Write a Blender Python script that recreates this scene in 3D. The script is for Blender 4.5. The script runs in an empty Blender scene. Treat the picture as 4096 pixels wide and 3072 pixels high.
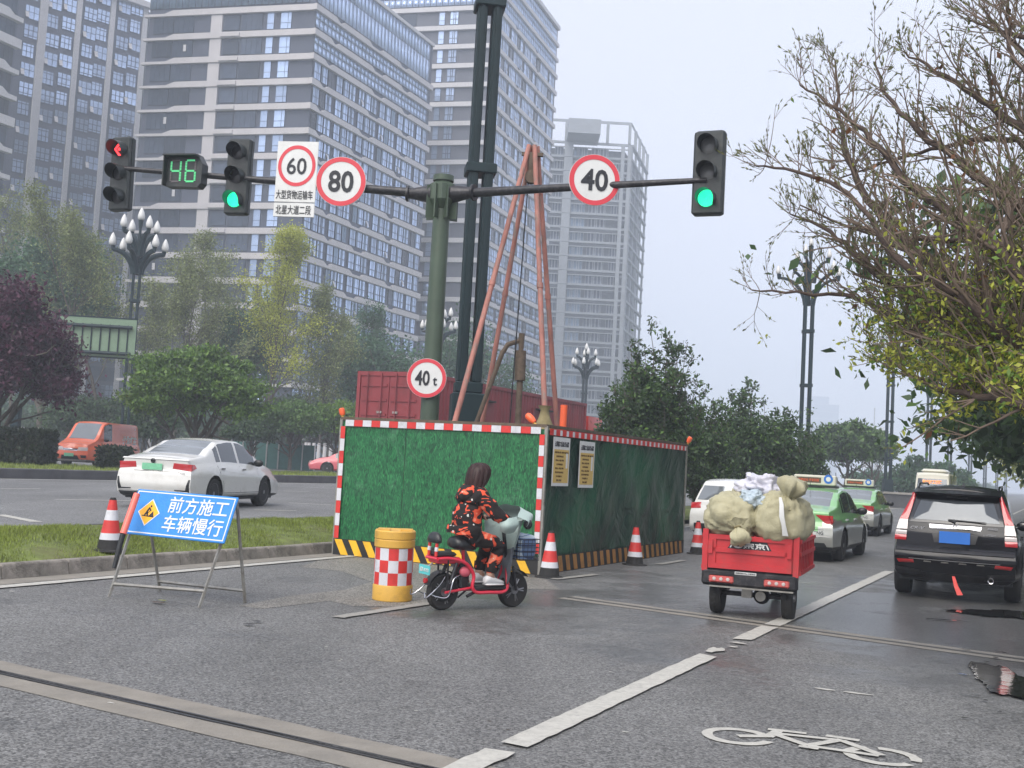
import bpy, math, random
import numpy as np
from mathutils import Vector, Matrix
R = math.radians
PI = math.pi
scene = bpy.context.scene
col = scene.collection
rnd = random.Random(7)
rng = np.random.default_rng(7)

# ---------------------------------------------------------------- camera
FPX, CX, CY, CAMH = 1134.0, 512.0, 384.0, 1.65
PITCH, ROLL = R(4.04), R(3.15)
cam_d = bpy.data.cameras.new('camera'); cam = bpy.data.objects.new('camera', cam_d); col.objects.link(cam)
_f = Vector((0, math.cos(PITCH), math.sin(PITCH))); _u = Vector((0, -math.sin(PITCH), math.cos(PITCH))); _x = Vector((1, 0, 0))
_cr = _x * math.cos(ROLL) + _u * math.sin(ROLL); _cu = -_x * math.sin(ROLL) + _u * math.cos(ROLL)
m = Matrix.Identity(4)
for i in range(3):
    m[i][0] = _cr[i]; m[i][1] = _cu[i]; m[i][2] = -_f[i]
m[2][3] = CAMH
cam.matrix_world = m
cam_d.sensor_width = 36; cam_d.lens = 36 * FPX / 1024
cam_d.clip_start = 0.1; cam_d.clip_end = 6000
scene.camera = cam

# ---------------------------------------------------------------- world, sun, exposure
SUN_EL, SUN_AZ = R(48), R(-152)      # azimuth measured clockwise from +Y
w = bpy.data.worlds.new('World'); scene.world = w; w.use_nodes = True
nt = w.node_tree; nt.nodes.clear()
sky = nt.nodes.new('ShaderNodeTexSky'); sky.sky_type = 'NISHITA'; sky.sun_disc = False
sky.sun_elevation = SUN_EL; sky.sun_rotation = SUN_AZ; sky.air_density = 1.0; sky.dust_density = 6.0; sky.ozone_density = 2.0
mixn = nt.nodes.new('ShaderNodeMix'); mixn.data_type = 'RGBA'; mixn.inputs[0].default_value = 0.86
mixn.inputs[7].default_value = (5.7, 5.85, 6.7, 1)
nt.links.new(sky.outputs[0], mixn.inputs[6])
bg = nt.nodes.new('ShaderNodeBackground'); bg.inputs[1].default_value = 0.15
nt.links.new(mixn.outputs[2], bg.inputs[0])
wo = nt.nodes.new('ShaderNodeOutputWorld'); nt.links.new(bg.outputs[0], wo.inputs[0])
sd = bpy.data.lights.new('sun', 'SUN'); sd.energy = 3.4; sd.angle = R(50); sd.color = (1, .95, .88)
sun = bpy.data.objects.new('sun', sd); col.objects.link(sun)
sv = Vector((math.sin(SUN_AZ) * math.cos(SUN_EL), math.cos(SUN_AZ) * math.cos(SUN_EL), math.sin(SUN_EL)))
sun.rotation_euler = (-sv).to_track_quat('-Z', 'Y').to_euler()
vs = scene.view_settings; vs.view_transform = 'Standard'; vs.look = 'None'; vs.gamma = 1; vs.exposure = 0.27
vs.use_curve_mapping = False
scene.cycles.use_denoising = True
scene.cycles.max_bounces = 8; scene.cycles.volume_bounces = 2; scene.cycles.transparent_max_bounces = 12

# ---------------------------------------------------------------- measuring the photograph
def ray(px, py):
    u = px - CX; v = CY - py
    a = u * math.cos(ROLL) - v * math.sin(ROLL); b = u * math.sin(ROLL) + v * math.cos(ROLL)
    return a, FPX * math.cos(PITCH) - b * math.sin(PITCH), FPX * math.sin(PITCH) + b * math.cos(PITCH)
def G(px, py, z=0.0):
    x, y, q = ray(px, py); t = (z - CAMH) / q
    return x * t, y * t
def P(px, py, Y):
    x, y, q = ray(px, py); t = Y / y
    return Vector((x * t, Y, CAMH + q * t))
YAW = R(25.8); S_, C_ = math.sin(YAW), math.cos(YAW)      # direction of the road
def UV(u, v): return u * S_ + v * C_, u * C_ - v * S_
def toUV(x, y): return x * S_ + y * C_, x * C_ - y * S_
def on_v(px, v, py=470):
    "point of the lateral line v that is seen in picture column px"
    x, y, _ = ray(px, py); k = x / y
    u = (v * C_ + k * v * S_) / (k * C_ - S_)
    return UV(u, v)

# ---------------------------------------------------------------- materials
M = {}
def mat(name, c, rough=.5, metal=0, var=.12, scale=4., bump=0., bscale=40., emit=None, island=0., spec=.5, coat=0., stretch=None, rvar=0., dirt=None, dscale=1.5, trans=0., orand=0.):
    mt = bpy.data.materials.new(name); mt.use_nodes = True; M[name] = mt
    n = mt.node_tree.nodes; l = mt.node_tree.links; b = n['Principled BSDF']
    b.inputs['Roughness'].default_value = rough; b.inputs['Metallic'].default_value = metal
    b.inputs['Specular IOR Level'].default_value = spec
    if coat: b.inputs['Coat Weight'].default_value = coat; b.inputs['Coat Roughness'].default_value = .05
    tc = n.new('ShaderNodeTexCoord'); mp = n.new('ShaderNodeMapping'); l.new(tc.outputs['Object'], mp.inputs[0])
    if stretch: mp.inputs['Scale'].default_value = stretch
    cur = None
    if var or dirt:
        nz = n.new('ShaderNodeTexNoise'); nz.inputs['Scale'].default_value = scale; nz.inputs['Detail'].default_value = 6; nz.inputs['Roughness'].default_value = .6
        l.new(mp.outputs[0], nz.inputs[0])
        mr = n.new('ShaderNodeMapRange'); mr.inputs[1].default_value = .3; mr.inputs[2].default_value = .7
        mr.inputs[3].default_value = 1 - var; mr.inputs[4].default_value = 1 + var; l.new(nz.outputs[0], mr.inputs[0])
        cur = mr.outputs[0]
    if island:
        g = n.new('ShaderNodeNewGeometry'); mi = n.new('ShaderNodeMapRange'); mi.inputs[3].default_value = 1 - island; mi.inputs[4].default_value = 1 + island
        l.new(g.outputs['Random Per Island'], mi.inputs[0])
        if cur:
            mm = n.new('ShaderNodeMath'); mm.operation = 'MULTIPLY'; l.new(cur, mm.inputs[0]); l.new(mi.outputs[0], mm.inputs[1]); cur = mm.outputs[0]
        else: cur = mi.outputs[0]
    if orand:
        oi = n.new('ShaderNodeObjectInfo'); mo = n.new('ShaderNodeMapRange'); mo.inputs[3].default_value = 1 - orand; mo.inputs[4].default_value = 1 + orand; l.new(oi.outputs['Random'], mo.inputs[0])
        mq = n.new('ShaderNodeMath'); mq.operation = 'MULTIPLY'; l.new(cur, mq.inputs[0]); l.new(mo.outputs[0], mq.inputs[1]); cur = mq.outputs[0]
    if cur:
        vm = n.new('ShaderNodeVectorMath'); vm.operation = 'SCALE'; vm.inputs[0].default_value = c[:3]; l.new(cur, vm.inputs['Scale'])
        out = vm.outputs[0]
        if dirt:
            nd = n.new('ShaderNodeTexNoise'); nd.inputs['Scale'].default_value = dscale; nd.inputs['Detail'].default_value = 8; nd.inputs['Roughness'].default_value = .7; l.new(mp.outputs[0], nd.inputs[0])
            md = n.new('ShaderNodeMapRange'); md.inputs[1].default_value = .5; md.inputs[2].default_value = .68; md.inputs[4].default_value = dirt[3]; l.new(nd.outputs[0], md.inputs[0])
            mx = n.new('ShaderNodeMix'); mx.data_type = 'RGBA'; l.new(md.outputs[0], mx.inputs[0]); l.new(out, mx.inputs[6]); mx.inputs[7].default_value = (*dirt[:3], 1)
            out = mx.outputs[2]
        l.new(out, b.inputs['Base Color'])
    else:
        b.inputs['Base Color'].default_value = (*c[:3], 1)
    if rvar:
        nr = n.new('ShaderNodeTexNoise'); nr.inputs['Scale'].default_value = scale * .5; l.new(mp.outputs[0], nr.inputs[0])
        m2 = n.new('ShaderNodeMapRange'); m2.inputs[3].default_value = max(0, rough - rvar); m2.inputs[4].default_value = min(1, rough + rvar); l.new(nr.outputs[0], m2.inputs[0]); l.new(m2.outputs[0], b.inputs['Roughness'])
    if bump:
        nb = n.new('ShaderNodeTexNoise'); nb.inputs['Scale'].default_value = bscale; nb.inputs['Detail'].default_value = 4; l.new(mp.outputs[0], nb.inputs[0])
        bp = n.new('ShaderNodeBump'); bp.inputs['Strength'].default_value = bump; bp.inputs['Distance'].default_value = .02; l.new(nb.outputs[0], bp.inputs['Height']); l.new(bp.outputs[0], b.inputs['Normal'])
    if emit:
        b.inputs['Emission Color'].default_value = (*emit[:3], 1); b.inputs['Emission Strength'].default_value = emit[3]
    if trans:
        o = n['Material Output']; tl = n.new('ShaderNodeBsdfTranslucent'); ms = n.new('ShaderNodeMixShader'); ms.inputs[0].default_value = trans
        if cur: l.new(out, tl.inputs[0])
        else: tl.inputs[0].default_value = (*c[:3], 1)
        l.new(b.outputs[0], ms.inputs[1]); l.new(tl.outputs[0], ms.inputs[2]); l.new(ms.outputs[0], o.inputs[0])
    return mt

mat('concrete', (.33, .31, .28), .85, var=.18, scale=3, bump=.3, dirt=(.12, .11, .09, .7))
mat('kerb', (.22, .20, .175), .85, var=.3, scale=6, bump=.6, bscale=40, dirt=(.055, .05, .042, .9), dscale=2.6, island=.2)
mat('dark_kerb', (.075, .075, .08), .8, var=.25, scale=2, island=.15)
mat('white_paint', (.43, .42, .38), .6, var=.12, scale=14, dirt=(.22, .215, .2, .55), dscale=22)
mat('panel_dark', (.062, .072, .105), .6, spec=.25, var=.06, scale=.4)
mat('panel_grey', (.095, .10, .125), .6, spec=.25, var=.06, scale=.3)
mat('stone_light', (.47, .45, .46), .7, var=.06, scale=.6)
mat('stone_white', (.50, .49, .50), .7, var=.05, scale=.6)
mat('glass_sky', (.42, .53, .74), .12, .5, var=.22, scale=.9, orand=.28)  # pale blue base colour paints the sky's reflection into the panes
mat('glass_dark', (.045, .06, .09), .12, .3, var=.35, scale=.9, orand=.4)
mat('glass_teal', (.13, .19, .27), .12, .4, var=.3, scale=.9, orand=.35)
mat('frame_dark', (.025, .03, .045), .4, var=0)
mat('raw_concrete', (.24, .26, .285), .85, var=.12, scale=.8)
mat('void', (.06, .07, .09), .7, var=.3, scale=1)
mat('pole_green', (.060, .088, .060), .42, .1, var=.1, scale=3, dirt=(.055, .065, .05, .5), dscale=2)
mat('pole_teal', (.008, .022, .026), .5, .0, spec=.3, var=.15, scale=3)
mat('lamp_teal', (.008, .022, .028), .5, .0, spec=.3, var=.15)
mat('black_metal', (.022, .022, .026), .4, .3, var=.2, scale=8, dirt=(.16, .15, .15, .35), dscale=9)
mat('black_plastic', (.016, .018, .02), .42, var=.15)
mat('black_gloss', (.006, .006, .008), .12, coat=.6, var=0)
mat('rubber', (.014, .014, .014), .8, var=.3, scale=20, dirt=(.06, .055, .05, .4))
mat('grey_lens', (.16, .165, .17), .25, var=.1)
mat('dark_lens', (.025, .025, .03), .2, var=.1)
mat('bulb_white', (.62, .62, .61), .3, var=.03)
mat('sign_white', (.66, .67, .66), .5, var=.05, dirt=(.4, .4, .38, .3))
mat('sign_red', (.62, .045, .065), .45, var=.06)
mat('sign_black', (.012, .014, .02), .5, var=0)
mat('sign_blue', (.02, .22, .62), .5, var=.08, scale=9, bump=.2)
mat('sign_yellow', (.85, .42, .02), .5, var=.08)
mat('paper_yellow', (.60, .42, .13), .6, var=.05)
mat('paper_ink', (.14, .08, .02), .7, var=0)
mat('chrome', (.6, .6, .62), .12, 1., var=0)
mat('steel', (.33, .32, .29), .42, .6, var=.18, scale=12, dirt=(.14, .10, .06, .5), dscale=8)
mat('alu', (.5, .5, .5), .35, .8, var=.1)
mat('rust_pipe', (.36, .155, .125), .75, .1, var=.3, scale=7, stretch=(1, 1, .35), dirt=(.20, .17, .15, .9), dscale=9)
mat('rusty', (.12, .09, .065), .8, .2, var=.3, scale=12)
mat('rope', (.24, .2, .1), .9, var=.3)
mat('orange', (.86, .13, .04), .4, var=.1)
mat('red_light', (.62, .03, .02), .3, var=.1)
mat('cone_red', (.60, .035, .03), .5, var=.12, dirt=(.25, .03, .03, .4), dscale=6)
mat('cone_white', (.60, .61, .65), .5, var=.1, dirt=(.3, .29, .28, .45), dscale=7)
mat('barrel_yellow', (.62, .36, .06), .5, var=.1, dirt=(.28, .17, .05, .6), dscale=4)
mat('haz_yellow', (.80, .45, .02), .55, var=.1, dirt=(.25, .14, .03, .3), dscale=6)
mat('haz_black', (.015, .015, .015), .6, var=.2)
mat('haz_orange', (.36, .17, .04), .7, var=.2, dirt=(.1, .06, .03, .6), dscale=6)
mat('container_red', (.22, .030, .036), .55, var=.18, scale=1.5, dirt=(.1, .02, .02, .6), dscale=1.2, stretch=(1, 1, .3))
mat('truck_red', (.5, .04, .03), .35, coat=.5, var=.05)
mat('bark', (.070, .048, .038), .9, var=.35, scale=9, bump=.5, bscale=30)
mat('bark_grey', (.10, .085, .07), .9, var=.3, scale=9)
mat('twig', (.155, .115, .088), .85, var=.25, scale=5)
mat('soil', (.09, .07, .05), .95, var=.3)
def leaf(name, c, isl=.45, tr=.3, rough=.55): mat(name, c, rough, var=.2, scale=.8, island=isl, trans=tr)
leaf('leaf_purple', (.062, .014, .036), .6); leaf('leaf_mid', (.085, .16, .032)); leaf('leaf_bright', (.12, .21, .03), .35)
leaf('leaf_dark', (.046, .088, .030), .5); leaf('leaf_teal', (.062, .135, .065)); leaf('leaf_olive', (.20, .235, .085))
leaf('leaf_yellow', (.42, .45, .07), .4, .5); leaf('leaf_brown', (.16, .07, .03), .4); leaf('leaf_bud', (.13, .14, .05), .4)
leaf('grass', (.20, .25, .045), .5, .2); leaf('hedge_leaf', (.022, .034, .015), .5)

# ---------------------------------------------------------------- object helpers
def tag(o, label=None, cat=None, group=None, kind=None):
    if label: o['label'] = label
    if cat: o['category'] = cat
    if group: o['group'] = group
    if kind: o['kind'] = kind
    return o
def thing(name, label, cat, loc=(0, 0, 0), rz=0., group=None):
    o = bpy.data.objects.new(name, None); col.objects.link(o)
    o.location = loc if len(loc) == 3 else (loc[0], loc[1], 0); o.rotation_euler = (0, 0, rz)
    return tag(o, label, cat, group)
def link(name, me, parent=None, kind=None, label=None):
    o = bpy.data.objects.new(name, me); col.objects.link(o)
    if parent is not None: o.parent = parent
    if kind: o['kind'] = kind
    if label: o['label'] = label
    return o
def kids(o): return [c for c in bpy.data.objects if c.parent == o]
def copy_tree(o, loc=None, rz=None, label=None, cmap=None):
    if cmap is None:
        cmap = {}
        for c in bpy.data.objects:
            if c.parent: cmap.setdefault(c.parent.name, []).append(c)
    def rec(src, par):
        n = src.copy(); col.objects.link(n)
        if par is not None: n.parent = par
        for ch in cmap.get(src.name, []): rec(ch, n)
        return n
    r = rec(o, None)
    if loc is not None: r.location = loc if len(loc) == 3 else (loc[0], loc[1], 0)
    if rz is not None: r.rotation_euler = (0, 0, rz)
    if label: r['label'] = label
    return r

class B:
    "collects faces, then makes one mesh object"
    def __init__(s): s.v = []; s.f = []; s.m = []; s.mats = []
    def mi(s, m):
        if m not in s.mats: s.mats.append(m)
        return s.mats.index(m)
    def add(s, vs, fs, m, T=None):
        o = len(s.v); k = s.mi(m)
        for p in vs:
            p = Vector(p)
            if T is not None: p = T @ p
            s.v.append(p[:])
        for f in fs: s.f.append([o + i for i in f]); s.m.append(k)
        return s
    def box(s, a, b, m, T=None, taper=None):
        x0, y0, z0 = a; x1, y1, z1 = b
        vs = [(x0, y0, z0), (x1, y0, z0), (x1, y1, z0), (x0, y1, z0), (x0, y0, z1), (x1, y0, z1), (x1, y1, z1), (x0, y1, z1)]
        if taper:
            cx, cy = (x0 + x1) / 2, (y0 + y1) / 2
            vs = vs[:4] + [(cx + (x - cx) * taper, cy + (y - cy) * taper, z) for x, y, z in vs[4:]]
        return s.add(vs, [(0, 3, 2, 1), (4, 5, 6, 7), (0, 1, 5, 4), (1, 2, 6, 5), (2, 3, 7, 6), (3, 0, 4, 7)], m, T)
    def bbox(s, a, b, m, r=.01, T=None):
        "box with chamfered edges along z and at top"
        x0, y0, z0 = a; x1, y1, z1 = b
        ring = lambda q, z: [(x0 + q + r, y0 + q, z), (x1 - q - r, y0 + q, z), (x1 - q, y0 + q + r, z), (x1 - q, y1 - q - r, z), (x1 - q - r, y1 - q, z), (x0 + q + r, y1 - q, z), (x0 + q, y1 - q - r, z), (x0 + q, y0 + q + r, z)]
        return s.loft([ring(r, z0), ring(0, z0 + r), ring(0, z1 - r), ring(r, z1)], m, T=T)
    def loft(s, rings, m, T=None, cap=True, closed=True):
        n = len(rings[0]); vs = [p for r in rings for p in r]; fs = []
        for i in range(len(rings) - 1):
            for j in range(n if closed else n - 1):
                k = (j + 1) % n
                fs.append((i * n + j, i * n + k, (i + 1) * n + k, (i + 1) * n + j))
        if cap: fs.append(tuple(range(n - 1, -1, -1))); fs.append(tuple((len(rings) - 1) * n + i for i in range(n)))
        return s.add(vs, fs, m, T)
    def tube(s, pts, r, m, n=8, T=None, cap=True):
        pts = [Vector(p) for p in pts]; rr = r if isinstance(r, (list, tuple)) else [r] * len(pts)
        rings = []; ref = None
        for i, p in enumerate(pts):
            d = (pts[min(i + 1, len(pts) - 1)] - pts[max(i - 1, 0)]).normalized()
            if ref is None: ref = Vector((0, 0, 1)) if abs(d.z) < .9 else Vector((1, 0, 0))
            a = d.cross(ref).normalized(); b = a.cross(d).normalized(); ref = b
            rings.append([(p + (a * math.cos(t) + b * math.sin(t)) * rr[i])[:] for t in [2 * PI * k / n for k in range(n)]])
        return s.loft(rings, m, T, cap)
    def cyl(s, p0, p1, r0, m, r1=None, n=16, T=None): return s.tube([p0, p1], [r0, r0 if r1 is None else r1], m, n, T)
    def lathe(s, prof, m, n=20, T=None, cap=True):
        return s.loft([[(r * math.cos(2 * PI * k / n), r * math.sin(2 * PI * k / n), z) for k in range(n)] for r, z in prof], m, T, cap)
    def prism(s, poly, d0, d1, m, T=None):
        "poly in xz, extruded along y from d0 to d1"
        n = len(poly); vs = [(x, d0, z) for x, z in poly] + [(x, d1, z) for x, z in poly]
        fs = [tuple(range(n)), tuple(range(2 * n - 1, n - 1, -1))] + [(i, i + n, (i + 1) % n + n, (i + 1) % n) for i in range(n)]
        return s.add(vs, fs, m, T)
    def ell(s, c, r, m, n=12, k=8, T=None):
        c = Vector(c); rings = []
        for i in range(1, k):
            t = PI * i / k
            rings.append([(c.x + r[0] * math.sin(t) * math.cos(2 * PI * j / n), c.y + r[1] * math.sin(t) * math.sin(2 * PI * j / n), c.z - r[2] * math.cos(t)) for j in range(n)])
        return s.loft(rings, m, T)
    def mesh(s, name, smooth=None):
        me = bpy.data.meshes.new(name); me.from_pydata(s.v, [], s.f)
        for q in s.mats: me.materials.append(M[q])
        me.polygons.foreach_set('material_index', s.m); me.update()
        if smooth is not None:
            me.polygons.foreach_set('use_smooth', [True] * len(s.f))
            try: me.set_sharp_from_angle(angle=R(smooth))
            except Exception: pass
        return me
    def build(s, name, parent=None, smooth=None, kind=None, label=None):
        return link(name, s.mesh(name, smooth), parent, kind, label)
def one(name, parent, m, fn, smooth=None, **k):
    b = B(); fn(b, m); return b.build(name, parent, smooth, **k)
def T3(loc=(0, 0, 0), rx=0, ry=0, rz=0): return Matrix.Translation(loc) @ Matrix.Rotation(rz, 4, 'Z') @ Matrix.Rotation(ry, 4, 'Y') @ Matrix.Rotation(rx, 4, 'X')
def np_mesh(name, V, F, mats, parent=None, kind=None, midx=None, smooth=False, label=None):
    V = np.asarray(V, dtype=np.float32); F = np.asarray(F, dtype=np.int32); k = F.shape[1]
    me = bpy.data.meshes.new(name); me.vertices.add(len(V)); me.vertices.foreach_set('co', V.ravel())
    me.loops.add(F.size); me.loops.foreach_set('vertex_index', F.ravel()); me.polygons.add(len(F))
    me.polygons.foreach_set('loop_start', np.arange(0, F.size, k, dtype=np.int32))
    for q in mats: me.materials.append(M[q])
    if midx is not None: me.polygons.foreach_set('material_index', np.asarray(midx, dtype=np.int32))
    if smooth: me.polygons.foreach_set('use_smooth', np.ones(len(F), dtype=bool))
    me.update(calc_edges=True); me.validate()
    return link(name, me, parent, kind, label)
def text(name, s, size, m, parent, loc, rx=PI / 2, rz=0., ry=0., width=None, bold=.0, ext=.002, align='CENTER', shear=0., spacing=1., mtx=None, height=None):
    cu = bpy.data.curves.new(name, 'FONT'); cu.body = s; cu.size = size; cu.align_x = align; cu.align_y = 'CENTER'
    cu.extrude = ext; cu.offset = bold * size; cu.shear = shear; cu.space_character = spacing; cu.resolution_u = 3
    ob = bpy.data.objects.new(name, cu); col.objects.link(ob)
    me = bpy.data.meshes.new_from_object(ob.evaluated_get(bpy.context.evaluated_depsgraph_get()))
    bpy.data.objects.remove(ob); bpy.data.curves.remove(cu)
    me.materials.clear(); me.materials.append(M[m])
    n = len(me.vertices); a = np.zeros(n * 3, dtype=np.float32); me.vertices.foreach_get('co', a); a = a.reshape(-1, 3)
    if n and (width or height):
        w0 = a[:, 0].max() - a[:, 0].min(); h0 = a[:, 1].max() - a[:, 1].min()
        a[:, 0] -= (a[:, 0].max() + a[:, 0].min()) / 2; a[:, 1] -= (a[:, 1].max() + a[:, 1].min()) / 2
        if width: a[:, 0] *= width / w0
        if height: a[:, 1] *= height / h0
        me.vertices.foreach_set('co', a.ravel()); me.update()
    o = link(name, me, parent)
    o.matrix_local = mtx if mtx is not None else T3(loc, rx, ry, rz)
    return o
# ================================================================ SETTING
def asphalt(name, base, wet=True, gscale=75.):
    mt = bpy.data.materials.new(name); mt.use_nodes = True; M[name] = mt
    n = mt.node_tree.nodes; l = mt.node_tree.links; b = n['Principled BSDF']
    tc = n.new('ShaderNodeTexCoord')
    def noise(sc, det=3, ro=.6, st=None):
        q = n.new('ShaderNodeTexNoise'); q.inputs['Scale'].default_value = sc; q.inputs['Detail'].default_value = det; q.inputs['Roughness'].default_value = ro
        if st:
            mp = n.new('ShaderNodeMapping'); mp.inputs['Scale'].default_value = st; mp.inputs['Rotation'].default_value = (0, 0, YAW); l.new(tc.outputs['Object'], mp.inputs[0]); l.new(mp.outputs[0], q.inputs[0])
        else: l.new(tc.outputs['Object'], q.inputs[0])
        return q.outputs[0]
    def rng_(x, a, c, d, e):
        q = n.new('ShaderNodeMapRange'); q.inputs[1].default_value = a; q.inputs[2].default_value = c; q.inputs[3].default_value = d; q.inputs[4].default_value = e; l.new(x, q.inputs[0]); return q.outputs[0]
    def mul(x, y, op='MULTIPLY'):
        q = n.new('ShaderNodeMath'); q.operation = op
        for i, z in ((0, x), (1, y)):
            if isinstance(z, float): q.inputs[i].default_value = z
            else: l.new(z, q.inputs[i])
        return q.outputs[0]
    vor = n.new('ShaderNodeTexVoronoi'); vor.inputs['Scale'].default_value = gscale; l.new(tc.outputs['Object'], vor.inputs[0])
    sep = n.new('ShaderNodeSeparateColor'); l.new(vor.outputs['Color'], sep.inputs[0])
    chips = rng_(sep.outputs[0], 0, 1, .30, 1.80)
    grain = rng_(noise(38., 5, .75), .3, .7, .66, 1.34)
    broad = rng_(noise(.35, 6, .65), .3, .7, .80, 1.18)
    tracks = rng_(noise(1.0, 4, .6, (.9, .06, 1)), .3, .7, .84, 1.14)
    v = mul(mul(chips, grain), mul(broad, tracks))
    wetm = None
    if wet:
        # damp areas: patches with an outline of their own, most of them round the far joint
        vd = n.new('ShaderNodeVectorMath'); vd.operation = 'DISTANCE'; l.new(tc.outputs['Object'], vd.inputs[0]); vd.inputs[1].default_value = (5.6, 14.6, 0)
        near = rng_(vd.outputs['Value'], 1.5, 8.0, .27, 0.)
        wetm = rng_(mul(noise(.55, 7, .68), near, 'ADD'), .56, .70, 0., 1.)
        v = mul(v, rng_(wetm, 0, 1, 1., .68))
    vm = n.new('ShaderNodeVectorMath'); vm.operation = 'SCALE'; vm.inputs[0].default_value = base; l.new(v, vm.inputs['Scale']); l.new(vm.outputs[0], b.inputs['Base Color'])
    if wetm is not None: l.new(rng_(wetm, 0, 1, .66, .32), b.inputs['Roughness'])
    else: b.inputs['Roughness'].default_value = .7
    bp = n.new('ShaderNodeBump'); bp.inputs['Strength'].default_value = .5; bp.inputs['Distance'].default_value = .006; l.new(chips, bp.inputs['Height']); l.new(bp.outputs[0], b.inputs['Normal'])
    return mt
asphalt('asphalt', (.122, .122, .119)); asphalt('asphalt_far', (.145, .146, .146), False)
mat('turf', (.11, .14, .032), .95, var=.4, scale=3, bump=.5, bscale=25, dirt=(.10, .08, .045, .6), dscale=1.2)
mat('plain', (.16, .165, .13), .9, var=.2, scale=.05)
mat('joint_concrete', (.215, .198, .170), .8, var=.14, scale=4, bump=.25, bscale=50, dirt=(.13, .125, .115, .5), dscale=1.6)
mat('joint_steel', (.10, .10, .10), .4, .7, var=.3, scale=10)
mat('puddle', (.014, .014, .013), .05, var=.1, spec=.6, bump=.06, bscale=9)

def sheet(name, pts, z, m, parent=None):
    me = bpy.data.meshes.new(name); me.from_pydata([(x, y, z) for x, y in pts], [], [list(range(len(pts)))]); me.materials.append(M[m])
    return tag(link(name, me, parent), kind='structure')
sheet('ground', [(-2500, -300), (2500, -300), (2500, 4000), (-2500, 4000)], -.02, 'plain')
def strip(name, v0, v1, u0, u1, z, m, parent=None): return sheet(name, [UV(u0, v0), UV(u1, v0), UV(u1, v1), UV(u0, v1)][::-1], z, m, parent)
strip('road', -10.95, 4.2, -40, 900, 0, 'asphalt')
OZ = .35
asphalt('asphalt_worn', (.17, .162, .145), False)
sheet('worn_patch', [G(*q) for q in ((320, 560), (345, 557), (400, 561), (470, 570), (545, 579), (560, 590), (500, 588), (440, 596), (425, 603), (392, 607), (352, 606), (330, 601), (262, 609), (238, 606), (290, 596), (345, 590), (372, 582), (340, 571), (300, 567))][::-1], .003, 'asphalt_worn')
strip('opposite_road', -29.3, -13.3, -40, 900, OZ, 'asphalt_far')
strip('service_road', -62, -35.5, -40, 400, .5, 'asphalt_far')
strip('pavement', 4.5, 12, -40, 900, .14, 'concrete')
strip('verge', -35.6, -29.5, -40, 600, OZ + .28, 'turf')
strip('far_verge', -120, -61.9, -40, 400, .55, 'turf')

# grass median, climbing to the higher opposite road
def grass_z(v): q = max(0, min(1, (-v - 11.1) / 2.25)); return .13 + .25 * q + .07 * math.sin(PI * q)
vs_, fs_ = [], []
nu, nv = 60, 8
for i in range(nu + 1):
    u = -10 + 110 * (i / nu) ** 1.3
    for j in range(nv + 1):
        v = -13.35 + 2.25 * j / nv; x, y = UV(u, v)
        vs_.append((x, y, grass_z(v) + rnd.uniform(-.012, .012)))
for i in range(nu):
    for j in range(nv): a = i * (nv + 1) + j; fs_.append((a, a + nv + 1, a + nv + 2, a + 1))
np_mesh('grass_median', vs_, fs_, ['turf'], kind='structure', smooth=True)
def blades(name, n, u0, u1, v0, v1, zf, wd, ht, m='grass', lab='short patchy green grass with yellowish tufts on the median', power=1.0):
    q = rng.random(n * 2) ** power; u = u0 + (u1 - u0) * q; v = rng.uniform(v0, v1, n * 2)
    dens = .5 + .35 * np.sin(u * 1.7 + 2 * np.sin(v * 1.1)) * np.sin(v * 2.1 + u * .6) + .2 * np.sin(u * 5.1 + v * 3.7)
    k = rng.random(n * 2) < dens; u, v = u[k][:n], v[k][:n]; n = len(u)
    x = u * S_ + v * C_; y = u * C_ - v * S_; z = zf(v)
    a = rng.uniform(0, 2 * PI, n); h = rng.uniform(.5, 1.2, n) * ht * (.7 + .5 * dens[k][:n]); lean = rng.uniform(0, .7, n); b2 = rng.uniform(0, 2 * PI, n)
    V = np.zeros((n, 3, 3)); ww = wd * rng.uniform(.6, 1.3, n)
    V[:, 0] = np.stack([x - np.cos(a) * ww, y - np.sin(a) * ww, z - .01], 1); V[:, 1] = np.stack([x + np.cos(a) * ww, y + np.sin(a) * ww, z - .01], 1)
    V[:, 2] = np.stack([x + np.cos(b2) * h * lean, y + np.sin(b2) * h * lean, z + h], 1)
    o = np_mesh(name, V.reshape(-1, 3), np.arange(3 * n).reshape(-1, 3), [m], kind='stuff'); return tag(o, lab, 'grass')
_q = lambda v: np.clip((-v - 11.1) / 2.25, 0, 1)
blades('grass', 70000, 2, 26, -13.3, -11.12, lambda v: .13 + .25 * _q(v) + .07 * np.sin(PI * _q(v)), .006, .05)
blades('grass', 26000, 14, 75, -35.4, -29.7, lambda v: OZ + .28 + 0 * v, .016, .12, lab='thin strip of grass behind the far dark kerb')

# kerbs, stone by stone
def kerb(name, v, wdt, h, u0, u1, step, m, gap=.012, r=.025, slope=.0):
    root = bpy.data.objects.new(name, None); col.objects.link(root); root['kind'] = 'structure'
    root.rotation_euler = (0, 0, -YAW)
    me = B().loft([[(-wdt / 2 + q, gap / 2 + e, z), (wdt / 2 - q - (slope if z > h * .4 else 0), gap / 2 + e, z), (wdt / 2 - q - (slope if z > h * .4 else 0), step - gap / 2 - e, z), (-wdt / 2 + q, step - gap / 2 - e, z)] for q, e, z in ((0, 0, -.1), (0, 0, h - r), (r * .4, r * .3, h - r * .35), (r, r * .6, h))], m).mesh('kerb_stone')
    u = u0
    while u < u1:
        o = link('kerb_stone', me, root, None)
        o.location = (v + rnd.uniform(-.008, .008), u, rnd.uniform(-.008, .008)); o.rotation_euler = (0, 0, rnd.uniform(-.006, .006)); u += step
    return root
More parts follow.
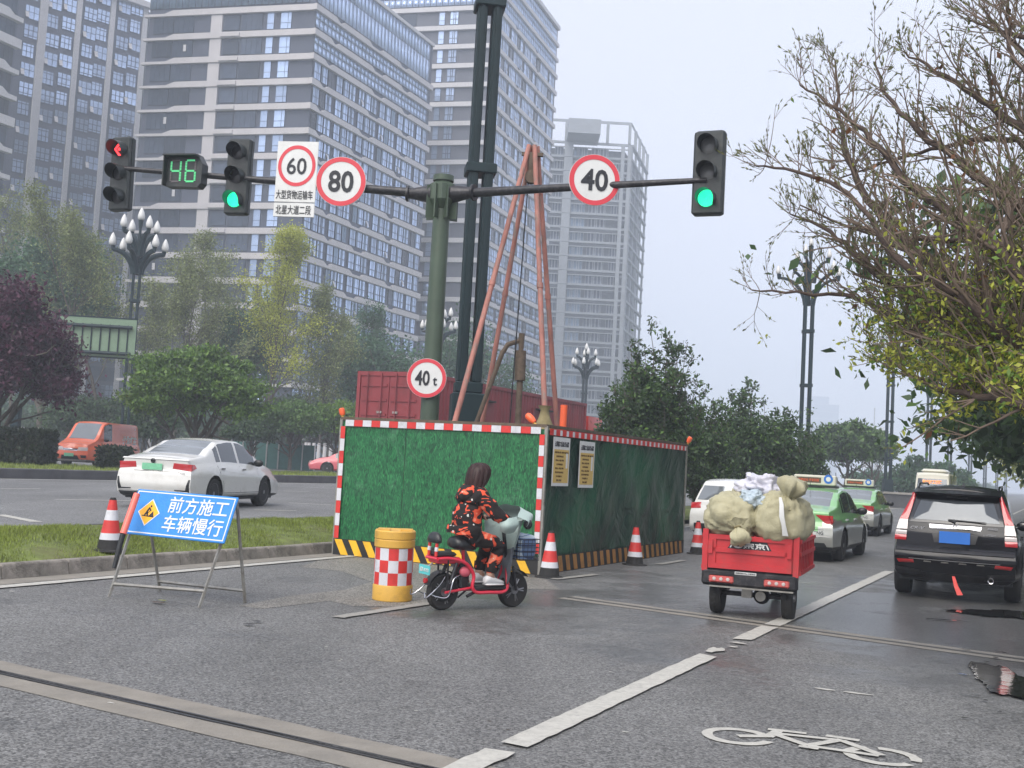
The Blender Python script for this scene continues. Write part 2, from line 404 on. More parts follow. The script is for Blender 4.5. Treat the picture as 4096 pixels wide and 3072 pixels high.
k1 = kerb('kerb', -11.03, .2, .17, 1.5, 36, .99, 'kerb', slope=.05)
k2 = kerb('far_kerb', -29.45, .3, .32, 8, 110, 2.4, 'dark_kerb'); k2.location.z = OZ
k3 = kerb('right_kerb', 4.35, .3, .15, 0, 60, .99, 'kerb')
for nm, v in (('median_back_kerb', -13.3),): strip(nm, v - .08, v + .05, 0, 200, OZ + .03, 'dark_kerb')
strip('gutter', -10.92, -10.55, -10, 120, .004, 'joint_concrete')

# expansion joints: concrete bands with a steel rail between
def joint(px0, px1, w0, dirn=1):
    a = Vector(G(*px0)); b_ = Vector(G(*px1)); d = (b_ - a).normalized(); nn = Vector((-d.y, d.x))
    root = bpy.data.objects.new('expansion_joint', None); col.objects.link(root); root['kind'] = 'structure'
    a0 = a - d * 9; b0 = b_ + d * 9
    if dirn == 2: a0 = a - d * .5; b0 = b_ + d * 2.5
    def st(o0, o1, z, m, nm):
        N = 40; V = []; F = []
        for i in range(N + 1):
            p = a0 + (b0 - a0) * i / N; j0 = rnd.uniform(-.012, .012) if m == 'joint_concrete' else 0; j1 = rnd.uniform(-.012, .012) if m == 'joint_concrete' else 0
            q0 = p + nn * (o0 + j0); q1 = p + nn * (o1 + j1); V += [(q0.x, q0.y, z), (q1.x, q1.y, z)]
            if i: k = 2 * i; F.append((k - 2, k, k + 1, k - 1))
        me = bpy.data.meshes.new(nm); me.from_pydata(V, [], F); me.materials.append(M[m]); link(nm, me, root)
    st(.035, w0, .004, 'joint_concrete', 'concrete_band'); st(-w0, -.035, .004, 'joint_concrete', 'concrete_band')
    st(-.035, -.018, .010, 'joint_steel', 'rail'); st(.018, .035, .010, 'joint_steel', 'rail'); st(-.018, .018, .003, 'haz_black', 'gap_seal')
    return root
joint((0, 673), (440, 772), .27); joint((600, 602), (1024, 660), .21, 2)

# painted markings (4 mm above the joints)
def line(pts, name='lane_line', z=.014):
    V, F = [], []
    (x0, y0), (x1, y1), wd = pts
    d = Vector((x1 - x0, y1 - y0)); L = d.length; d.normalize(); nn = Vector((-d.y, d.x)); N = max(2, int(L / .12))
    for i in range(N + 1):
        e = 0 if 0 < i < N else 1
        t = i / N; p = Vector((x0, y0)) + d * L * t
        a = p + nn * (wd / 2 + rnd.uniform(-.010, .006)) + d * rnd.uniform(-.05, .05) * e; b_ = p - nn * (wd / 2 + rnd.uniform(-.010, .006)) + d * rnd.uniform(-.05, .05) * e
        V += [(a.x, a.y, z), (b_.x, b_.y, z)]
        if i: k = 2 * i; F.append((k - 2, k - 1, k + 1, k))
    me = bpy.data.meshes.new(name); me.from_pydata(V, [], F); me.materials.append(M['white_paint'])
    return tag(link(name, me), kind='structure')
def uline(v, u0, u1, wd=.15): line((UV(u0, v), UV(u1, v), wd))
uo = lambda px, py: toUV(*G(px, py))[0]
LV = -2.84
for a_, b_ in (((440, 785), (513, 755)), ((520, 746), (710, 657)), ((746, 641), (775, 628)), ((778, 627), (891, 572))):
    uline(LV, uo(*a_), uo(*b_), .19)
uline(LV, 27, 33, .17); uline(LV, 39, 45, .17); uline(LV, 51, 60, .17); uline(LV, 70, 130, .17)
def blob(px, py, rx, ry, name='paint_remnant', m='white_paint', z=.014, n=14, rot=None, jag=.35):
    x, y = G(px, py); rot = -YAW if rot is None else rot; V = []
    for i in range(n):
        t = 2 * PI * i / n; k = 1 + rnd.uniform(-jag, jag); a, b_ = rx * math.cos(t) * k, ry * math.sin(t) * k
        V.append((x + a * math.cos(rot) - b_ * math.sin(rot), y + a * math.sin(rot) + b_ * math.cos(rot)))
    return sheet(name, V, z, m)
blob(715, 651, .07, .16); blob(738, 644, .09, .05); blob(733, 648, .05, .03)
uline(-10.36, -6, 15.9, .19); uline(-10.3, 24, 90, .15)
mat('faded_paint', (.27, .26, .235), .7, var=.15, scale=14, dirt=(.16, .155, .145, .8), dscale=16)
for _o in (line((G(339, 618), G(430, 604), .15)), line((G(553, 580), G(597, 575), .14)), line((G(658, 565), G(683, 561), .14))): _o.data.materials[0] = M['faded_paint']
uline(-6.5, 30, 36); uline(-6.5, 42, 48)
for a_, b_ in (((0, 489), (41, 489)), ((55, 499.5), (134, 501)), ((254, 510), (296, 511)), ((-60, 499), (-10, 499)), ((180, 488), (230, 489)), ((284, 491), (310, 492)), ((288, 503), (330, 505))):
    line((G(*a_, OZ), G(*b_, OZ), .13), z=OZ + .006)
line((G(0, 515, OZ), G(36, 522, OZ), .2), z=OZ + .006); line((UV(8, -28.9), UV(110, -28.9), .15), z=OZ + .006)
for q in range(26):   # small pale chips and litter on the asphalt
    blob(rnd.uniform(60, 1000), rnd.uniform(560, 750), rnd.uniform(.008, .03), rnd.uniform(.006, .015), 'road_chip', 'white_paint' if q % 4 else 'bark', .006, 6)
for px, py, rx in ((793, 582, .35), (845, 563, .25), (858, 696 - 2, .16), (826, 690, .12)): blob(px, py, rx * .7, .03, 'paint_remnant', 'white_paint', .006, 9)

for px, py, a_, m_ in ((158, 604, .07, 'bark'), (163, 602, .05, 'leaf_yellow'), (250, 626, .06, 'haz_black'), (257, 623, .05, 'haz_black'), (219, 607, .03, 'haz_black'), (224, 588, .05, 'haz_black'), (12, 593, .04, 'white_paint'), (227, 607, .02, 'white_paint')): blob(px, py, a_, a_ * .6, 'litter', m_, .02, 7)
# bicycle symbol painted on the lane
def symbol():
    pts = []
    a = Vector(G(738, 737)); b_ = Vector(G(882, 757)); ax = (b_ - a).normalized(); L = (b_ - a).length      # wheel centre to wheel centre
    up = Vector((-ax.y, ax.x))
    Bm = B(); zz = [.006]
    def W(s, t): p = a + ax * s * L + up * t * L; return (p.x, p.y, zz[0])
    def arc(c, r, t0, t1, wd, n=22):
        zz[0] += .0005; vs, fs = [], []
        for i in range(n + 1):
            t = t0 + (t1 - t0) * i / n
            for rr in (r - wd / 2 + rnd.uniform(-.004, .004), r + wd / 2 + rnd.uniform(-.004, .004)): vs.append(W(c[0] + rr * math.cos(t), c[1] + rr * math.sin(t)))
            if i: k = 2 * i; fs.append((k - 2, k - 1, k + 1, k))
        Bm.add(vs, fs, 'white_paint')
    def bar(p, q, wd):
        zz[0] += .0005; p, q = Vector(p), Vector(q); d = (q - p).normalized(); nn = Vector((-d.y, d.x)) * wd * .72
        Bm.add([W(*(p + nn)), W(*(p - nn)), W(*(q - nn)), W(*(q + nn))], [(0, 1, 2, 3)], 'white_paint')
    arc((0, 0), .225, R(25), R(352), .08); arc((1, 0), .225, R(120), R(325), .08); arc((1, 0), .225, R(-8), R(100), .08)
    bar((0, 0), (.20, .13), .055); bar((.20, .10), (.24, .36), .055); bar((.16, .36), (.44, .39), .045)
    bar((.24, .25), (.68, .31), .045); bar((.24, .21), (.50, -.01), .05); bar((.50, 0), (.70, .33), .05); bar((.58, .40), (.82, .38), .05)
    bar((.70, .30), (1, 0), .05); bar((.50, -.02), (.98, -.03), .045); bar((.44, -.07), (.58, -.08), .04)
    o = Bm.build('bicycle_symbol'); o['kind'] = 'structure'
symbol()

# puddles: thin sheets of standing water
def puddle(px, py, rx, ry, rot): 
    x, y = G(px, py); V = []; n = 64
    ph = [rnd.uniform(0, 6) for _ in range(4)]
    for i in range(n):
        t = 2 * PI * i / n; k = 1 + .16 * math.sin(2 * t + ph[0]) + .12 * math.sin(3 * t + ph[1]) + .09 * math.sin(7 * t + ph[2]) + rnd.uniform(-.09, .09)
        a, b_ = rx * math.cos(t) * k, ry * math.sin(t) * k
        V.append((x + a * math.cos(rot) - b_ * math.sin(rot), y + a * math.sin(rot) + b_ * math.cos(rot)))
    sheet('puddle', V, .018, 'puddle')
def puddle_px(pts):
    q = [Vector(G(*p)) for p in pts]; V = []
    for i in range(len(q)):
        p0, p1, p2, p3 = q[i - 1], q[i], q[(i + 1) % len(q)], q[(i + 2) % len(q)]
        for j in range(6): t = j / 6; v = .5 * ((2 * p1) + (p2 - p0) * t + (2 * p0 - 5 * p1 + 4 * p2 - p3) * t * t + (3 * p1 - p0 - 3 * p2 + p3) * t ** 3); V.append((v.x + rnd.uniform(-.012, .012), v.y + rnd.uniform(-.02, .02)))
    sheet('puddle', V, .018, 'puddle')
puddle(1006, 615, .60, .50, -.1); puddle(1008, 683, .30, .78, -.25); puddle(945, 621, .22, .035, -.1)
for q in range(14): blob(rnd.uniform(960, 1015), rnd.uniform(650, 720), rnd.uniform(.02, .06), rnd.uniform(.01, .03), 'puddle', 'puddle', .016, 8)

# haze: one closed box round everything
hz = B().box((-700, -80, -1.2), (1500, 1700, 170), 'void').build('haze'); tag(hz, 'pale even haze lying over the whole street', 'haze', kind='stuff')
hm = bpy.data.materials.new('haze_volume'); hm.use_nodes = True; hm.node_tree.nodes.clear()
ho = hm.node_tree.nodes.new('ShaderNodeOutputMaterial'); hv = hm.node_tree.nodes.new('ShaderNodeVolumePrincipled')
hv.inputs['Density'].default_value = .0015; hv.inputs['Color'].default_value = (.82, .89, 1.0, 1); hv.inputs['Anisotropy'].default_value = 0.1
hm.node_tree.links.new(hv.outputs[0], ho.inputs['Volume']); hz.data.materials.clear(); hz.data.materials.append(hm)
# ================================================================ BUILDINGS
def window_mesh(name, w, h, cols, rows, m='glass_sky', frame='frame_dark', open_=None, fw=.07, mc=None):
    "origin at bottom left on the wall face, x along the wall, -y outward"
    b = B()
    b.box((0, -.10, 0), (w, 0, h), frame)
    xs = [w * c / sum(cols) for c in np.cumsum([0] + list(cols))]; zs = [h * c / sum(rows) for c in np.cumsum([0] + list(rows))]
    for i in range(len(xs) - 1):
        for j in range(len(zs) - 1):
            y = -.13
            if open_ == (i, j):
                a, c_, d, e = xs[i], xs[i + 1], zs[j], zs[j + 1]
                b.add([(a, -.12, e), (c_, -.12, e), (c_, -.55, d + .1), (a, -.55, d + .1)], [(0, 3, 2, 1)], 'stone_white')
                continue
            b.box((xs[i] + fw / 2, y, zs[j] + fw / 2), (xs[i + 1] - fw / 2, -.06, zs[j + 1] - fw / 2), mc[i] if mc else m)
    return b.mesh(name)
WB = {}
class Facade:
    def __init__(s, root, a, b):
        s.root = root; s.a = Vector(a); s.b = Vector(b); d = s.b - s.a; s.L = d.length; s.e = d.normalized(); s.ang = math.atan2(s.e.y, s.e.x); s.count = 0; s.rest = B()
        s.T = Matrix.Translation((s.a.x, s.a.y, 0)) @ Matrix.Rotation(s.ang, 4, 'Z')
    def put(s, me, t, z, name='window', limit=285, out=0., tot=None):
        T = s.T @ Matrix.Translation((t, -out, z)); s.root['_n'] = s.root.get('_n', 0) + 1
        if s.root['_n'] <= limit:
            o = link(name, me, s.root); o.matrix_local = T; return o
        WB.setdefault(s.root.name, []).append((me, T))
    def band(s, z, prof, depth=.55, m='stone_light', name='floor_band'):
        "prof: (t, thickness) along the wall; bottom edge level"
        pts = [(t, z + h) for t, h in prof]; b = B()
        poly = [(pts[0][0], z)] + pts + [(pts[-1][0], z)]
        n = len(pts); vs = []; fs = []
        for t, zz in pts: vs += [(t, -depth, z), (t, -depth, zz), (t, .05, z), (t, .05, zz)]
        for i in range(n - 1):
            k = 4 * i; fs += [(k, k + 4, k + 5, k + 1), (k + 1, k + 5, k + 7, k + 3), (k, k + 2, k + 6, k + 4)]
        fs += [(0, 1, 3, 2), (4 * n - 4, 4 * n - 2, 4 * n - 1, 4 * n - 3)]
        b.add(vs, fs, m, s.T); return b.build(name, s.root)
    def box(s, name, t0, t1, z0, z1, out, m, inn=-.05): return B().box((t0, -out, z0), (t1, -inn, z1), m, s.T).build(name, s.root)
def flush_rest(root):
    L = WB.pop(root.name, [])
    if not L: return
    V, F, MI, mats = [], [], [], []; o = 0
    for me, T in L:
        n = len(me.vertices); a = np.zeros(n * 3); me.vertices.foreach_get('co', a); a = np.c_[a.reshape(-1, 3), np.ones(n)] @ np.array(T).T
        V.append(a[:, :3])
        for p in me.polygons:
            q = list(p.vertices); F.append([o + i for i in q]); mn = me.materials[p.material_index].name
            if mn not in mats: mats.append(mn)
            MI.append(mats.index(mn))
        o += n
    F = [f for f in F]
    k4 = [i for i, f in enumerate(F) if len(f) == 4]
    np_mesh('windows', np.concatenate(V), [F[i] for i in k4], mats, root, 'stuff', [MI[i] for i in k4])
def body(root, foot, z0, z1, m, name='wall'):
    n = len(foot); b = B(); b.add([(x, y, z0) for x, y in foot] + [(x, y, z1) for x, y in foot], [tuple(range(n))[::-1], tuple(range(n, 2 * n))] + [(i, (i + 1) % n, (i + 1) % n + n, i + n) for i in range(n)], m)
    return b.build(name, root)
def latp(k, Y): return Vector((k * Y, Y))

# window kits shared by all buildings
FH = 3.42
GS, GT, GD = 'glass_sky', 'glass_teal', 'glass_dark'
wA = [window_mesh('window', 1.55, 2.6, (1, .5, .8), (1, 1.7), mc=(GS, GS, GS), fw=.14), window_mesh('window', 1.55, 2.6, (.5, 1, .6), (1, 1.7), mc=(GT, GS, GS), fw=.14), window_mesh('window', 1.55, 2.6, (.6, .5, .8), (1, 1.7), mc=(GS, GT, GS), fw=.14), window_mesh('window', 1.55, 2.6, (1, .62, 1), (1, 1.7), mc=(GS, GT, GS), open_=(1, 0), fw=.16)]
wD = [window_mesh('window', 1.15, 2.45, (1, .5), (1, 1.5), 'glass_dark'), window_mesh('window', 1.15, 2.45, (1, 1), (1, 1.5), 'glass_teal')]
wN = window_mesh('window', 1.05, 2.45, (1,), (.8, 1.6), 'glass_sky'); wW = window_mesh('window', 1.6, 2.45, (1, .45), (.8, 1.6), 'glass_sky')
wP = window_mesh('window', 3.1, 2.5, (1, 1, 1, 1), (1,), 'glass_dark', fw=.04); wR = window_mesh('window', 2.3, 1.9, (1,), (1,), 'glass_dark')
wC = [window_mesh('window', 2.1, 3.3, (1, 1), (1, 1), 'glass_teal', fw=.1), window_mesh('window', 2.1, 3.3, (1, 1), (1, 1), 'glass_sky', fw=.1)]
wS = window_mesh('window', .5, 1.0, (1,), (1,), 'stone_white')

def steps(L, i, thick=1.2, thin=.5, cuts=()):
    p = [(-.55, thick)]
    for t0, t1 in cuts:
        p += [(t0, thick), (t0 + .9, thin), (t1, thin), (t1 + .5, thick)]
    return p + [(L, thick)]

# ---- middle tower with pale floor bands
YC = 150.
Cc = latp(-.1955, YC); Fr = latp(-.0879, 181.); Lf = latp(-.345, 156.1)
cz = P(316.5, 10.8, YC).z; topz = cz + 2 * FH + 1.0
zb = [cz - FH * i for i in range(0, 19)]
b2 = thing('office_tower', 'grey glass tower with stepped pale floor bands, centre of the skyline left of the pole', 'building', (0, 0, 0))
back = Fr + (Lf - Cc)
body(b2, [Cc, Fr, back, Lf], -2, topz, 'panel_dark')
fl = Facade(b2, Lf, Cc); fr = Facade(b2, Cc, Fr)
for i, z in enumerate(zb):
    s = (i * .9) % 7 + 5.0
    ph = .35 if i < 8 else 0
    cutsR = ((3.0 + 2.2 * math.sin(i * .55 + 2.4), 4.6 + 2.2 * math.sin(i * .55 + 2.4)), (13.5 - .35 * i + 2 * math.sin(i * .8), 17.0 - .35 * i + 2 * math.sin(i * .8)), (22.5 + 1.6 * math.sin(i * .6), 25 + 1.6 * math.sin(i * .6)))
    cl = 4.0 - abs(i - 4) * .35
    fl.band(z, [(-.5, .36), (max(.6, cl), .36), (max(.6, cl) + 1.3, .82)] + ([(fl.L - 6, .82), (fl.L - 4.9, .36), (fl.L - .3, .36)] if i > 10 else []) + [(fl.L + .12, .82 if i <= 10 else .36)], .5)
    fr.band(z, steps(fr.L, i, .82, .36, [(max(.5, a), b_) for a, b_ in cutsR]), .5, m='stone_light')
    zz = z - 2.35 if i > 0 else z - 2.35
    # left facade
    if i > 0 or True:
        t = fl.L
        fl.put(wW, t * .80, zz); fl.put(wN, t * .72, zz)
        if i % 2 == 0: fl.put(wP, t * .57, zz)
        else: fl.put(wP, t * .575, zz)
        fl.put(wP, t * .02 + .3, zz); fl.put(wP, t * .02 + 3.5, zz)
        if i % 3 == 1: fl.put(wS, t * .14 + (i % 2) * 2.2, zz + .7, out=.14)
        fl.put(wR, t * .468, zz + .1, out=.02)
        B().box((t * .456, -.7, zz - .95), (t * .57, 0, zz - .45), 'stone_light', fl.T).build('balcony_slab', b2)
    # right facade
    if i < 2:
        pass
    else:
        t = .35; k = 0
        while t < fr.L - 1.4:
            if (k + i) % 9 == 4: me, ww = wD[(k + i) % 2], 1.15
            else: me, ww = wA[(k * 7 + i * 3) % 3 if (k * 5 + i * 11) % 13 else 3], 1.55
            fr.put(me, t, zz); t += ww + (.95 if k % 3 == 2 else .22); k += 1
B().box((fl.L * .388, -.3, -2), (fl.L * .455, 0, cz + .1), 'stone_light', fl.T).build('pilaster', b2)
for f_, z0_, z1_ in ((fr, zb[2] + 1.2, zb[1] - .02), (fr, zb[1] + 1.2, zb[0] - .02), (fr, zb[0] + 1.2, topz - .5), (fl, zb[0] + 1.2, topz - .5)):
    n_ = int(f_.L / 1.0); w_ = f_.L / n_
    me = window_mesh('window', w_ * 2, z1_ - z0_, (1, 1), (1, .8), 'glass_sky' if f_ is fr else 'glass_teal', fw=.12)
    for k in range(n_ // 2): f_.put(me, k * w_ * 2, z0_)
fr.band(topz - .5, [(-.5, .5), (fr.L, .5)], .35, 'stone_white', 'roof_edge')
flush_rest(b2)

# ---- second banded tower behind it
YB = 192.
ka = ray(485, 200)[0] / ray(485, 200)[1]; kb = ray(542, 330)[0] / ray(542, 330)[1]; kl = ray(400, 60)[0] / ray(400, 60)[1]
C3 = latp(ka, YB); F3 = latp(kb, 226.); L3 = C3 + Vector((-math.cos(R(14)), math.sin(R(14)))) * 34
zt3 = P(553, 30, 226.).z
b3 = thing('office_tower', 'taller pale banded tower directly behind the twin black post', 'building', (0, 0, 0))
body(b3, [C3, F3, F3 + (L3 - C3), L3], -2, zt3, 'panel_grey')
f3l = Facade(b3, L3, C3); f3r = Facade(b3, C3, F3)
c3z = P(430, 17.5, 197.).z; n3 = 23
for i in range(n3):
    z = c3z - i * 3.42
    f3l.band(z, [(0, .8), (f3l.L + .1, .8)], .5, 'stone_white')
    f3r.band(z, steps(f3r.L, i, .8, .4, [(9 + 2 * math.sin(i * .7), 10.6 + 2 * math.sin(i * .7)), (21 + 2 * math.sin(i * .5), 22.5 + 2 * math.sin(i * .5))]), .5, 'stone_light')
    zz = z - 2.35
    f3l.put(wN, f3l.L - 10.2, zz, limit=290); f3l.put(wA[0], f3l.L - 8.2, zz, limit=290)
    if i < 5: f3l.put(wP, f3l.L - 17.5, zz); f3l.put(wP, f3l.L - 22, zz)
    t = .3; k = 0
    while t < f3r.L - 1.5:
        f3r.put(wA[(k + i * 2) % 3 if (k * 3 + i) % 11 else 3] if (k + 2 * i) % 6 else wD[0], t, zz, limit=290); t += 1.72 + (.9 if k % 4 == 3 else 0); k += 1
for z0_ in (c3z + 1.1, c3z + 4.2, c3z + 7.3):
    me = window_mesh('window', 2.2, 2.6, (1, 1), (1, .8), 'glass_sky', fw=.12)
    for f_ in (f3l, f3r):
        for k in range(int(f_.L / 2.2)): f_.put(me, k * 2.2, z0_)
    if z0_ > c3z + 2: f3r.band(z0_ - .7, [(0, .7), (f3r.L, .7)], .5, 'stone_light')
f3r.band(zt3, [(-.5, .8), (f3r.L + .3, .8)], .45, 'stone_white', 'roof_edge')
flush_rest(b3)

# ---- unfinished tower
YU = 285.
k0, k1_, k2_ = [ray(px, 250)[0] / ray(px, 250)[1] for px in (541, 625.5, 642)]
A4 = latp(k0, 283.); B4 = latp(k1_, 283.); C4 = latp(k2_, 309.)
b4 = thing('unfinished_tower', 'raw concrete tower still under construction with open roof frame', 'building', (0, 0, 0))
z4 = P(630, 147, 283.).z; fh4 = 3.62
body(b4, [A4 + Vector((0, 1.2)), B4 + Vector((-1.2, 1.2)), C4 + Vector((-1.2, 0)), A4 + Vector((0, 27))], -2, z4 - 1, 'void', 'core')
ff, fs4 = Facade(b4, A4, B4), Facade(b4, B4, C4)
mG = [window_mesh('window', 3.6, 2.5, (1, .5, 1, .6, 1), (1,), 'glass_teal', 'raw_concrete', fw=.3), window_mesh('window', 4.4, 2.5, (1, 1, .5, 1, 1, .5), (1,), 'glass_dark', 'raw_concrete', fw=.3), window_mesh('window', 2.2, 2.5, (1, 1, 1), (1,), 'glass_dark', 'raw_concrete', fw=.25)]
nf = 24
for i in range(nf):
    z = z4 - i * fh4
    ff.band(z, [(0, .55), (ff.L, .55)], .5, 'raw_concrete', 'floor_slab'); fs4.band(z, [(0, .55), (fs4.L, .55)], .8, 'raw_concrete', 'floor_slab')
    ff.band(z - 1.0, [(0, .22), (ff.L, .22)], .35, 'raw_concrete', 'floor_slab')
    zz = z - 3.1
    if i < nf:
        ff.put(mG[2], 2.2, zz, out=-.9); ff.put(mG[0], 7.0, zz, out=-.9); ff.put(mG[1], 11.5, zz, out=-.9)
        ff.put(mG[2], 17.2, zz, out=-.9) if i % 5 else None
        fs4.put(mG[2], 3.0, zz, out=-1.0); fs4.put(mG[0], 8.2, zz, out=-1.0)
    ff.box('spandrel', 4.6, 6.8, zz - .4, z, .1, 'raw_concrete', .8)
for t in (0.0, 19.0, ff.L - .6): ff.box('column', t, t + .9, -2, z4, .62 if t > 1 else .1, 'raw_concrete')
for t in (.2, 6.6, 13, 19, fs4.L - .8): fs4.box('column', t, t + .7, -2, z4, .1, 'raw_concrete', .6)
# open roof frame
for f_, ts in ((ff, (0, 4.5, 9.5, 15, ff.L - .7)), (fs4, (5, 12, 19, fs4.L - .7))):
    for t in ts: f_.box('roof_column', t, t + .7, z4 + .55, z4 + 5.6, .0, 'raw_concrete', .7)
    f_.band(z4 + 5.6, [(0, .7), (f_.L, .7)], .1, 'raw_concrete', 'roof_beam')
ff.box('roof_room', 5, 13, z4 + .55, z4 + 4.2, -2.5, 'raw_concrete', 8)
flush_rest(b4)

# ---- left tower with tall white fins
Y1 = 186.
kk = lambda px: ray(px, 100)[0] / ray(px, 100)[1]
A1 = latp(kk(-60), 177.); E1 = latp(kk(140) + .0, 200.)
b1 = thing('office_tower', 'blue grey tower with tall white vertical fins at the upper left', 'building', (0, 0, 0))
z1t = P(146, 9, 200.).z
body(b1, [A1, E1, E1 + Vector((0, 25)), A1 + Vector((0, 25))], -2, z1t, 'panel_dark')
f1 = Facade(b1, A1, E1)
def t_of(f, px):
    k = kk(px); return (f.a.x - k * f.a.y) / (k * f.e.y - f.e.x)
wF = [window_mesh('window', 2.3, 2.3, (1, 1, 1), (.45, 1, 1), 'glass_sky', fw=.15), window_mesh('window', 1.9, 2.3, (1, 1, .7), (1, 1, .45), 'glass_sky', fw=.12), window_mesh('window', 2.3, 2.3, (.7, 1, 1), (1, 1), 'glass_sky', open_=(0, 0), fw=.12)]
fins = [36, 73, 107, 140]; ftop = z1t
fs = [t_of(f1, p) for p in [2] + fins + [172]]
for j, p in enumerate(fins):
    t = t_of(f1, p - 4); ww = 1.5 if j == 0 else 1.0
    f1.box('fin', t, t + ww * .85, -2, ftop, .4, 'stone_white')
for i in range(25):
    z = z1t - 2.2 - i * 3.28
    for j, t in enumerate(fs[:-1]):
        t0 = fs[j + 1]
        st = 1.55 if j % 2 else 0.0
        if i < 14 or (i + j) % 3 == 0:
            f1.put(wF[(i + j) % 3], t0 - 3.0, z + .4); f1.put(wF[(i * 2 + j) % 3], t0 + .65, z)
        else:
            f1.put(wP, t0 - 3.4, z); f1.put(wP, t0 + .6, z)
for t in np.arange(fs[0] - 12, fs[0] - 4, 3.2):
    for i in range(14): f1.put(wF[0], t, z1t - 2.2 - i * 3.28)
f1.band(z1t - .1, [(0, 1.0), (f1.L + .5, 1.0)], 1.2, 'stone_white', 'roof_edge')
flush_rest(b1)

# ---- tower cut by the left edge
F0 = latp(ray(14, 60)[0] / ray(14, 60)[1], 146.); A0 = F0 - Vector((math.sin(R(24)), math.cos(R(24)))) * 34
b0 = thing('office_tower', 'dark tower with white slanting balcony bands, cut by the left edge', 'building', (0, 0, 0))
body(b0, [A0, F0, F0 + Vector((-25, 8)), A0 + Vector((-25, 8))], -2, 110, 'panel_dark')
f0 = Facade(b0, A0, F0)
for i in range(22):
    z = P(12, 10, 144).z + 6 - i * 3.5
    f0.band(z, [(0, 1.2), (f0.L - 2.2, 1.2), (f0.L - 1.2, .6 if i % 3 else 1.2), (f0.L + .2, .6 if i % 3 else 1.2)], .9, 'stone_white')
    for t in (f0.L - 7, f0.L - 3.4): f0.put(wP, t, z - 2.35)

# ---- hazy distant towers and a mast
bd = thing('distant_tower', 'faint blue tower with stepped top seen through the haze beyond the street lamps', 'building', (0, 0, 0))
for px0, px1, py in ((814, 829, 396), (829, 841, 404)):
    p0 = P(px0, py, 1400.); p1 = P(px1, py, 1400.)
    bx = B().box((p0.x, 1400 + (py - 396), -1), (p1.x, 1440, p0.z), 'glass_teal'); bx.build('tower_block', bd)
    for i in range(12): B().box((p0.x - .2, 1399.6 + (py - 396), p0.z - 9 * i - 1), (p1.x + .2, 1441, p0.z - 9 * i), 'raw_concrete').build('floor_slab', bd)
p = P(874, 432, 420.); q = P(876, 478, 420.)
bm = B()
for s in (-1, 1): bm.tube([(q.x + s * 1.6, 420, 0), (p.x + s * .25, 420, p.z - 4)], .28, 'alu', 4); bm.tube([(q.x + s * 1.6, 423, 0), (p.x + s * .25, 420.4, p.z - 4)], .28, 'alu', 4)
bm.tube([(p.x, 420, p.z - 8), (p.x, 420, p.z + 9)], .2, 'alu', 4)
for k in range(9):
    h = k / 9 * p.z; r = 1.6 - 1.2 * k / 9; bm.tube([(q.x - r, 420, h), (q.x + r, 420, h + 2)], .15, 'alu', 4)
ms = thing('radio_mast', 'pale lattice antenna mast fading in the haze', 'mast', (0, 0, 0)); bm.build('lattice', ms)
for dz in (2, -3, -11):
    for k in range(6):
        a = k * PI / 3; one('antenna', ms, 'bulb_white', lambda b, m: b.box((p.x + 3.4 * math.cos(a) - .3, 420 + 3 * math.sin(a), p.z + dz - 2.6), (p.x + 3.4 * math.cos(a) + .3, 420.5 + 3 * math.sin(a), p.z + dz), m).tube([(p.x, 420, p.z + dz - 1.3), (p.x + 3.4 * math.cos(a), 420.2 + 3 * math.sin(a), p.z + dz - 1.3)], .1, m, 4))
# ================================================================ SIGNALS, SIGNS, LAMPS
PYg = 20.2                                    # distance of the green pole
pb = P(430, 420, PYg); pt = P(443, 176, PYg)
POLE = Vector(((pb.x + pt.x) / 2, PYg, 0)); PZ = pt.z
gp = thing('signal_pole', 'thick olive green steel pole carrying the signal arms above the hoarding', 'traffic pole', POLE)
def f(b, m):
    b.cyl((0, 0, 0), (0, 0, PZ - .05), .175, m, .15, 24)
one('pole', gp, 'pole_green', f, 40)
one('collar', gp, 'pole_green', lambda b, m: b.lathe([(.16, PZ - .62), (.27, PZ - .46), (.27, PZ - .18), (.16, PZ - .12)], m, 8).cyl((0, 0, PZ - .1), (0, 0, PZ), .19, m, n=20), 30)
for a in range(0, 360, 45): one('gusset', gp, 'pole_green', lambda b, m: b.box((-.012, .14, PZ - .8), (.012, .30, PZ - .2), m, Matrix.Rotation(R(a + 22), 4, 'Z')))
AZ = PZ - .34
LL = P(118, 168, 20.9); RR = P(707, 180, 18.0)
LLl = Vector((LL.x - POLE.x, LL.y - POLE.y, LL.z)); RRl = Vector((RR.x - POLE.x + .9, RR.y - POLE.y, P(690, 180, 18.05).z))
def arm(e, nm):
    d = Vector((e[0], e[1], 0)).normalized()
    o = one(nm, gp, 'black_metal', lambda b, m: b.tube([(d.x * .2, d.y * .2, AZ), (d.x * 2.2, d.y * 2.2, AZ + (e[2] - AZ) * .33), (e[0], e[1], e[2])], [.088, .07, .045], m, 14), 40)
    one('flange', o, 'black_metal', lambda b, m: b.tube([(d.x * .2, d.y * .2, AZ), (d.x * .62, d.y * .62, AZ)], [.17, .09], m, 12).cyl((d.x * .62, d.y * .62, AZ - .0), (d.x * .66, d.y * .66, AZ), .15, m, n=12), 40)
arm(LLl, 'arm'); arm((RR.x - POLE.x, RR.y - POLE.y, RRl.z), 'arm')

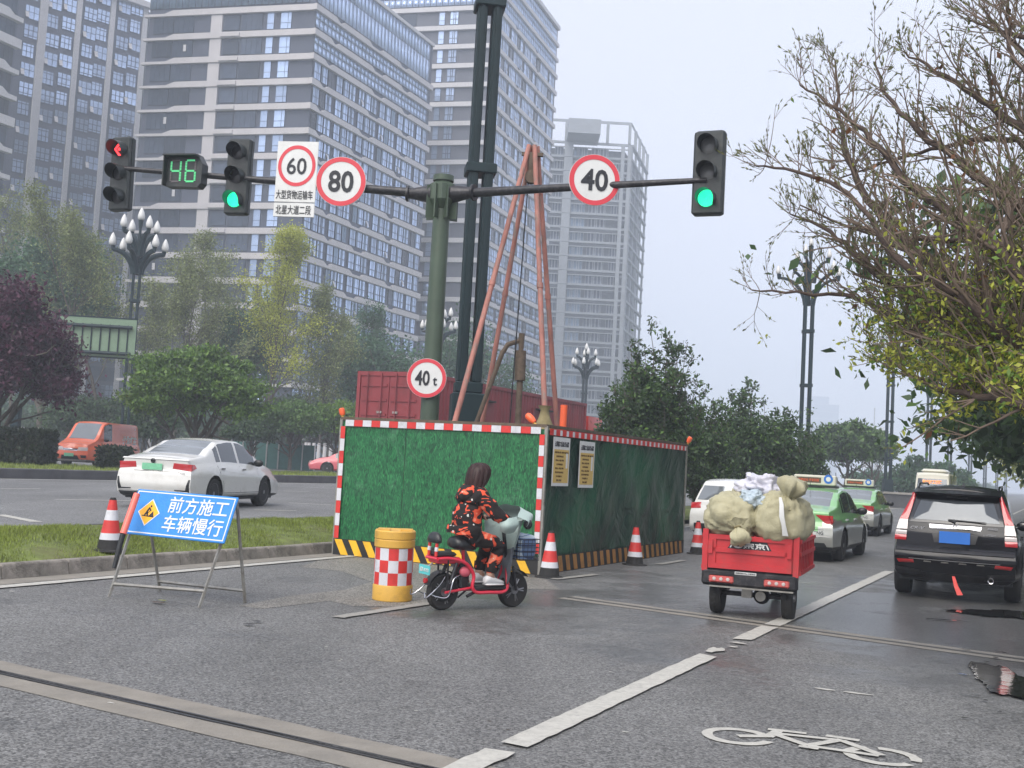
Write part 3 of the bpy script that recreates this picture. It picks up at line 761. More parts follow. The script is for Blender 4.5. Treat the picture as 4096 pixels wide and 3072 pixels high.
def led(name, parent, m, cx, cz, r, shape='disc'):
    b = B()
    if shape == 'disc':
        for k in range(11):
            for q in range(max(1, k * 5)):
                a = 2 * PI * q / max(1, k * 5); rr = r * k / 10.5
                b.box((cx + rr * math.cos(a) - .0052, -.012, cz + rr * math.sin(a) - .0052), (cx + rr * math.cos(a) + .0052, 0, cz + rr * math.sin(a) + .0052), m)
    return b.build(name, parent)
mat('led_green', (.02, .3, .16), .4, var=0, emit=(.02, .95, .42, 1.7)); mat('led_red', (.4, .02, .02), .4, var=0, emit=(1, .04, .05, 2.6)); mat('led_green_dim', (.1, .5, .2), .4, var=0, emit=(.12, .8, .35, .45)); mat('led_off', (.16, .14, .15), .6, var=0)
mat('lens_green', (.01, .10, .05), .3, var=0, emit=(.0, .42, .18, .30)); mat('housing', (.020, .026, .027), .45, var=.15, scale=5, dirt=(.07, .07, .065, .5), dscale=6)
def signal(loc, rz, label, lit, hH=1.34, wid=.40):
    t = thing('traffic_light', label, 'traffic light', loc, rz, 'signal heads hung on the two arms')
    def f(b, m):
        b.bbox((-wid / 2, 0, -hH / 2), (wid / 2, .20, hH / 2), m, .03)
        b.box((-wid / 2 - .012, .06, -hH / 2 + .05), (wid / 2 + .012, .10, hH / 2 - .05), m)
    one('housing', t, 'housing', f)
    one('bracket', t, 'black_metal', lambda b, m: b.box((-.06, .2, -.32), (.06, .28, .34), m))
    for i, z in enumerate((hH / 3.15, 0, -hH / 3.15)):
        on = lit.get(i)
        if on == 'green': lens = one('lens', t, 'lens_green', lambda b, m: b.lathe([(.142, 0), (.13, .018), (.08, .03), (0.001, .035)], m, 24, T3((0, .002, z), rx=PI / 2)), 60); led('led_dots', lens, 'led_green', 0, z, .14).location = (0, -.036, 0)
        elif on == 'arrow':
            lens = one('lens', t, 'dark_lens', lambda b, m: b.lathe([(.142, 0), (.13, .018), (0.001, .03)], m, 24, T3((0, .002, z), rx=PI / 2)), 60)
            b = B()
            for s in (-1, 1): b.prism([(-.10, z), (-.065, z), (.045, z + s * .12), (-.0, z + s * .125)][::s], -.05, -.033, 'led_red')
            b.prism([(-.02, z - .022), (.10, z - .022), (.10, z + .022), (-.02, z + .022)], -.05, -.033, 'led_red'); b.build('arrow', lens)
        else: lens = one('lens', t, 'grey_lens' if lit.get('grey') else 'dark_lens', lambda b, m: b.lathe([(.142, 0), (.13, .018), (.08, .028), (0.001, .035)], m, 24, T3((0, .002, z), rx=PI / 2)), 60)
        def vis(b, m):
            n = 22; vs, fs = [], []
            for k in range(n + 1):
                a = R(-40) + R(260) * k / n; dp = .30 * (.32 + .68 * max(0, math.sin((a - R(-40)) / R(260) * PI)) ** .6)
                for rr, y in ((.155, 0), (.150, -dp), (.146, -dp), (.151, 0)): vs.append((rr * math.cos(a), y, z + rr * math.sin(a) - (.0 if y == 0 else .03 * dp / .3)))
                if k:
                    o = 4 * k
                    for j in range(3): fs.append((o - 4 + j, o + j, o + j + 1, o - 3 + j))
            b.add(vs, fs, m)
        one('visor', t, 'housing', vis, 50)
    return t
faceRZ = lambda x, y, k=.75: -math.atan2(x, y) * k
l1 = P(119, 173, 20.9); l2 = P(237, 176, 20.6); l3 = P(708, 172, 18.0)
t1 = signal(l1, R(-16), 'left-turn signal head with a lit red arrow at the end of the long arm', {0: 'arrow'}, 1.40, .42); t1.rotation_euler = (0, R(-1.5), R(-16))
t2 = signal(l2, R(-10), 'signal head showing green between the countdown display and the 60 sign', {2: 'green'}, 1.42, .45)
t3 = signal(l3, R(-22), 'signal head showing green with grey upper lenses at the end of the short arm', {2: 'green', 'grey': 1}, 1.38, .50)
# countdown display
cd_ = P(183.5, 171, 20.5)
cd = thing('countdown_display', 'black countdown box with green segment digits 46 on the signal arm', 'countdown timer', cd_, R(-14))
one('housing', cd, 'housing', lambda b, m: b.prism([(-.34, -.28), (.30, -.30), (.37, -.22), (.37, .14), (.26, .32), (.14, .27), (-.36, .27)], 0, .22, m))
one('hood', cd, 'housing', lambda b, m: b.box((-.36, -.16, .26), (.30, .02, .285), m).box((-.36, -.12, -.28), (-.34, .02, .27), m))
SEG = {'a': (0, 1, 1), 'b': (1, .5, 0), 'c': (1, -.5, 0), 'd': (0, -1, 1), 'e': (-1, -.5, 0), 'f': (-1, .5, 0), 'g': (0, 0, 1)}
for dx, on in ((-.155, 'bcfg'), (.145, 'acdefg')):
    for sname, (sx, sz, hor) in SEG.items():
        m_ = 'led_green_dim' if sname in on else 'led_off'
        cx, cz = dx + sx * .095, sz * .195; b = B()
        if hor: [b.box((cx - .08 + k * .027, -.012, cz - .016), (cx - .08 + k * .027 + .018, 0, cz + .016), m_) for k in range(6)]
        else: [b.box((cx - .016, -.012, cz - .085 + k * .029), (cx + .016, 0, cz - .085 + k * .029 + .019), m_) for k in range(6)]
        b.build('segment', cd)

def disc(b, r, y0, y1, m, n=40): b.add([(r * math.cos(2 * PI * k / n), y0, r * math.sin(2 * PI * k / n)) for k in range(n)] + [(r * math.cos(2 * PI * k / n), y1, r * math.sin(2 * PI * k / n)) for k in range(n)], [tuple(range(n))[::-1], tuple(range(n, 2 * n))] + [(k, (k + 1) % n, (k + 1) % n + n, k + n) for k in range(n)][::1], m)
def ring(b, r0, r1, y, m, n=44):
    b.add([(r * math.cos(2 * PI * k / n), y, r * math.sin(2 * PI * k / n)) for r in (r0, r1) for k in range(n)], [(k, k + n, (k + 1) % n + n, (k + 1) % n) for k in range(n)], m)
def round_sign(loc, rz, r, txt, label, ts, tw, plate='sign_white', bold=.022, extra=None):
    t = thing('speed_limit_sign', label, 'road sign', loc, rz)
    if plate: one('plate', t, plate, lambda b, m: disc(b, r, 0, .02, m))
    one('red_ring', t, 'sign_red', lambda b, m: ring(b, r * .80, r * .985, -.005, m))
    text('number', txt, ts, 'sign_black', t, (0, -.008, 0), width=tw, bold=bold, height=ts)
    one('clamp', t, 'alu', lambda b, m: b.box((-.05, .02, -.06), (.05, .12, .06), m))
    return t
s80 = P(341, 181.5, 20.22); round_sign(s80, R(-2), .455, '80', 'round speed limit sign reading 80 on the left arm beside the green pole', .40, .46)
s40 = P(594.5, 180, 18.66); round_sign(s40, R(7), .435, '40', 'round speed limit sign reading 40 on the right arm past the pipes', .37, .46)
w40 = P(426.5, 378, PYg - .25); wt = round_sign((w40.x, PYg - .22, w40.z), R(-2), .35, '40', 'round weight limit sign reading 40t fixed to the green pole', .27, .26)
for c in wt.children:
    if c.name.startswith('number'): c.location.x -= .075
text('unit', 't', .2, 'sign_black', wt, (.15, -.008, -.05), bold=.02, width=.075, height=.15)
s60 = P(296, 178, 20.34)
pl = thing('speed_limit_sign', 'white rectangular board with a red ringed 60 and two lines of Chinese', 'road sign', s60, R(-7))
one('plate', pl, 'sign_white', lambda b, m: b.bbox((-.385, 0, -.45), (.385, .02, .68), m, .008))
pl2 = one('lower_plate', pl, 'sign_white', lambda b, m: b.bbox((-.385, 0, -.72), (.385, .02, -.46), m, .008))
def r60(b, m):
    n = 44
    b.add([(r * math.cos(2 * PI * k / n), -.005, .225 + r * 1.08 * math.sin(2 * PI * k / n)) for r in (.29, .352) for k in range(n)], [(k, k + n, (k + 1) % n + n, (k + 1) % n) for k in range(n)], m)
one('red_ring', pl, 'sign_red', r60)
text('number', '60', .3, 'sign_black', pl, (0, -.006, .22), width=.37, height=.31, bold=.012)
text('lettering', '大型货物运输车', .12, 'sign_black', pl, (-.01, -.006, -.31), width=.69, height=.165, bold=.006)
text('lettering', '北星大道二段', .12, 'sign_black', pl, (-.01, -.006, -.59), width=.66, height=.17, bold=.006)
pl.rotation_euler = (0, 0, R(-7))

# ---- street lamps
def lily(px, Y, label, H=13.6, group='lily street lamps', npost=3, scale=1., rz=0., loc=None):
    x, y = (P(px, 450, Y).x, Y) if loc is None else loc
    t = thing('street_lamp', label, 'street lamp', (x, y, .1), rz, group)
    return t
def make_lily(t, H, tiers, spread=.24, pr=.055, mname='lamp_teal', bulb=.17, hb=.62, aw=.18):
    one('base', t, mname, lambda b, m: b.box((-spread - .08, -spread - .08, 0), (spread + .08, spread + .08, 2.0), m))
    for a in (45, 135, 225, 315):
        cx, cy = spread * math.cos(R(a)), spread * math.sin(R(a))
        one('post', t, mname, lambda b, m: b.box((cx - pr, cy - pr, 1.9), (cx + pr, cy + pr, H - 2.9), m))
    for z in np.arange(3.6, H - 3, 2.9): one('brace', t, mname, lambda b, m: b.box((-spread - .03, -spread - .03, z), (spread + .03, spread + .03, z + .16), m))
    for z0, reach, rise, n, ph in tiers:
        for k in range(n):
            a = 2 * PI * k / n + ph
            def arm_(b, m):
                pts = []
                for q in range(9):
                    w_ = q / 8; rr = spread * .8 + (reach - spread) * w_ ** 1.5; pts.append((rr * math.cos(a), rr * math.sin(a), z0 + rise * (1 - (1 - w_) ** 1.9)))
                b.tube(pts, [aw - .05 * q / 8 for q in range(9)], m, 6)
                e = pts[-1]; b.cyl((e[0], e[1], e[2] - .08), (e[0], e[1], e[2] + .2), .08, m, .13, 10)
            o = one('arm', t, mname, arm_, 40)
            e = (reach * math.cos(a), reach * math.sin(a), z0 + rise + .2)
            one('bulb', o, 'bulb_white', lambda b, m: b.lathe([(bulb * .5, 0), (bulb, .12 * hb), (bulb * 1.06, .34 * hb), (bulb * .8, .62 * hb), (bulb * .4, .86 * hb), (.004, hb)], m, 12, T3(e)), 60)
    one('mast', t, mname, lambda b, m: b.cyl((0, 0, H - 3.2), (0, 0, H - 1.2), .11, m, .07, 10).cyl((0, 0, H - 1.2), (0, 0, H - hb), .09, m, .14, 10), 40)
    tb = one('bulb', t, 'bulb_white', lambda b, m: b.lathe([(bulb * .5, 0), (bulb, .12 * hb), (bulb * 1.06, .34 * hb), (bulb * .8, .62 * hb), (bulb * .4, .86 * hb), (.004, hb)], m, 12, T3((0, 0, H - hb))), 60)
TI = [(9.5, 1.75, 1.9, 8, .3), (11.4, 1.25, 1.35, 5, .1)]
L1 = thing('street_lamp', 'tall teal lamp with many white lily bulbs behind the green sign board', 'street lamp', (P(123, 450, 63).x, 63, .1), .2, 'lily street lamps')
zt = P(141, 209, 63).z
make_lily(L1, zt, [(zt - 3.8, 1.42, 1.25, 6, .25), (zt - 2.8, 1.0, 1.3, 4, .6)], bulb=.185, hb=.74)
cmap = {}
for c in bpy.data.objects:
    if c.parent: cmap.setdefault(c.parent.name, []).append(c)
c = copy_tree(L1, (P(431, 460, 91).x, 91, 0), .6, 'lily bulb lamp half hidden behind the olive green pole', cmap); c.scale = (.98,) * 3
c = copy_tree(L1, (P(580.5, 470, 116).x, 116, 0), 1.1, 'small far lily bulb lamp standing clear above the red container truck', cmap); c.scale = (.98,) * 3
# row of four-post lamps on the near median
MED = -12.1
lab = ['four-post lamp whose arms vanish in the bare branches, nearest of the row ahead', 'four-post lamp rising from the round trees, second of the row ahead', 'third lamp of the row, just above the cream van', 'fourth lamp of the row, thin beside the leafy crown', 'fifth lamp of the far row']
first = None
for i, px in enumerate((803, 888, 928, 949, 970, 985, 997, 1006)):
    x, y = on_v(px, MED)
    if i == 0:
        first = thing('street_lamp', lab[0], 'street lamp', (x, y, .1), .35 - YAW, 'slender lamps in a row along the median'); make_lily(first, 14.6, [(10.9, 1.7, 1.5, 5, .3), (12.1, 1.0, 1.2, 3, .1)], spread=.27, pr=.07, bulb=.12, hb=.5, aw=.12)
        cmap = {}
        for c in bpy.data.objects:
            if c.parent: cmap.setdefault(c.parent.name, []).append(c)
    else: copy_tree(first, (x, y, .1), .35 - YAW, ('third lamp of the row, beside the crown edge above the cream minibus', 'fourth')[0] if i == 2 else (lab[i] if i < 2 else '%s lamp of the row, fading into the haze under the leafy crown' % ('fourth', 'fifth', 'sixth', 'seventh', 'eighth and last')[i - 3]), cmap)
# the big black-green twin post by the hoarding (its top leaves the frame)
x, y = P(466, 420, 25.0).x, 25.0
bt = thing('lamp_post', 'massive dark teal twin-box lamp post rising out of the top of the frame', 'lamp post', (x, y, .1), R(8))
one('base', bt, 'pole_teal', lambda b, m: b.bbox((-.36, -.36, 0), (.36, .36, 3.05), m, .03).bbox((-.30, -.30, 3.05), (.30, .30, 3.3), m, .03))
for cx, cy in ((-.165, -.15), (.165, -.15), (-.165, .15), (.165, .15)):
    def f(b, m):
        w_ = .105
        b.bbox((cx - w_, cy - w_, 3.3), (cx + w_, cy + w_, 15.6), m, .02)
        b.box((cx - .035, cy - w_ - .03, 3.3), (cx + .035, cy - w_ + .01, 15.6), m)
    one('post', bt, 'pole_teal', f)
for z in (7.95, 11.75): one('collar', bt, 'pole_teal', lambda b, m: b.bbox((-.34, -.33, z), (.34, .33, z + .22), m, .02))
for k in range(6):
    a = k * PI / 3 + .2; one('arm', bt, 'pole_teal', lambda b, m: b.tube([(.2 * math.cos(a), .2 * math.sin(a), 13.4), (.5 * math.cos(a), .5 * math.sin(a), 14.2), (1.3 * math.cos(a), 1.3 * math.sin(a), 15.1), (2.6 * math.cos(a), 2.6 * math.sin(a), 15.5)], [.1, .12, .11, .09], m, 8))
# green direction board seen from behind
gb = P(97, 337, 55.5)
sb = thing('direction_board', 'back of a pale green direction board with vertical ribs on the left lamp', 'road sign', gb, R(2))
W2, H2 = 1.87, .95
one('panel', sb, mat('board_green', (.16, .24, .16), .5, var=.08).name, lambda b, m: b.box((-W2, 0, -H2), (W2, .05, H2), m))
for k in range(8): one('rib', sb, 'lamp_teal', lambda b, m: b.box((-W2 + .25 + k * .44, -.06, -H2 + .25), (-W2 + .30 + k * .44, 0, H2 - .3), m))
for z in (-H2 + .18, H2 - .42): one('rail', sb, 'lamp_teal', lambda b, m: b.cyl((-W2 - .5, -.16, z), (W2 - .15, -.16, z), .09, m, n=10))
for z in (-H2 - .06, H2): one('frame_edge', sb, 'lamp_teal', lambda b, m: b.box((-W2 - .04, -.02, z), (W2 + .04, .07, z + .06), m))
# plain teal post at the far left
pp = thing('post', 'plain teal post standing by the left hedge', 'post', (P(14, 440, 52).x, 52, 0)); one('shaft', pp, 'lamp_teal', lambda b, m: b.box((-.18, -.18, 0), (.18, .18, 3.0), m).box((-.24, -.24, 0), (.24, .24, .3), m))

# ================================================================ HOARDING
U0, V0, V1, U1, HB = 15.85, -10.75, -7.05, 23.2, 2.24
def grass_print():
    mt = bpy.data.materials.new('turf_print'); mt.use_nodes = True; M['turf_print'] = mt
    n = mt.node_tree.nodes; l = mt.node_tree.links; b = n['Principled BSDF']; b.inputs['Roughness'].default_value = .42
    tc = n.new('ShaderNodeTexCoord'); mp = n.new('ShaderNodeMapping'); mp.inputs['Scale'].default_value = (34, 34, 9); l.new(tc.outputs['Object'], mp.inputs[0])
    q = n.new('ShaderNodeTexNoise'); q.inputs['Scale'].default_value = 1; q.inputs['Detail'].default_value = 5; q.inputs['Distortion'].default_value = 1.6; l.new(mp.outputs[0], q.inputs[0])
    q2 = n.new('ShaderNodeTexNoise'); q2.inputs['Scale'].default_value = 1.1; q2.inputs['Detail'].default_value = 4; l.new(tc.outputs['Object'], q2.inputs[0])
    cr = n.new('ShaderNodeValToRGB'); e = cr.color_ramp.elements; e[0].position = .36; e[0].color = (.004, .045, .018, 1); e[1].position = .72; e[1].color = (.040, .25, .08, 1)
    k = e.new(.5); k.color = (.008, .105, .036, 1); l.new(q.outputs[0], cr.inputs[0])
    sc = n.new('ShaderNodeTexNoise'); sc.inputs['Scale'].default_value = 1.5; sc.inputs['Detail'].default_value = 9; sc.inputs['Roughness'].default_value = .75; sc.inputs['Distortion'].default_value = .8; l.new(tc.outputs['Object'], sc.inputs[0])
    mr = n.new('ShaderNodeMapRange'); mr.inputs[1].default_value = .55; mr.inputs[2].default_value = .75; mr.inputs[4].default_value = .42; l.new(sc.outputs[0], mr.inputs[0])
    mx = n.new('ShaderNodeMix'); mx.data_type = 'RGBA'; l.new(mr.outputs[0], mx.inputs[0]); l.new(cr.outputs[0], mx.inputs[6]); mx.inputs[7].default_value = (.14, .30, .19, 1); l.new(mx.outputs[2], b.inputs['Base Color'])
    bp = n.new('ShaderNodeBump'); bp.inputs['Strength'].default_value = .25; bp.inputs['Distance'].default_value = .08; l.new(q2.outputs[0], bp.inputs['Height']); l.new(bp.outputs[0], b.inputs['Normal'])
grass_print()
def side_print():
    mt = bpy.data.materials.new('side_sheet'); mt.use_nodes = True; M['side_sheet'] = mt
    n = mt.node_tree.nodes; l = mt.node_tree.links; b = n['Principled BSDF']; b.inputs['Roughness'].default_value = .38; b.inputs['Specular IOR Level'].default_value = .35
    tc = n.new('ShaderNodeTexCoord'); mp = n.new('ShaderNodeMapping'); mp.inputs['Scale'].default_value = (3, 5, .45); l.new(tc.outputs['Object'], mp.inputs[0])
    q = n.new('ShaderNodeTexNoise'); q.inputs['Scale'].default_value = 2.2; q.inputs['Detail'].default_value = 8; q.inputs['Roughness'].default_value = .65; l.new(mp.outputs[0], q.inputs[0])
    cr = n.new('ShaderNodeValToRGB'); e = cr.color_ramp.elements; e[0].position = .40; e[0].color = (.006, .034, .022, 1); e[1].position = .78; e[1].color = (.08, .15, .11, 1); k = e.new(.56); k.color = (.006, .032, .018, 1); k = e.new(.64); k.color = (.02, .06, .04, 1); l.new(q.outputs[0], cr.inputs[0])
    q3 = n.new('ShaderNodeTexNoise'); q3.inputs['Scale'].default_value = .8; l.new(tc.outputs['Object'], q3.inputs[0])
    mr = n.new('ShaderNodeMapRange'); mr.inputs[1].default_value = .45; mr.inputs[2].default_value = .65; mr.inputs[4].default_value = .6; l.new(q3.outputs[0], mr.inputs[0])
    mx = n.new('ShaderNodeMix'); mx.data_type = 'RGBA'; l.new(mr.outputs[0], mx.inputs[0]); l.new(cr.outputs[0], mx.inputs[6]); mx.inputs[7].default_value = (.012, .11, .05, 1); l.new(mx.outputs[2], b.inputs['Base Color'])
    q2 = n.new('ShaderNodeTexNoise'); q2.inputs['Scale'].default_value = 1.6; q2.inputs['Detail'].default_value = 4; q2.inputs['Distortion'].default_value = 1.5; l.new(tc.outputs['Object'], q2.inputs[0])
    bp = n.new('ShaderNodeBump'); bp.inputs['Strength'].default_value = .5; bp.inputs['Distance'].default_value = .16; l.new(q2.outputs[0], bp.inputs['Height']); l.new(bp.outputs[0], b.inputs['Normal'])
side_print()
hb = thing('construction_hoarding', 'green hoarding round the drill site with red-white edging and yellow-black foot stripes', 'hoarding', (*UV(U0, V1), 0), -YAW)
LF, LS = V1 - V0, U1 - U0
# front: local x from -LF to 0, y=0 ; side: x=0, y 0..LS
nP = 3
for k in range(nP):
    x0, x1 = -LF + LF * k / nP, -LF + LF * (k + 1) / nP
    def f(b, m):
        n = 10; vs, fs = [], []
        for i in range(n + 1):
            for j in range(n + 1):
                xx = x0 + .004 + (x1 - x0 - .008) * i / n; zz = .03 + (HB - .06) * j / n
                vs.append((xx, .012 * math.sin(xx * 3.1 + zz * 2) * math.sin(zz * 1.7) - (.006 if i in (0, n) else 0), zz))
                if i and j: a = (i - 1) * (n + 1) + j - 1; fs.append((a, a + n + 1, a + n + 2, a + 1))
        b.add(vs, fs, m); b.box((x0 + .01, .02, .05), (x1 - .01, .05, HB - .04), 'steel')
    one('panel', hb, 'turf_print', f, 60)
nS = 4
for k in range(nS):
    y0, y1 = LS * k / nS, LS * (k + 1) / nS
    def f(b, m):
        n = 14; vs, fs = [], []
        for i in range(n + 1):
            for j in range(n + 1):
                yy = y0 + .004 + (y1 - y0 - .008) * i / n; zz = .03 + (HB - .06) * j / n
                vs.append((.014 * math.sin(yy * 4.3 + zz * 3) + .010 * math.sin(yy * 9 - zz * 5), yy, zz))
                if i and j: a = (i - 1) * (n + 1) + j - 1; fs.append((a, a + n + 1, a + n + 2, a + 1))
        b.add(vs, fs, m); b.box((-.06, y0 + .01, .05), (-.035, y1 - .01, HB - .04), 'steel')
    one('panel', hb, 'side_sheet', f, 60, label='dented dark green side panel')
one('panel', hb, 'side_sheet', lambda b, m: b.box((-LF, LS - .03, .03), (0, LS, HB), m)); one('panel', hb, 'side_sheet', lambda b, m: b.box((-LF, .06, .03), (-LF + .03, LS - .04, HB), m))
# top rails, posts
one('top_rail', hb, 'rusty', lambda b, m: b.box((-LF - .03, -.03, HB), (.03, .05, HB + .045), m)); one('top_rail', hb, 'rusty', lambda b, m: b.box((-.05, .05, HB), (.03, LS, HB + .045), m))
for x_, y_ in ((.02, 0.0), (-LF - .02, 0.0), (0, LS)): one('post', hb, 'steel', lambda b, m: b.box((x_ - .025, y_ - .025, 0), (x_ + .025, y_ + .025, HB + .02), m))
# red / white reflective edging
def edge(p, q, n, w_, yoff, first='cone_red', hor=True):
    for k in range(n):
        a, c = k / n, (k + 1) / n; m_ = ('cone_red', 'cone_white')[(k + (first == 'cone_white')) % 2]
        if hor: one('edge_strip', hb, m_, lambda b, m: b.box((p + (q - p) * a, yoff - .003, HB - w_), (p + (q - p) * c - .004, yoff, HB - .002), m))
        else: one('edge_strip', hb, m_, lambda b, m: b.box((yoff - w_ / 2, -.036, p + (q - p) * a), (yoff + w_ / 2, -.033, p + (q - p) * c - .004), m))
edge(-LF + .07, -.06, 21, .105, -.03, 'cone_white')
edge(.28, HB - .11, 9, .085, -LF + .03, 'cone_red', False); edge(.32, HB - .11, 11, .085, -.035, 'cone_red', False)
for k in range(28):
    y0 = .12 + k * (LS - .2) / 28
    one('edge_strip', hb, 'cone_red', lambda b, m: b.box((.022, y0, HB - .11), (.025, y0 + .26, HB - .01), m))
    one('reflector', hb, 'cone_white', lambda b, m: b.box((.027, y0 + .14, HB - .105), (.031, y0 + .225, HB - .02), m))
# foot stripes
def foot(n, L, fn, ca, cb, h=.30):
    fn(0, L, 0, 0, cb, -1)
    w_ = L / n
    for k in range(n): fn(k * w_, k * w_ + w_ * .52, .14, 0, ca, k)
def ffront(a, c, sh, _, m_, k):
    x0 = -LF
    if k < 0: one('foot_band', hb, m_, lambda b, m: b.box((x0 - .02, -.028, .0), (.0, -.022, .27), m))
    else: one('foot_stripe', hb, m_, lambda b, m: b.prism([(x0 + a + sh, .012), (x0 + min(c + sh, L_), .012), (x0 + c, .26), (x0 + a, .26)], -.034, -.03, m))
L_ = LF - .01
foot(13, LF - .12, ffront, 'haz_yellow', 'haz_black')
for k in range(-1, 24):
    w_ = (LS - .1) / 24
    if k < 0: one('foot_band', hb, 'haz_black', lambda b, m: b.box((.026, .03, 0), (.030, LS, .27), m)); continue
    a = .05 + k * w_
    def f(b, m):
        pts = [(a + .09, .012), (a + .09 + w_ * .5, .012), (a + w_ * .5, .255), (a, .255)]
        b.add([(.033, y, z) for y, z in pts] + [(.036, y, z) for y, z in pts], [(4, 5, 6, 7), (0, 1, 5, 4), (1, 2, 6, 5), (2, 3, 7, 6), (3, 0, 4, 7)], m)
    one('foot_stripe', hb, 'haz_orange', f)
# two notices
def notice(y0, z0, w_, h_, label):
    t = thing('notice_board', label, 'notice', hb.matrix_world @ Vector((0, 0, 0)), 0, 'paper notices on the hoarding')
    Tm = Matrix.Translation((*UV(U0, V1), 0)) @ Matrix.Rotation(-YAW, 4, 'Z') @ T3((.045, y0, z0), rz=PI / 2)
    t.matrix_world = Tm
    one('sheet', t, 'sign_white', lambda b, m: b.box((0, -.006, 0), (w_, 0, h_), m))
    one('print_field', t, 'paper_yellow', lambda b, m: b.box((.035, -.009, .05), (w_ - .035, -.0065, h_ - .19), m))
    text('title', '占道施工信息公示牌', .08, 'sign_black', t, (w_ / 2, -.008, h_ - .105), width=w_ - .11, height=.085, bold=.02)
    rows = ['建设单位 施工时间 项目负责', '建设单位信息', '联系人 电话 地址', '施工单位名称信息', '联系人 电话 地址', '监督单位电话', '文明施工', '监督']
    for i, s_ in enumerate(rows): text('print_line', s_, .03, 'paper_ink', t, (w_ * (.5 if i == 0 else .40), -.0105, h_ - .235 - i * .062), width=(w_ - .12) * (1 if i == 0 else (.52, .6, .45, .62, .6, .5, .4)[i - 1]), height=.03, bold=.02)
    one('photo_strip', t, 'sign_white', lambda b, m: b.box((w_ - .15, -.0115, .28), (w_ - .08, -.0095, .52), m))
    return t
hb_m = Matrix.Translation((*UV(U0, V1), 0)) @ Matrix.Rotation(-YAW, 4, 'Z')
bpy.context.view_layer.update()
notice(.22, 1.35, .66, .76, 'yellow and white notice on the hoarding, the one nearer the corner post')
notice(1.30, 1.33, .66, .76, 'yellow and white notice on the hoarding, the one farther from the corner post')
# warning lamps on top
def wlamp(x, y, lab, tilt, sz=1.):
    p = hb_m @ Vector((x, y, HB)); t = thing('warning_lamp', lab, 'warning lamp', p, -YAW, 'red warning lamps on the hoarding')
    one('stalk', t, 'barrel_yellow', lambda b, m: b.cyl((0, 0, 0), (tilt * .1, 0, .07), .016, m, .025, 8))
    one('lens', t, 'orange', lambda b, m: b.tube([(tilt * .07, 0, .07), (tilt * .12, 0, .11), (tilt * .19, 0, .17), (tilt * .21, 0, .185)], [.035, .05 * sz, .05 * sz, .035], m, 14), 40)
wlamp(-LF, 0, 'red warning lamp on the left corner of the hoarding', -.25); wlamp(-.12, 0, 'tilted red warning lamp on the near right corner of the hoarding', -1.0, 1.1); wlamp(0, LS, 'red warning lamp on the far end of the hoarding', .4)

# ================================================================ DRILL RIG behind the hoarding
ap = P(532.5, 155, 20.6); AP = Vector((ap.x, ap.y, ap.z))
rig = thing('drill_tripod', 'tall tripod of rusty red steel pipes tied together at the top', 'drill rig', (AP.x, AP.y, 0))
def leg(px, py, Y, top=(0, 0)):
    e = P(px, py, Y); d = (e - (AP + Vector((top[0], 0, 0)))); k = (e.z - .05) / (AP.z - e.z) if AP.z > e.z else 0
    g = e + (e - AP) * ((e.z) / max(.1, AP.z - e.z)) ; g.z = 0
    a0 = Vector((top[0], top[1], AP.z + .18)); b0 = Vector((g.x - AP.x, g.y - AP.y, 0.02))
    o = one('leg', rig, 'rust_pipe', lambda b, m: b.cyl(b0, a0, .052, m, .046, 10), 40)
    for q in (.3, .64): c_ = b0.lerp(a0, q); d_ = (a0 - b0).normalized() * .05; one('joint_sleeve', o, 'rust_pipe', lambda b, m: b.cyl(c_ - d_, c_ + d_, .058, m, n=10), 40)
leg(459, 415, 19.4, (-.07, 0)); leg(484, 418, 21.4, (-.03, .06)); leg(544, 418, 19.4, (.03, 0)); leg(555, 424, 21.6, (.08, .05))
one('head', rig, 'rusty', lambda b, m: b.box((-.2, -.04, AP.z - .02), (.2, .04, AP.z + .04), m).cyl((0, -.08, AP.z - .42), (0, .08, AP.z - .42), .12, m, n=14).box((-.06, -.05, AP.z - .45), (.06, .05, AP.z), m))
one('cable', rig, 'black_metal', lambda b, m: b.tube([(-.05, 0, AP.z - .4), (-.12, 0, AP.z * .5), (-.2, 0, .1)], .012, m, 4))
a_ = P(519, 425, 20.8); b__ = P(521.5, 340, 20.8)
dp = thing('drill_pipe', 'grey brown drill pipe standing upright with a swivel head and side hose', 'drill pipe', (a_.x, 20.8, 0))
hx = b__.x - a_.x
one('pipe', dp, 'rusty', lambda b, m: b.cyl((0, 0, 0), (hx * .8, 0, b__.z - .5), .06, m, n=10), 40)
one('swivel', dp, 'rusty', lambda b, m: b.cyl((hx * .8, 0, b__.z - .75), (hx, 0, b__.z - .2), .1, m, n=12).cyl((hx, 0, b__.z - .2), (hx, 0, b__.z + .12), .05, m, .06, 10).tube([(hx, 0, b__.z), (hx - .25, 0, b__.z - .1), (hx - .33, 0, b__.z - .25)], .045, m, 8), 40)
q_ = P(476, 423, 20.7)
one('hose', dp, 'rusty', lambda b, m: b.tube([(hx - .33, 0, b__.z - .22), (q_.x - a_.x, 0, q_.z)], [.045, .04], m, 8), 40)
s_ = P(544, 418, 19.2); sk = thing('cloth_sack', 'olive sack tied round the foot of the right tripod leg', 'sack', (s_.x, 19.05, 0)); one('cloth', sk, 'rope', lambda b, m: b.lathe([(.10, s_.z - .75), (.20, s_.z - .55), (.19, s_.z - .2), (.10, s_.z + .0), (.07, s_.z + .12), (.12, s_.z + .2)], m, 9), 60)
o_ = P(563, 405, 20.5); om = thing('marker_post', 'bright orange plastic marker post behind the hoarding', 'marker post', (o_.x, 20.5, 0)); one('tube', om, 'orange', lambda b, m: b.cyl((0, 0, 0), (.02, 0, o_.z), .065, m, n=14), 40)

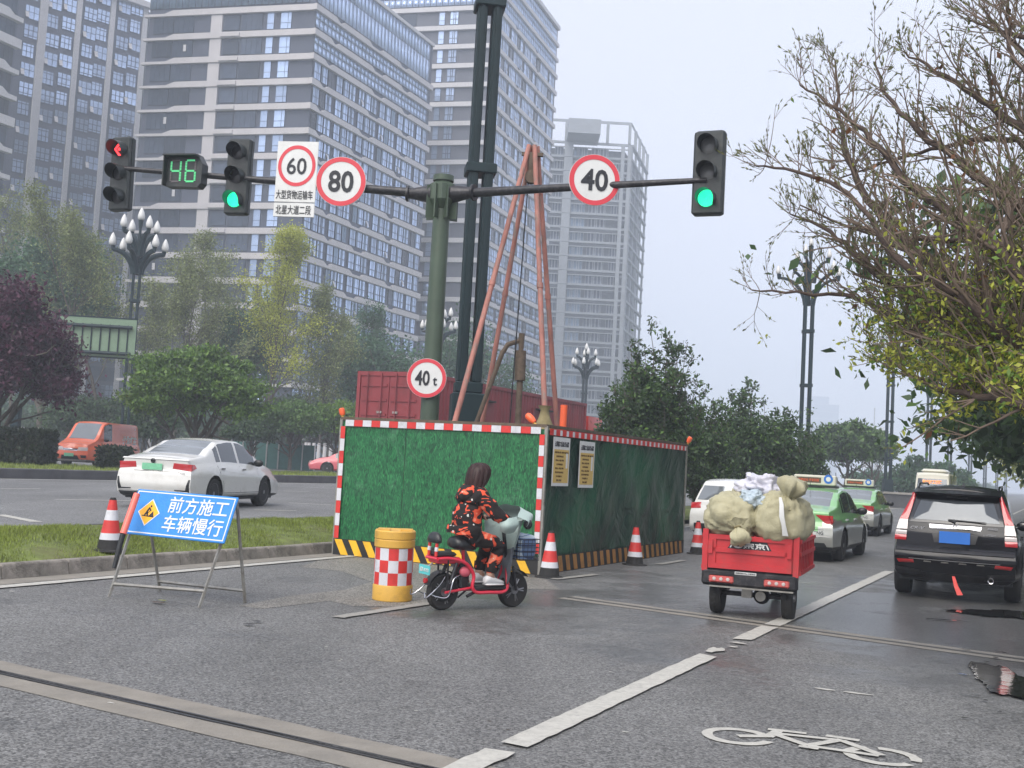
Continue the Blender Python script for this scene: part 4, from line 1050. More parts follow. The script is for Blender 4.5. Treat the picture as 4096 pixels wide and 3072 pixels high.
# ================================================================ CONES AND BARREL
def make_cone(loc, label, rz=0., sc=1.):
    t = thing('traffic_cone', label, 'traffic cone', loc, rz, 'red and white traffic cones'); t.scale = (sc,) * 3
    r = lambda z: .155 - (.155 - .042) * (z - .03) / .65
    for nm, a, c, m_ in (('base', 0, .03, 'rubber'), ('black_collar', .03, .15, 'rubber'), ('sleeve', .15, .235, 'cone_white'), ('cone_body', .235, .40, 'cone_red'), ('sleeve', .40, .53, 'cone_white'), ('cone_body', .53, .66, 'cone_red'), ('tip', .66, .69, 'rubber')):
        if nm == 'base': one(nm, t, m_, lambda b, m: b.lathe([(.22, 0), (.215, .02), (.18, .028)], m, 8, Matrix.Rotation(R(22.5), 4, 'Z')))
        else: one(nm, t, m_, lambda b, m: b.lathe([(r(a), a), (r(c), c)] if nm != 'tip' else [(r(a), a), (r(c) * .8, c)], m, 20), 50)
    return t
c_m = G(109, 551, .2); make_cone((c_m[0], c_m[1], .2), 'traffic cone with a black tip on the grass median', .3, 1.03)
for (px, py), lb in (((549, 577.5), 'traffic cone standing by the near corner of the dark side panel'), ((634.5, 565), 'traffic cone halfway along the dark side panel'), ((697, 554), 'traffic cone at the far end of the hoarding, half behind the tricycle'), ((699, 560), None)):
    if lb: x, y = G(px, py); make_cone((x, y, 0), lb, rnd.uniform(0, 1))
x, y = G(392, 600)
br = thing('crash_barrel', 'yellow crash barrel with red and white checks beside the scooter', 'crash barrel', (x, y, 0), R(4)); br.rotation_euler = (R(1), R(-.6), R(4))
rb = lambda z: .225 + .012 * (z > 0)
one('base', br, 'barrel_yellow', lambda b, m: b.lathe([(.222, 0), (.232, .015), (.232, .17), (.224, .19)], m, 32), 30)
one('shell', br, 'barrel_yellow', lambda b, m: b.lathe([(.220, .185), (.220, .62)], m, 32), 30)
one('cap', br, 'barrel_yellow', lambda b, m: b.lathe([(.222, .61), (.236, .625), (.236, .70), (.230, .71), (.238, .72), (.238, .80), (.225, .815), (.12, .80), (.0, .80)], m, 32, cap=False).box((-.20, -.11, .80), (-.06, .11, .825), m).box((.06, -.11, .80), (.2, .11, .825), m), 30)
for j in range(3):
    for k in range(12):
        m_ = ('cone_white', 'cone_red')[(j + k) % 2]
        def f(b, m):
            vs = []; fs = []
            for q in range(5):
                a = R(-90 - 45 + 30 * k) + R(30) * q / 4
                for z in (.19 + .142 * j, .19 + .142 * (j + 1)): vs.append((.2235 * math.cos(a), .2235 * math.sin(a), z))
                if q: o = 2 * q; fs.append((o - 2, o, o + 1, o - 1))
            b.add(vs, fs, m)
        one('check', br, m_, f, 60)

# ================================================================ A-FRAME WARNING BOARD
FL, FR_, BL, BR = [Vector((*G(*p), 0)) for p in ((109, 597), (199, 608), (160, 591), (245, 603))]
TL = P(143.5, 492, 12.55); TRr = P(236, 500, 12.1)
bot_l = P(131, 532, 12.38); bot_r = P(219, 543, 11.95)
af = thing('warning_board', 'blue A-frame board with a yellow diamond and Chinese roadworks warning', 'warning board', (FL + FR_) / 2, 0)
O = (FL + FR_) / 2
def bar(nm, p, q, m_='steel', w_=.018):
    p, q = p - O, q - O; one(nm, af, m_, lambda b, m: b.tube([p, q], w_, m, 4))
topL, topR = TL.copy(), TRr.copy()
bar('leg', FL, topL); bar('leg', FR_, topR); bar('leg', BL, topL + Vector((0, .03, 0))); bar('leg', BR, topR + Vector((0, .03, 0)))
bar('cross_bar', FL.lerp(topL, .12), FR_.lerp(topR, .15)); bar('cross_bar', BL.lerp(topL, .10), BR.lerp(topR, .12)); bar('top_bar', topL, topR)
# board lies on the front legs
ex = (topR - topL).normalized(); dn = ((bot_l - topL) + (bot_r - topR)).normalized(); upv = (-dn - ex * (-dn).dot(ex)).normalized(); nrm = ex.cross(upv)
if nrm.y > 0: nrm = -nrm
Wb = (topR - topL).length + .10; Hb = ((bot_l - topL).length + (bot_r - topR).length) / 2 + .04
cen = (topL + topR + bot_l + bot_r) / 4 - O + nrm * .035
BM = Matrix.Identity(4)
for i in range(3): BM[i][0] = ex[i]; BM[i][1] = -nrm[i]; BM[i][2] = upv[i]; BM[i][3] = cen[i]
one('board', af, 'sign_blue', lambda b, m: b.bbox((-Wb / 2, 0, -Hb / 2), (Wb / 2, .02, Hb / 2), m, .006, BM))
def border(b, m):
    for a, c in (((-Wb / 2 + .02, -Hb / 2 + .02), (Wb / 2 - .02, -Hb / 2 + .032)), ((-Wb / 2 + .02, Hb / 2 - .032), (Wb / 2 - .02, Hb / 2 - .02)), ((-Wb / 2 + .02, -Hb / 2 + .032), (-Wb / 2 + .032, Hb / 2 - .032)), ((Wb / 2 - .032, -Hb / 2 + .032), (Wb / 2 - .02, Hb / 2 - .032))): b.box((a[0], -.003, a[1]), (c[0], -.001, c[1]), m, BM)
one('border', af, 'sign_white', border)
dx = -Wb * .31
one('diamond_edge', af, 'sign_white', lambda b, m: b.prism([(dx - .145, 0), (dx, -.155), (dx + .145, 0), (dx, .155)], -.003, -.001, m, BM))
one('diamond', af, 'sign_yellow', lambda b, m: b.prism([(dx - .13, 0), (dx, -.14), (dx + .13, 0), (dx, .14)], -.006, -.0035, m, BM))
def worker(b, m):
    b.prism([(dx - .075, -.045), (dx + .08, -.055), (dx + .075, -.043), (dx - .075, -.035)], -.0075, -.0065, m, BM)
    b.prism([(dx + .01, -.045), (dx + .085, -.05), (dx + .055, .02), (dx + .045, .0), (dx + .03, -.02)], -.0075, -.0065, m, BM)
    b.prism([(dx + .012 + .013 * math.cos(t), .07 + .014 * math.sin(t)) for t in [k * PI / 4 for k in range(8)]], -.0075, -.0065, m, BM)
    for p, q, w_ in (((-.0, .055), (-.02, .01), .012), ((-.02, .012), (-.045, -.04), .009), ((-.02, .012), (.0, -.04), .009), ((0, .05), (.025, .015), .007), ((.03, .03), (-.03, -.03), .004)):
        d = Vector((q[0] - p[0], q[1] - p[1])).normalized(); nn = Vector((-d.y, d.x)) * w_
        b.prism([(dx + p[0] + nn.x, p[1] + nn.y), (dx + p[0] - nn.x, p[1] - nn.y), (dx + q[0] - nn.x, q[1] - nn.y), (dx + q[0] + nn.x, q[1] + nn.y)], -.0075, -.0065, m, BM)
one('pictogram', af, 'sign_black', worker)
for s_t, zz in (('前方施工', Hb * .215), ('车辆慢行', -Hb * .20)):
    text('lettering', s_t, .2, 'sign_white', af, None, mtx=BM @ T3((Wb * .155, -.003, zz), rx=PI / 2), width=Wb * .58, height=Hb * .36, bold=.009)
lb = P(137, 494, 12.3); lb2 = P(123, 534, 12.1)
lt = thing('light_bar', 'orange tube light leaning on the left edge of the warning board', 'warning light', (lb2.x, lb2.y, lb2.z), 0)
d_ = lb - lb2
one('tube', lt, mat('orange_tube', (.80, .16, .12), .35, var=.05).name, lambda b, m: b.cyl((0, 0, 0), d_, .036, m, n=14), 40)
g_ = Vector((*G(112, 569), 0)); one('handle', lt, 'black_plastic', lambda b, m: b.cyl(-d_ * .85 + Vector((0, .1, 0)), (0, 0, 0), .022, m, .03, 10), 40)
# ================================================================ VEHICLES
mat('paint_white', (.66, .66, .63), .25, var=.03, scale=1.5, coat=.8, dirt=(.42, .40, .35, .35), dscale=2.5); mat('paint_black', (.006, .006, .008), .18, var=.0, coat=.25, spec=.25); mat('paint_dusty', (.012, .012, .014), .35, var=.2, dirt=(.05, .048, .045, .5), dscale=6)
mat('taxi_green', (.22, .48, .20), .3, var=.04, coat=.7); mat('taxi_silver', (.40, .41, .38), .28, .5, var=.06, coat=.6); mat('paint_cream', (.62, .60, .50), .3, var=.03, coat=.6)
mat('paint_orange', (.76, .15, .065), .3, var=.04, coat=.6); mat('paint_pink', (.55, .11, .13), .35, var=.05, coat=.5)
mat('car_glass', (.07, .08, .09), .04, .35, var=.1, scale=1.2, spec=1.); mat('car_glass_light', (.22, .24, .25), .05, .45, var=.12, scale=1.2, spec=1.)
mat('lamp_red', (.42, .012, .015), .12, var=.08, coat=1.); mat('lamp_clear', (.55, .50, .48), .12, var=.1, coat=1.); mat('lamp_pink', (.52, .10, .09), .25, var=.15, scale=14, coat=.8)
mat('plate_blue', (.03, .16, .55), .4, var=.05); mat('plate_green', (.18, .50, .30), .4, var=.12, scale=20); mat('plate_teal', (.10, .50, .52), .4, var=.1); mat('alloy', (.28, .28, .29), .3, .9, var=.1); mat('alloy_dark', (.05, .05, .055), .35, .6, var=.1)
def ip(tab, x):
    if x <= tab[0][0]: return tab[0][1]
    for (a, p), (b_, q) in zip(tab, tab[1:]):
        if x <= b_:
            w_ = (x - a) / (b_ - a); w_ = w_ * w_ * (3 - 2 * w_) * .5 + w_ * .5; return p + (q - p) * w_
    return tab[-1][1]
class Car:
    def __init__(s, root, **k):
        s.root = root; s.__dict__.update(dict(L=4.6, W=1.8, zb=.22, R=.33, tyre=.21, wheels=(-1.35, 1.35), wroof=.60, bulge=.07, crown=.03, paint='paint_white', side=[], topg=[], rearg=None, front_g=None, wb=.89, glass='car_glass', doors=(), rim='alloy', clad=None, paintf=None, capgl=None)); s.__dict__.update(k)
        s.H = s.L / 2
    def w(s, y): return s.W / 2 * (1 - .10 * (abs(y) / s.H) ** 5)
    def half(s, y, z):
        "half width at nominal y and height z"
        w_, zs, zt = s.w(y), ip(s.belt, y), ip(s.top, y)
        if z <= zs:
            t = (z - s.zb) / (zs - s.zb); return w_ * (1 - .13 * max(0, (.12 - t) / .12) ** 1.5 - .11 * max(0, (t - .55) / .45) ** 2.2)
        h = max(.0, min(1, (zt - zs) / (s.zroof - zs))); wr = w_ * (s.wb - (s.wb - s.wroof / (s.W / 2)) * h); q = (z - zs) / max(.001, zt - zs)
        return w_ * s.wb + (wr - w_ * s.wb) * q
    def prof(s, y):
        zs, zt = ip(s.belt, y), ip(s.top, y); zt = max(zt, zs + .012); pts = []
        for i in range(15): z = s.zb + (zs - s.zb) * (i / 14); pts.append((s.half(y, z), z))
        wr = s.half(y, zt)
        for q in (.08, .3, .55, .8, .93): z = zs + (zt - zs) * q; pts.append((s.half(y, z) - (.012 if q > .9 else 0), z))
        pts.append((wr * .955, zt - .004))
        for q in (.85, .65, .4, .2, 0): pts.append((wr * .93 * q, zt + s.crown * (1 - q * q)))
        return pts
    def sy(s, y, z):
        a = (y + s.H) / s.L; r_ = max(0, 1 - a / .16) ** 1.4; f_ = max(0, 1 - (1 - a) / .16) ** 1.4
        return y + (ip(s.yr, z) + s.H) * r_ + (ip(s.yf, z) - s.H) * f_
    def rearY(s, x, z):
        w_ = max(.05, s.half(-s.H, min(z, ip(s.top, -s.H)))); q = min(1, abs(x) / w_); return ip(s.yr, z) - s.bulge * (1 - q * q) + .0
    def frontY(s, x, z):
        w_ = max(.05, s.half(s.H, min(z, ip(s.top, s.H)))); q = min(1, abs(x) / w_); return ip(s.yf, z) + s.bulge * 2 * (1 - q * q)
    def build(s):
        N = int(s.L / .055); V = []; prof = []
        for i in range(N + 1):
            y = -s.H + s.L * i / N; p = s.prof(y); prof.append(y)
            row = [(x, s.sy(y, z), z) for x, z in p]; row = row + [(-x, yy, z) for x, yy, z in row[-2::-1]]
            V.append(row)
        K = len(V[0]); parts = {}
        inside = [[False] * K for _ in range(N + 1)]
        Ra = s.R + .055
        for i in range(N + 1):
            for k in range(K):
                x, y, z = V[i][k]
                if abs(x) < .55 * s.W / 2: continue
                for yw in s.wheels:
                    d = math.hypot(y - yw, z - s.R)
                    if d < Ra and z < s.R + Ra:
                        inside[i][k] = True; f_ = Ra / max(d, .02); V[i][k] = (x, yw + (y - yw) * f_, s.R + (z - s.R) * f_)
        kmid = (K - 1) / 2
        for i in range(N):
            yc = (prof[i] + prof[i + 1]) / 2; zs, zt = ip(s.belt, yc), ip(s.top, yc)
            for k in range(K - 1):
                q = (V[i][k], V[i + 1][k], V[i + 1][k + 1], V[i][k + 1])
                if all((inside[i][k], inside[i + 1][k], inside[i + 1][k + 1], inside[i][k + 1])): continue
                kk_ = k if k < kmid else K - 2 - k
                zc = sum(p[2] for p in q) / 4; xc = sum(p[0] for p in q) / 4; nm = 'body'
                if 15 <= kk_ <= 18 and zt - zs > .12 and any(a < yc < b_ for a, b_ in s.side): nm = 'side_window'
                elif kk_ >= 21 and any(a < yc < b_ for a, b_, _ in s.topg): nm = 'windscreen' if yc > 0 else 'rear_window'
                elif 1 <= kk_ <= 14 and s.doors:
                    for dI, (a, b_) in enumerate(s.doors):
                        if a < yc < b_ and zc > s.zb + .10: nm = 'door%d%s' % (dI, 'R' if xc > 0 else 'L')
                if nm == 'side_window': nm += 'R' if xc > 0 else 'L'
                parts.setdefault(nm, []).append((q, (xc, yc, zc)))
        for cap, sg, fn in ((0, -1, s.rearY), (N, 1, s.frontY)):
            row = [p for p in V[cap][:int(kmid) + 1]]; nx = 16
            for k in range(len(row) - 1):
                for j in range(nx):
                    a, b_ = -1 + 2 * j / nx, -1 + 2 * (j + 1) / nx
                    q = []
                    for r_, u_ in ((row[k], a), (row[k], b_), (row[k + 1], b_), (row[k + 1], a)):
                        x = r_[0] * u_; q.append((x, fn(x, r_[2]) if abs(u_) < .999 else r_[1], r_[2]))
                    if sg > 0: q = q[::-1]
                    zc = sum(p[2] for p in q) / 4; xc = sum(p[0] for p in q) / 4
                    nm = 'body'
                    if sg < 0 and s.capgl and s.capgl[0] < zc < s.capgl[1] and abs(xc) < s.capgl[2]: nm = 'rear_window'
                    parts.setdefault(nm, []).append((tuple(q), (xc, sg * s.H, zc)))
        s.objs = {}
        body = None
        for nm in sorted(parts, key=lambda n: n != 'body'):
            b = B(); fs = parts[nm]; gl = 'window' in nm or nm == 'windscreen'
            idx = {}; vs = []; by = {}
            for q, c in fs:
                m_ = s.glass if gl else (s.paintf(*c) if s.paintf else s.paint)
                if nm == 'windscreen' or nm == 'rear_window': m_ = s.__dict__.get('rglass', s.glass)
                if not gl and s.clad and c[2] < s.clad[0]: m_ = s.clad[1]
                f_ = []
                for p in q:
                    key = (round(p[0], 4), round(p[1], 4), round(p[2], 4))
                    if key not in idx: idx[key] = len(vs); vs.append(p)
                    if idx[key] not in f_: f_.append(idx[key])
                if len(f_) > 2: by.setdefault(m_, []).append(f_)
            o0 = 0; b.v = [tuple(p) for p in vs]
            for m_, ff in by.items():
                mi = b.mi(m_)
                for f_ in ff: b.f.append(f_); b.m.append(mi)
            name = 'door' if nm.startswith('door') else ('side_window' if nm.startswith('side_window') else nm)
            par = s.root
            s.objs[nm] = b.build(name, par, 32)
        # underbody, wheels
        w_ = s.W / 2
        one('underbody', s.root, 'black_plastic', lambda b, m: b.box((-w_ + .13, -s.H + .30, s.zb - .04), (w_ - .13, s.H - .3, .62), m))
        for yw in s.wheels:
            for sx in (-1, 1):
                xo = sx * (w_ - .025); T = T3((xo, yw, s.R), ry=sx * PI / 2)
                t_ = s.tyre; R_ = s.R
                o = one('wheel', s.root, 'rubber', lambda b, m: b.lathe([(R_ * .64, 0), (R_ * .90, .006), (R_ * .985, -.03), (R_, -.06), (R_, -t_ + .05), (R_ * .97, -t_), (R_ * .6, -t_)], m, 28, T), 45)
                def rim(b, m):
                    b.lathe([(R_ * .66, .002), (R_ * .62, -.035), (R_ * .60, -.06), (.0, -.075)], m if False else 'alloy_dark', 24, T, cap=False)
                    for k in range(s.__dict__.get('spokes', 5)):
                        a = 2 * PI * k / s.__dict__.get('spokes', 5); b.add([T @ Vector(v) for v in [(R_ * .10 * math.cos(a) - .025 * math.sin(a), R_ * .10 * math.sin(a) + .025 * math.cos(a), -.012), (R_ * .10 * math.cos(a) + .025 * math.sin(a), R_ * .10 * math.sin(a) - .025 * math.cos(a), -.012), (R_ * .64 * math.cos(a) + .035 * math.sin(a), R_ * .64 * math.sin(a) - .035 * math.cos(a), -.008), (R_ * .64 * math.cos(a) - .035 * math.sin(a), R_ * .64 * math.sin(a) + .035 * math.cos(a), -.008)]], [(0, 1, 2, 3)], m)
                    b.lathe([(R_ * .16, -.02), (R_ * .14, .0), (0, .004)], m, 12, T)
                    b.lathe([(R_ * .67, .004), (R_ * .62, -.01)], m, 28, T, cap=False)
                one('rim', o, s.rim, rim, 40)
        return s
    def patch(s, name, m, c4, off=.012, n=6, end='rear', par=None, k=4, label=None, th=.03):
        "c4: bl, br, tr, tl in (x, z) on the rear or front face"
        fn = s.rearY if end == 'rear' else s.frontY; sg = -1 if end == 'rear' else 1
        b = B(); vs, fs = [], []
        for j in range(k + 1):
            for i in range(n + 1):
                u_, v_ = i / n, j / k
                x = (c4[0][0] * (1 - u_) + c4[1][0] * u_) * (1 - v_) + (c4[3][0] * (1 - u_) + c4[2][0] * u_) * v_
                z = (c4[0][1] * (1 - u_) + c4[1][1] * u_) * (1 - v_) + (c4[3][1] * (1 - u_) + c4[2][1] * u_) * v_
                edge_ = i in (0, n) or j in (0, k)
                vs.append((x, fn(x, z) + sg * (off if not edge_ else off * .55), z))
        for j in range(k):
            for i in range(n):
                a = j * (n + 1) + i; f_ = (a, a + 1, a + n + 2, a + n + 1); fs.append(f_ if sg < 0 else f_[::-1])
        o = len(vs); bd = [i for i in range(n + 1)] + [j * (n + 1) + n for j in range(1, k + 1)] + [k * (n + 1) + i for i in range(n - 1, -1, -1)] + [j * (n + 1) for j in range(k - 1, 0, -1)]
        for q in bd: x, y, z = vs[q]; vs.append((x, y - sg * th, z))
        for i in range(len(bd)): j = (i + 1) % len(bd); fs.append((bd[i], o + i, o + j, bd[j]) if sg < 0 else (bd[j], o + j, o + i, bd[i]))
        b.add(vs, fs, m); return b.build(name, par or s.root, 50, label=label)
    def sidepatch(s, name, m, c4, sx=1, off=.008, n=6, k=3, par=None):
        "c4 in nominal (y, z), rear-low, front-low, front-high, rear-high"
        b = B(); vs, fs = [], []
        for j in range(k + 1):
            for i in range(n + 1):
                u_, v_ = i / n, j / k
                y = (c4[0][0] * (1 - u_) + c4[1][0] * u_) * (1 - v_) + (c4[3][0] * (1 - u_) + c4[2][0] * u_) * v_
                z = (c4[0][1] * (1 - u_) + c4[1][1] * u_) * (1 - v_) + (c4[3][1] * (1 - u_) + c4[2][1] * u_) * v_
                vs.append((sx * (s.half(y, z) + off), s.sy(y, z), z))
        for j in range(k):
            for i in range(n): a = j * (n + 1) + i; f_ = (a, a + 1, a + n + 2, a + n + 1); fs.append(f_ if sx > 0 else f_[::-1])
        b.add(vs, fs, m); return b.build(name, par or s.root, 50)
    def seam(s, pts, sx=1, r=.006):
        b = B(); b.tube([(sx * (s.half(y, z) + .0), s.sy(y, z), z) for y, z in pts], r, 'haz_black', 4); return b.build('door_seam', s.root)
    def mirror(s, y, z, m='black_plastic'):
        for sx in (-1, 1):
            x = s.half(y, z); one('mirror', s.root, m, lambda b, mm: b.ell((sx * (x + .12), y, z), (.12, .065, .085), mm, 12, 8).tube([(sx * (x - .03), y, z - .04), (sx * (x + .05), y, z - .02)], .025, mm, 6), 60)
    def handle(s, y, z, m):
        for sx in (-1, 1):
            x = s.half(y, z); dr = None
            for nm, o in s.objs.items():
                if nm.startswith('door') and nm.endswith('R' if sx > 0 else 'L') and s.doors[int(nm[4])][0] < y < s.doors[int(nm[4])][1]: dr = o
            one('handle', dr or s.root, m, lambda b, mm: b.box((sx * (x + .01) - .015, y - .09, z - .015), (sx * (x + .01) + .022, y + .09, z + .018), mm))
def plate(car, m, x, z, w_=.44, h_=.14, txt=None, off=.03, end='rear', tm='sign_white'):
    y = (car.rearY if end == 'rear' else car.frontY)(x, z); sg = -1 if end == 'rear' else 1
    o = one('licence_plate', car.root, m, lambda b, mm: b.box((x - w_ / 2, min(y + sg * off, y + sg * off - .012), z - h_ / 2), (x + w_ / 2, max(y + sg * off, y + sg * off - .012), z + h_ / 2), mm))
    return o

# ---- white saloon on the opposite carriageway
def sedan_dims(): return dict(L=4.68, W=1.80, zroof=1.47, wroof=.60, R=.335, wheels=(-1.36, 1.34),
    belt=[(-2.34, .93), (-1.6, .97), (-.9, .97), (.6, .93), (1.1, .90), (1.9, .80), (2.34, .66)],
    top=[(-2.34, 1.02), (-2.1, 1.07), (-1.62, 1.12), (-1.25, 1.27), (-.8, 1.42), (-.3, 1.47), (.2, 1.465), (.5, 1.41), (.95, 1.18), (1.32, .98), (1.7, .92), (2.1, .83), (2.34, .70)],
    yr=[(.2, -2.20), (.32, -2.30), (.5, -2.36), (.72, -2.33), (.84, -2.29), (1.0, -2.31), (1.08, -2.24)], yf=[(.2, 2.26), (.45, 2.36), (.6, 2.34), (.9, 2.15)],
    side=[(-1.18, -.99), (-.93, -.08), (.02, .92)], topg=[(-1.60, -.82, 0), (.56, 1.24, 0)], doors=((-1.18, -.05), (-.04, 1.0)))
gx, gy = G(260, 506, OZ)
_a = R(10.5); gx -= .80 * math.cos(_a) + 1.34 * math.sin(_a); gy -= -.80 * math.sin(_a) + 1.34 * math.cos(_a)
sd_ = thing('white_sedan', 'white saloon car with a green plate driving away behind the blue warning board', 'car', (gx, gy, OZ), -_a)
cs = Car(sd_, paint='paint_white', rglass='car_glass_light', rim='alloy', clad=(.29, 'black_plastic'), **sedan_dims()).build()
for sx in (-1, 1):
    A = lambda pts: [(sx * x, z) for x, z in (pts if sx > 0 else [pts[1], pts[0], pts[3], pts[2]])]
    cs.patch('tail_light', 'lamp_red', A([(.40, .83), (.79, .79), (.80, .93), (.42, .945)]), n=8)
    cs.sidepatch('tail_light', 'lamp_red', [(-2.335, .79), (-2.12, .86), (-2.14, .93), (-2.335, .93)], sx)
    cs.patch('bumper_trim', 'black_plastic', A([(.70, .38), (.78, .36), (.80, .62), (.765, .62)]), n=3); cs.patch('bumper_trim', 'black_plastic', A([(.48, .385), (.74, .37), (.74, .40), (.48, .405)]), n=3)
    cs.seam([(-.045, .36), (-.045, .92)], sx); cs.seam([(1.0, .36), (1.02, .60), (1.0, .88)], sx); cs.seam([(-1.18, .92), (-1.12, .78), (-.95, .55), (-.93, .36)], sx)
    cs.seam([(-1.2, .345), (1.0, .345)], sx, .008)
cs.patch('chin_trim', 'black_plastic', [(-.74, .24), (.74, .24), (.78, .33), (-.78, .33)], n=12); cs.patch('lip', 'alu', [(-.76, .345), (.76, .345), (.77, .36), (-.77, .36)], n=12)
cs.patch('boot_seam', 'haz_black', [(-.44, .76), (.44, .76), (.44, .768), (-.44, .768)], off=.004, n=8, th=.01); cs.patch('boot_edge', 'paint_white', [(-.74, 1.0), (.74, 1.0), (.72, 1.03), (-.72, 1.03)], off=.025, n=10)
plate(cs, 'plate_green', -.03, .855, .44, .13); one('emblem', sd_, 'black_gloss', lambda b, m: b.lathe([(.055, 0), (.055, .012), (.02, .012)], m, 6, T3((-.02, cs.rearY(0, .985) - .008, .975), rx=PI / 2)))
cs.mirror(.86, 1.0); cs.handle(-.98, .86, 'chrome'); cs.handle(.12, .85, 'chrome')
text('badge', 'E350', .06, 'alu', sd_, (.60, cs.rearY(.6, .74) - .006, .745), width=.16)

# ---- black SUV
L_, = (4.52,)
gx1, gy1 = G(903, 592); gx2, gy2 = G(1014, 602)
su, sv_ = toUV((gx1 + gx2) / 2, (gy1 + gy2) / 2)
sx_, sy_ = UV(su + 1.30, sv_ - .03)
sv = thing('black_suv', 'black five-door SUV seen from behind with tall red and white rear lights', 'SUV', (sx_, sy_, 0), -YAW + R(1))
cv = Car(sv, L=4.52, W=1.82, zb=.30, zroof=1.66, wroof=.615, R=.35, tyre=.22, wheels=(-1.33, 1.29), paint='paint_black', glass='car_glass', rim='alloy', bulge=.09, crown=.045,
    belt=[(-2.26, 1.06), (-1.0, 1.05), (.6, 1.0), (1.2, .98), (2.26, .80)], top=[(-2.26, 1.60), (-1.9, 1.64), (-1.0, 1.665), (.0, 1.66), (.4, 1.60), (1.0, 1.22), (1.3, 1.05), (2.26, .86)],
    yr=[(.3, -2.14), (.42, -2.24), (.60, -2.33), (.70, -2.31), (.78, -2.22), (1.0, -2.19), (1.1, -2.14), (1.55, -1.90), (1.68, -1.86)], yf=[(.3, 2.2), (.6, 2.3), (.9, 2.2)],
    side=[(-1.9, -1.2), (-1.12, -.15), (-.05, .85)], topg=[(.35, 1.25, 0)], doors=((-1.2, -.1), (-.08, 1.0)), clad=(.42, 'paint_dusty')).build()
for sx in (-1, 1):
    A = lambda pts: [(sx * x, z) for x, z in (pts if sx > 0 else [pts[1], pts[0], pts[3], pts[2]])]
    cv.patch('tail_light', 'lamp_red', A([(.665, 1.16), (.785, 1.16), (.61, 1.57), (.575, 1.55)]), off=.03, k=8, n=3)
    cv.patch('tail_light', 'lamp_clear', A([(.665, 1.015), (.82, 1.015), (.785, 1.157), (.665, 1.157)]), off=.03, n=3, k=3)
    cv.patch('tail_light', 'lamp_clear', A([(.67, .935), (.835, .935), (.825, .995), (.668, .995)]), off=.03, n=3, k=2)
    cv.patch('tail_light', 'lamp_red', A([(.675, .855), (.84, .855), (.835, .93), (.67, .93)]), off=.03, n=3, k=3)
    cv.sidepatch('tail_light', 'lamp_red', [(-2.26, .87), (-2.14, .90), (-2.12, 1.14), (-2.26, 1.14)], sx, .012)
    cv.sidepatch('tail_light', 'lamp_red', [(-2.26, 1.15), (-2.13, 1.15), (-2.14, 1.56), (-2.26, 1.56)], sx, .012)
    cv.patch('reflector', 'lamp_red', A([(.545, .535), (.76, .525), (.79, .575), (.555, .585)]), off=.02, n=4, k=2)
    cv.patch('bumper_end', 'paint_dusty', A([(.40, .33), (.80, .36), (.82, .47), (.45, .43)]), off=.012, n=5, k=2)
cv.patch('bumper_step', 'paint_dusty', [(-.80, .715), (.80, .715), (.80, .765), (-.80, .765)], off=.012, n=12, k=2); cv.patch('bumper_line', 'alu', [(-.62, .595), (.62, .595), (.62, .601), (-.62, .601)], off=.01, n=10, k=1)
for x in (-.36, -.12, .12, .36): cv.patch('sensor_dimple', 'steel', [(x - .055, .562), (x + .055, .562), (x + .045, .578), (x - .045, .578)], off=.012, n=2, k=1)
cv.patch('rear_window', 'car_glass', [(-.60, 1.17), (.60, 1.17), (.50, 1.47), (-.50, 1.47)], off=.014, n=12, k=5)
cv.patch('window_rim', 'black_gloss', [(-.655, 1.13), (.655, 1.13), (.56, 1.50), (-.56, 1.50)], off=.007, n=12, k=5)
one('spoiler', sv, 'paint_black', lambda b, m: b.loft([[(x, cv.rearY(x, 1.55) - .13 + abs(x) * .06, 1.545), (x, cv.rearY(x, 1.55) - .14 + abs(x) * .06, 1.575), (x, cv.rearY(x, 1.6) + .12, 1.665 - abs(x) * .05), (x, cv.rearY(x, 1.55) + .05, 1.55)] for x in (-.60, -.4, -.2, 0, .2, .4, .60)], m), 50)
cv.patch('brake_light', 'black_plastic', [(-.14, 1.505), (.14, 1.505), (.14, 1.535), (-.14, 1.535)], off=.06, n=3, k=1)
cv.patch('garnish', 'chrome', [(-.345, 1.055), (.345, 1.055), (.36, 1.11), (-.36, 1.11)], off=.028, n=8, k=2); cv.patch('plate_recess', 'paint_dusty', [(-.28, .85), (.28, .85), (.33, 1.05), (-.33, 1.05)], off=.01, n=6, k=2)
plate(cv, 'plate_blue', 0, .935, .42, .17, off=.035)
one('emblem', sv, 'chrome', lambda b, m: [b.box((-.035, cv.rearY(0, 1.12) - .045, 1.085), (-.02, cv.rearY(0, 1.12) - .032, 1.14), m), b.box((.02, cv.rearY(0, 1.12) - .045, 1.085), (.035, cv.rearY(0, 1.12) - .032, 1.14), m), b.box((-.02, cv.rearY(0, 1.12) - .045, 1.105), (.02, cv.rearY(0, 1.12) - .032, 1.118), m)])
text('badge', 'CR-V', .08, 'chrome', sv, (-.52, cv.rearY(.52, 1.04) - .012, 1.045), width=.2, height=.045, bold=.02, shear=.3)
text('badge', 'AWD', .05, 'chrome', sv, (.50, cv.rearY(.5, 1.07) - .012, 1.09), width=.14, height=.03, bold=.02); text('badge', 'i-VTEC', .05, 'chrome', sv, (.47, cv.rearY(.47, 1.0) - .012, 1.0), width=.17, height=.028, bold=.01)
one('wiper', sv, 'black_plastic', lambda b, m: b.tube([(.0, cv.rearY(0, 1.17) - .03, 1.165), (-.1, cv.rearY(.1, 1.2) - .035, 1.19), (.42, cv.rearY(.42, 1.175) - .035, 1.175)][::1], [.022, .012, .008], m, 6))
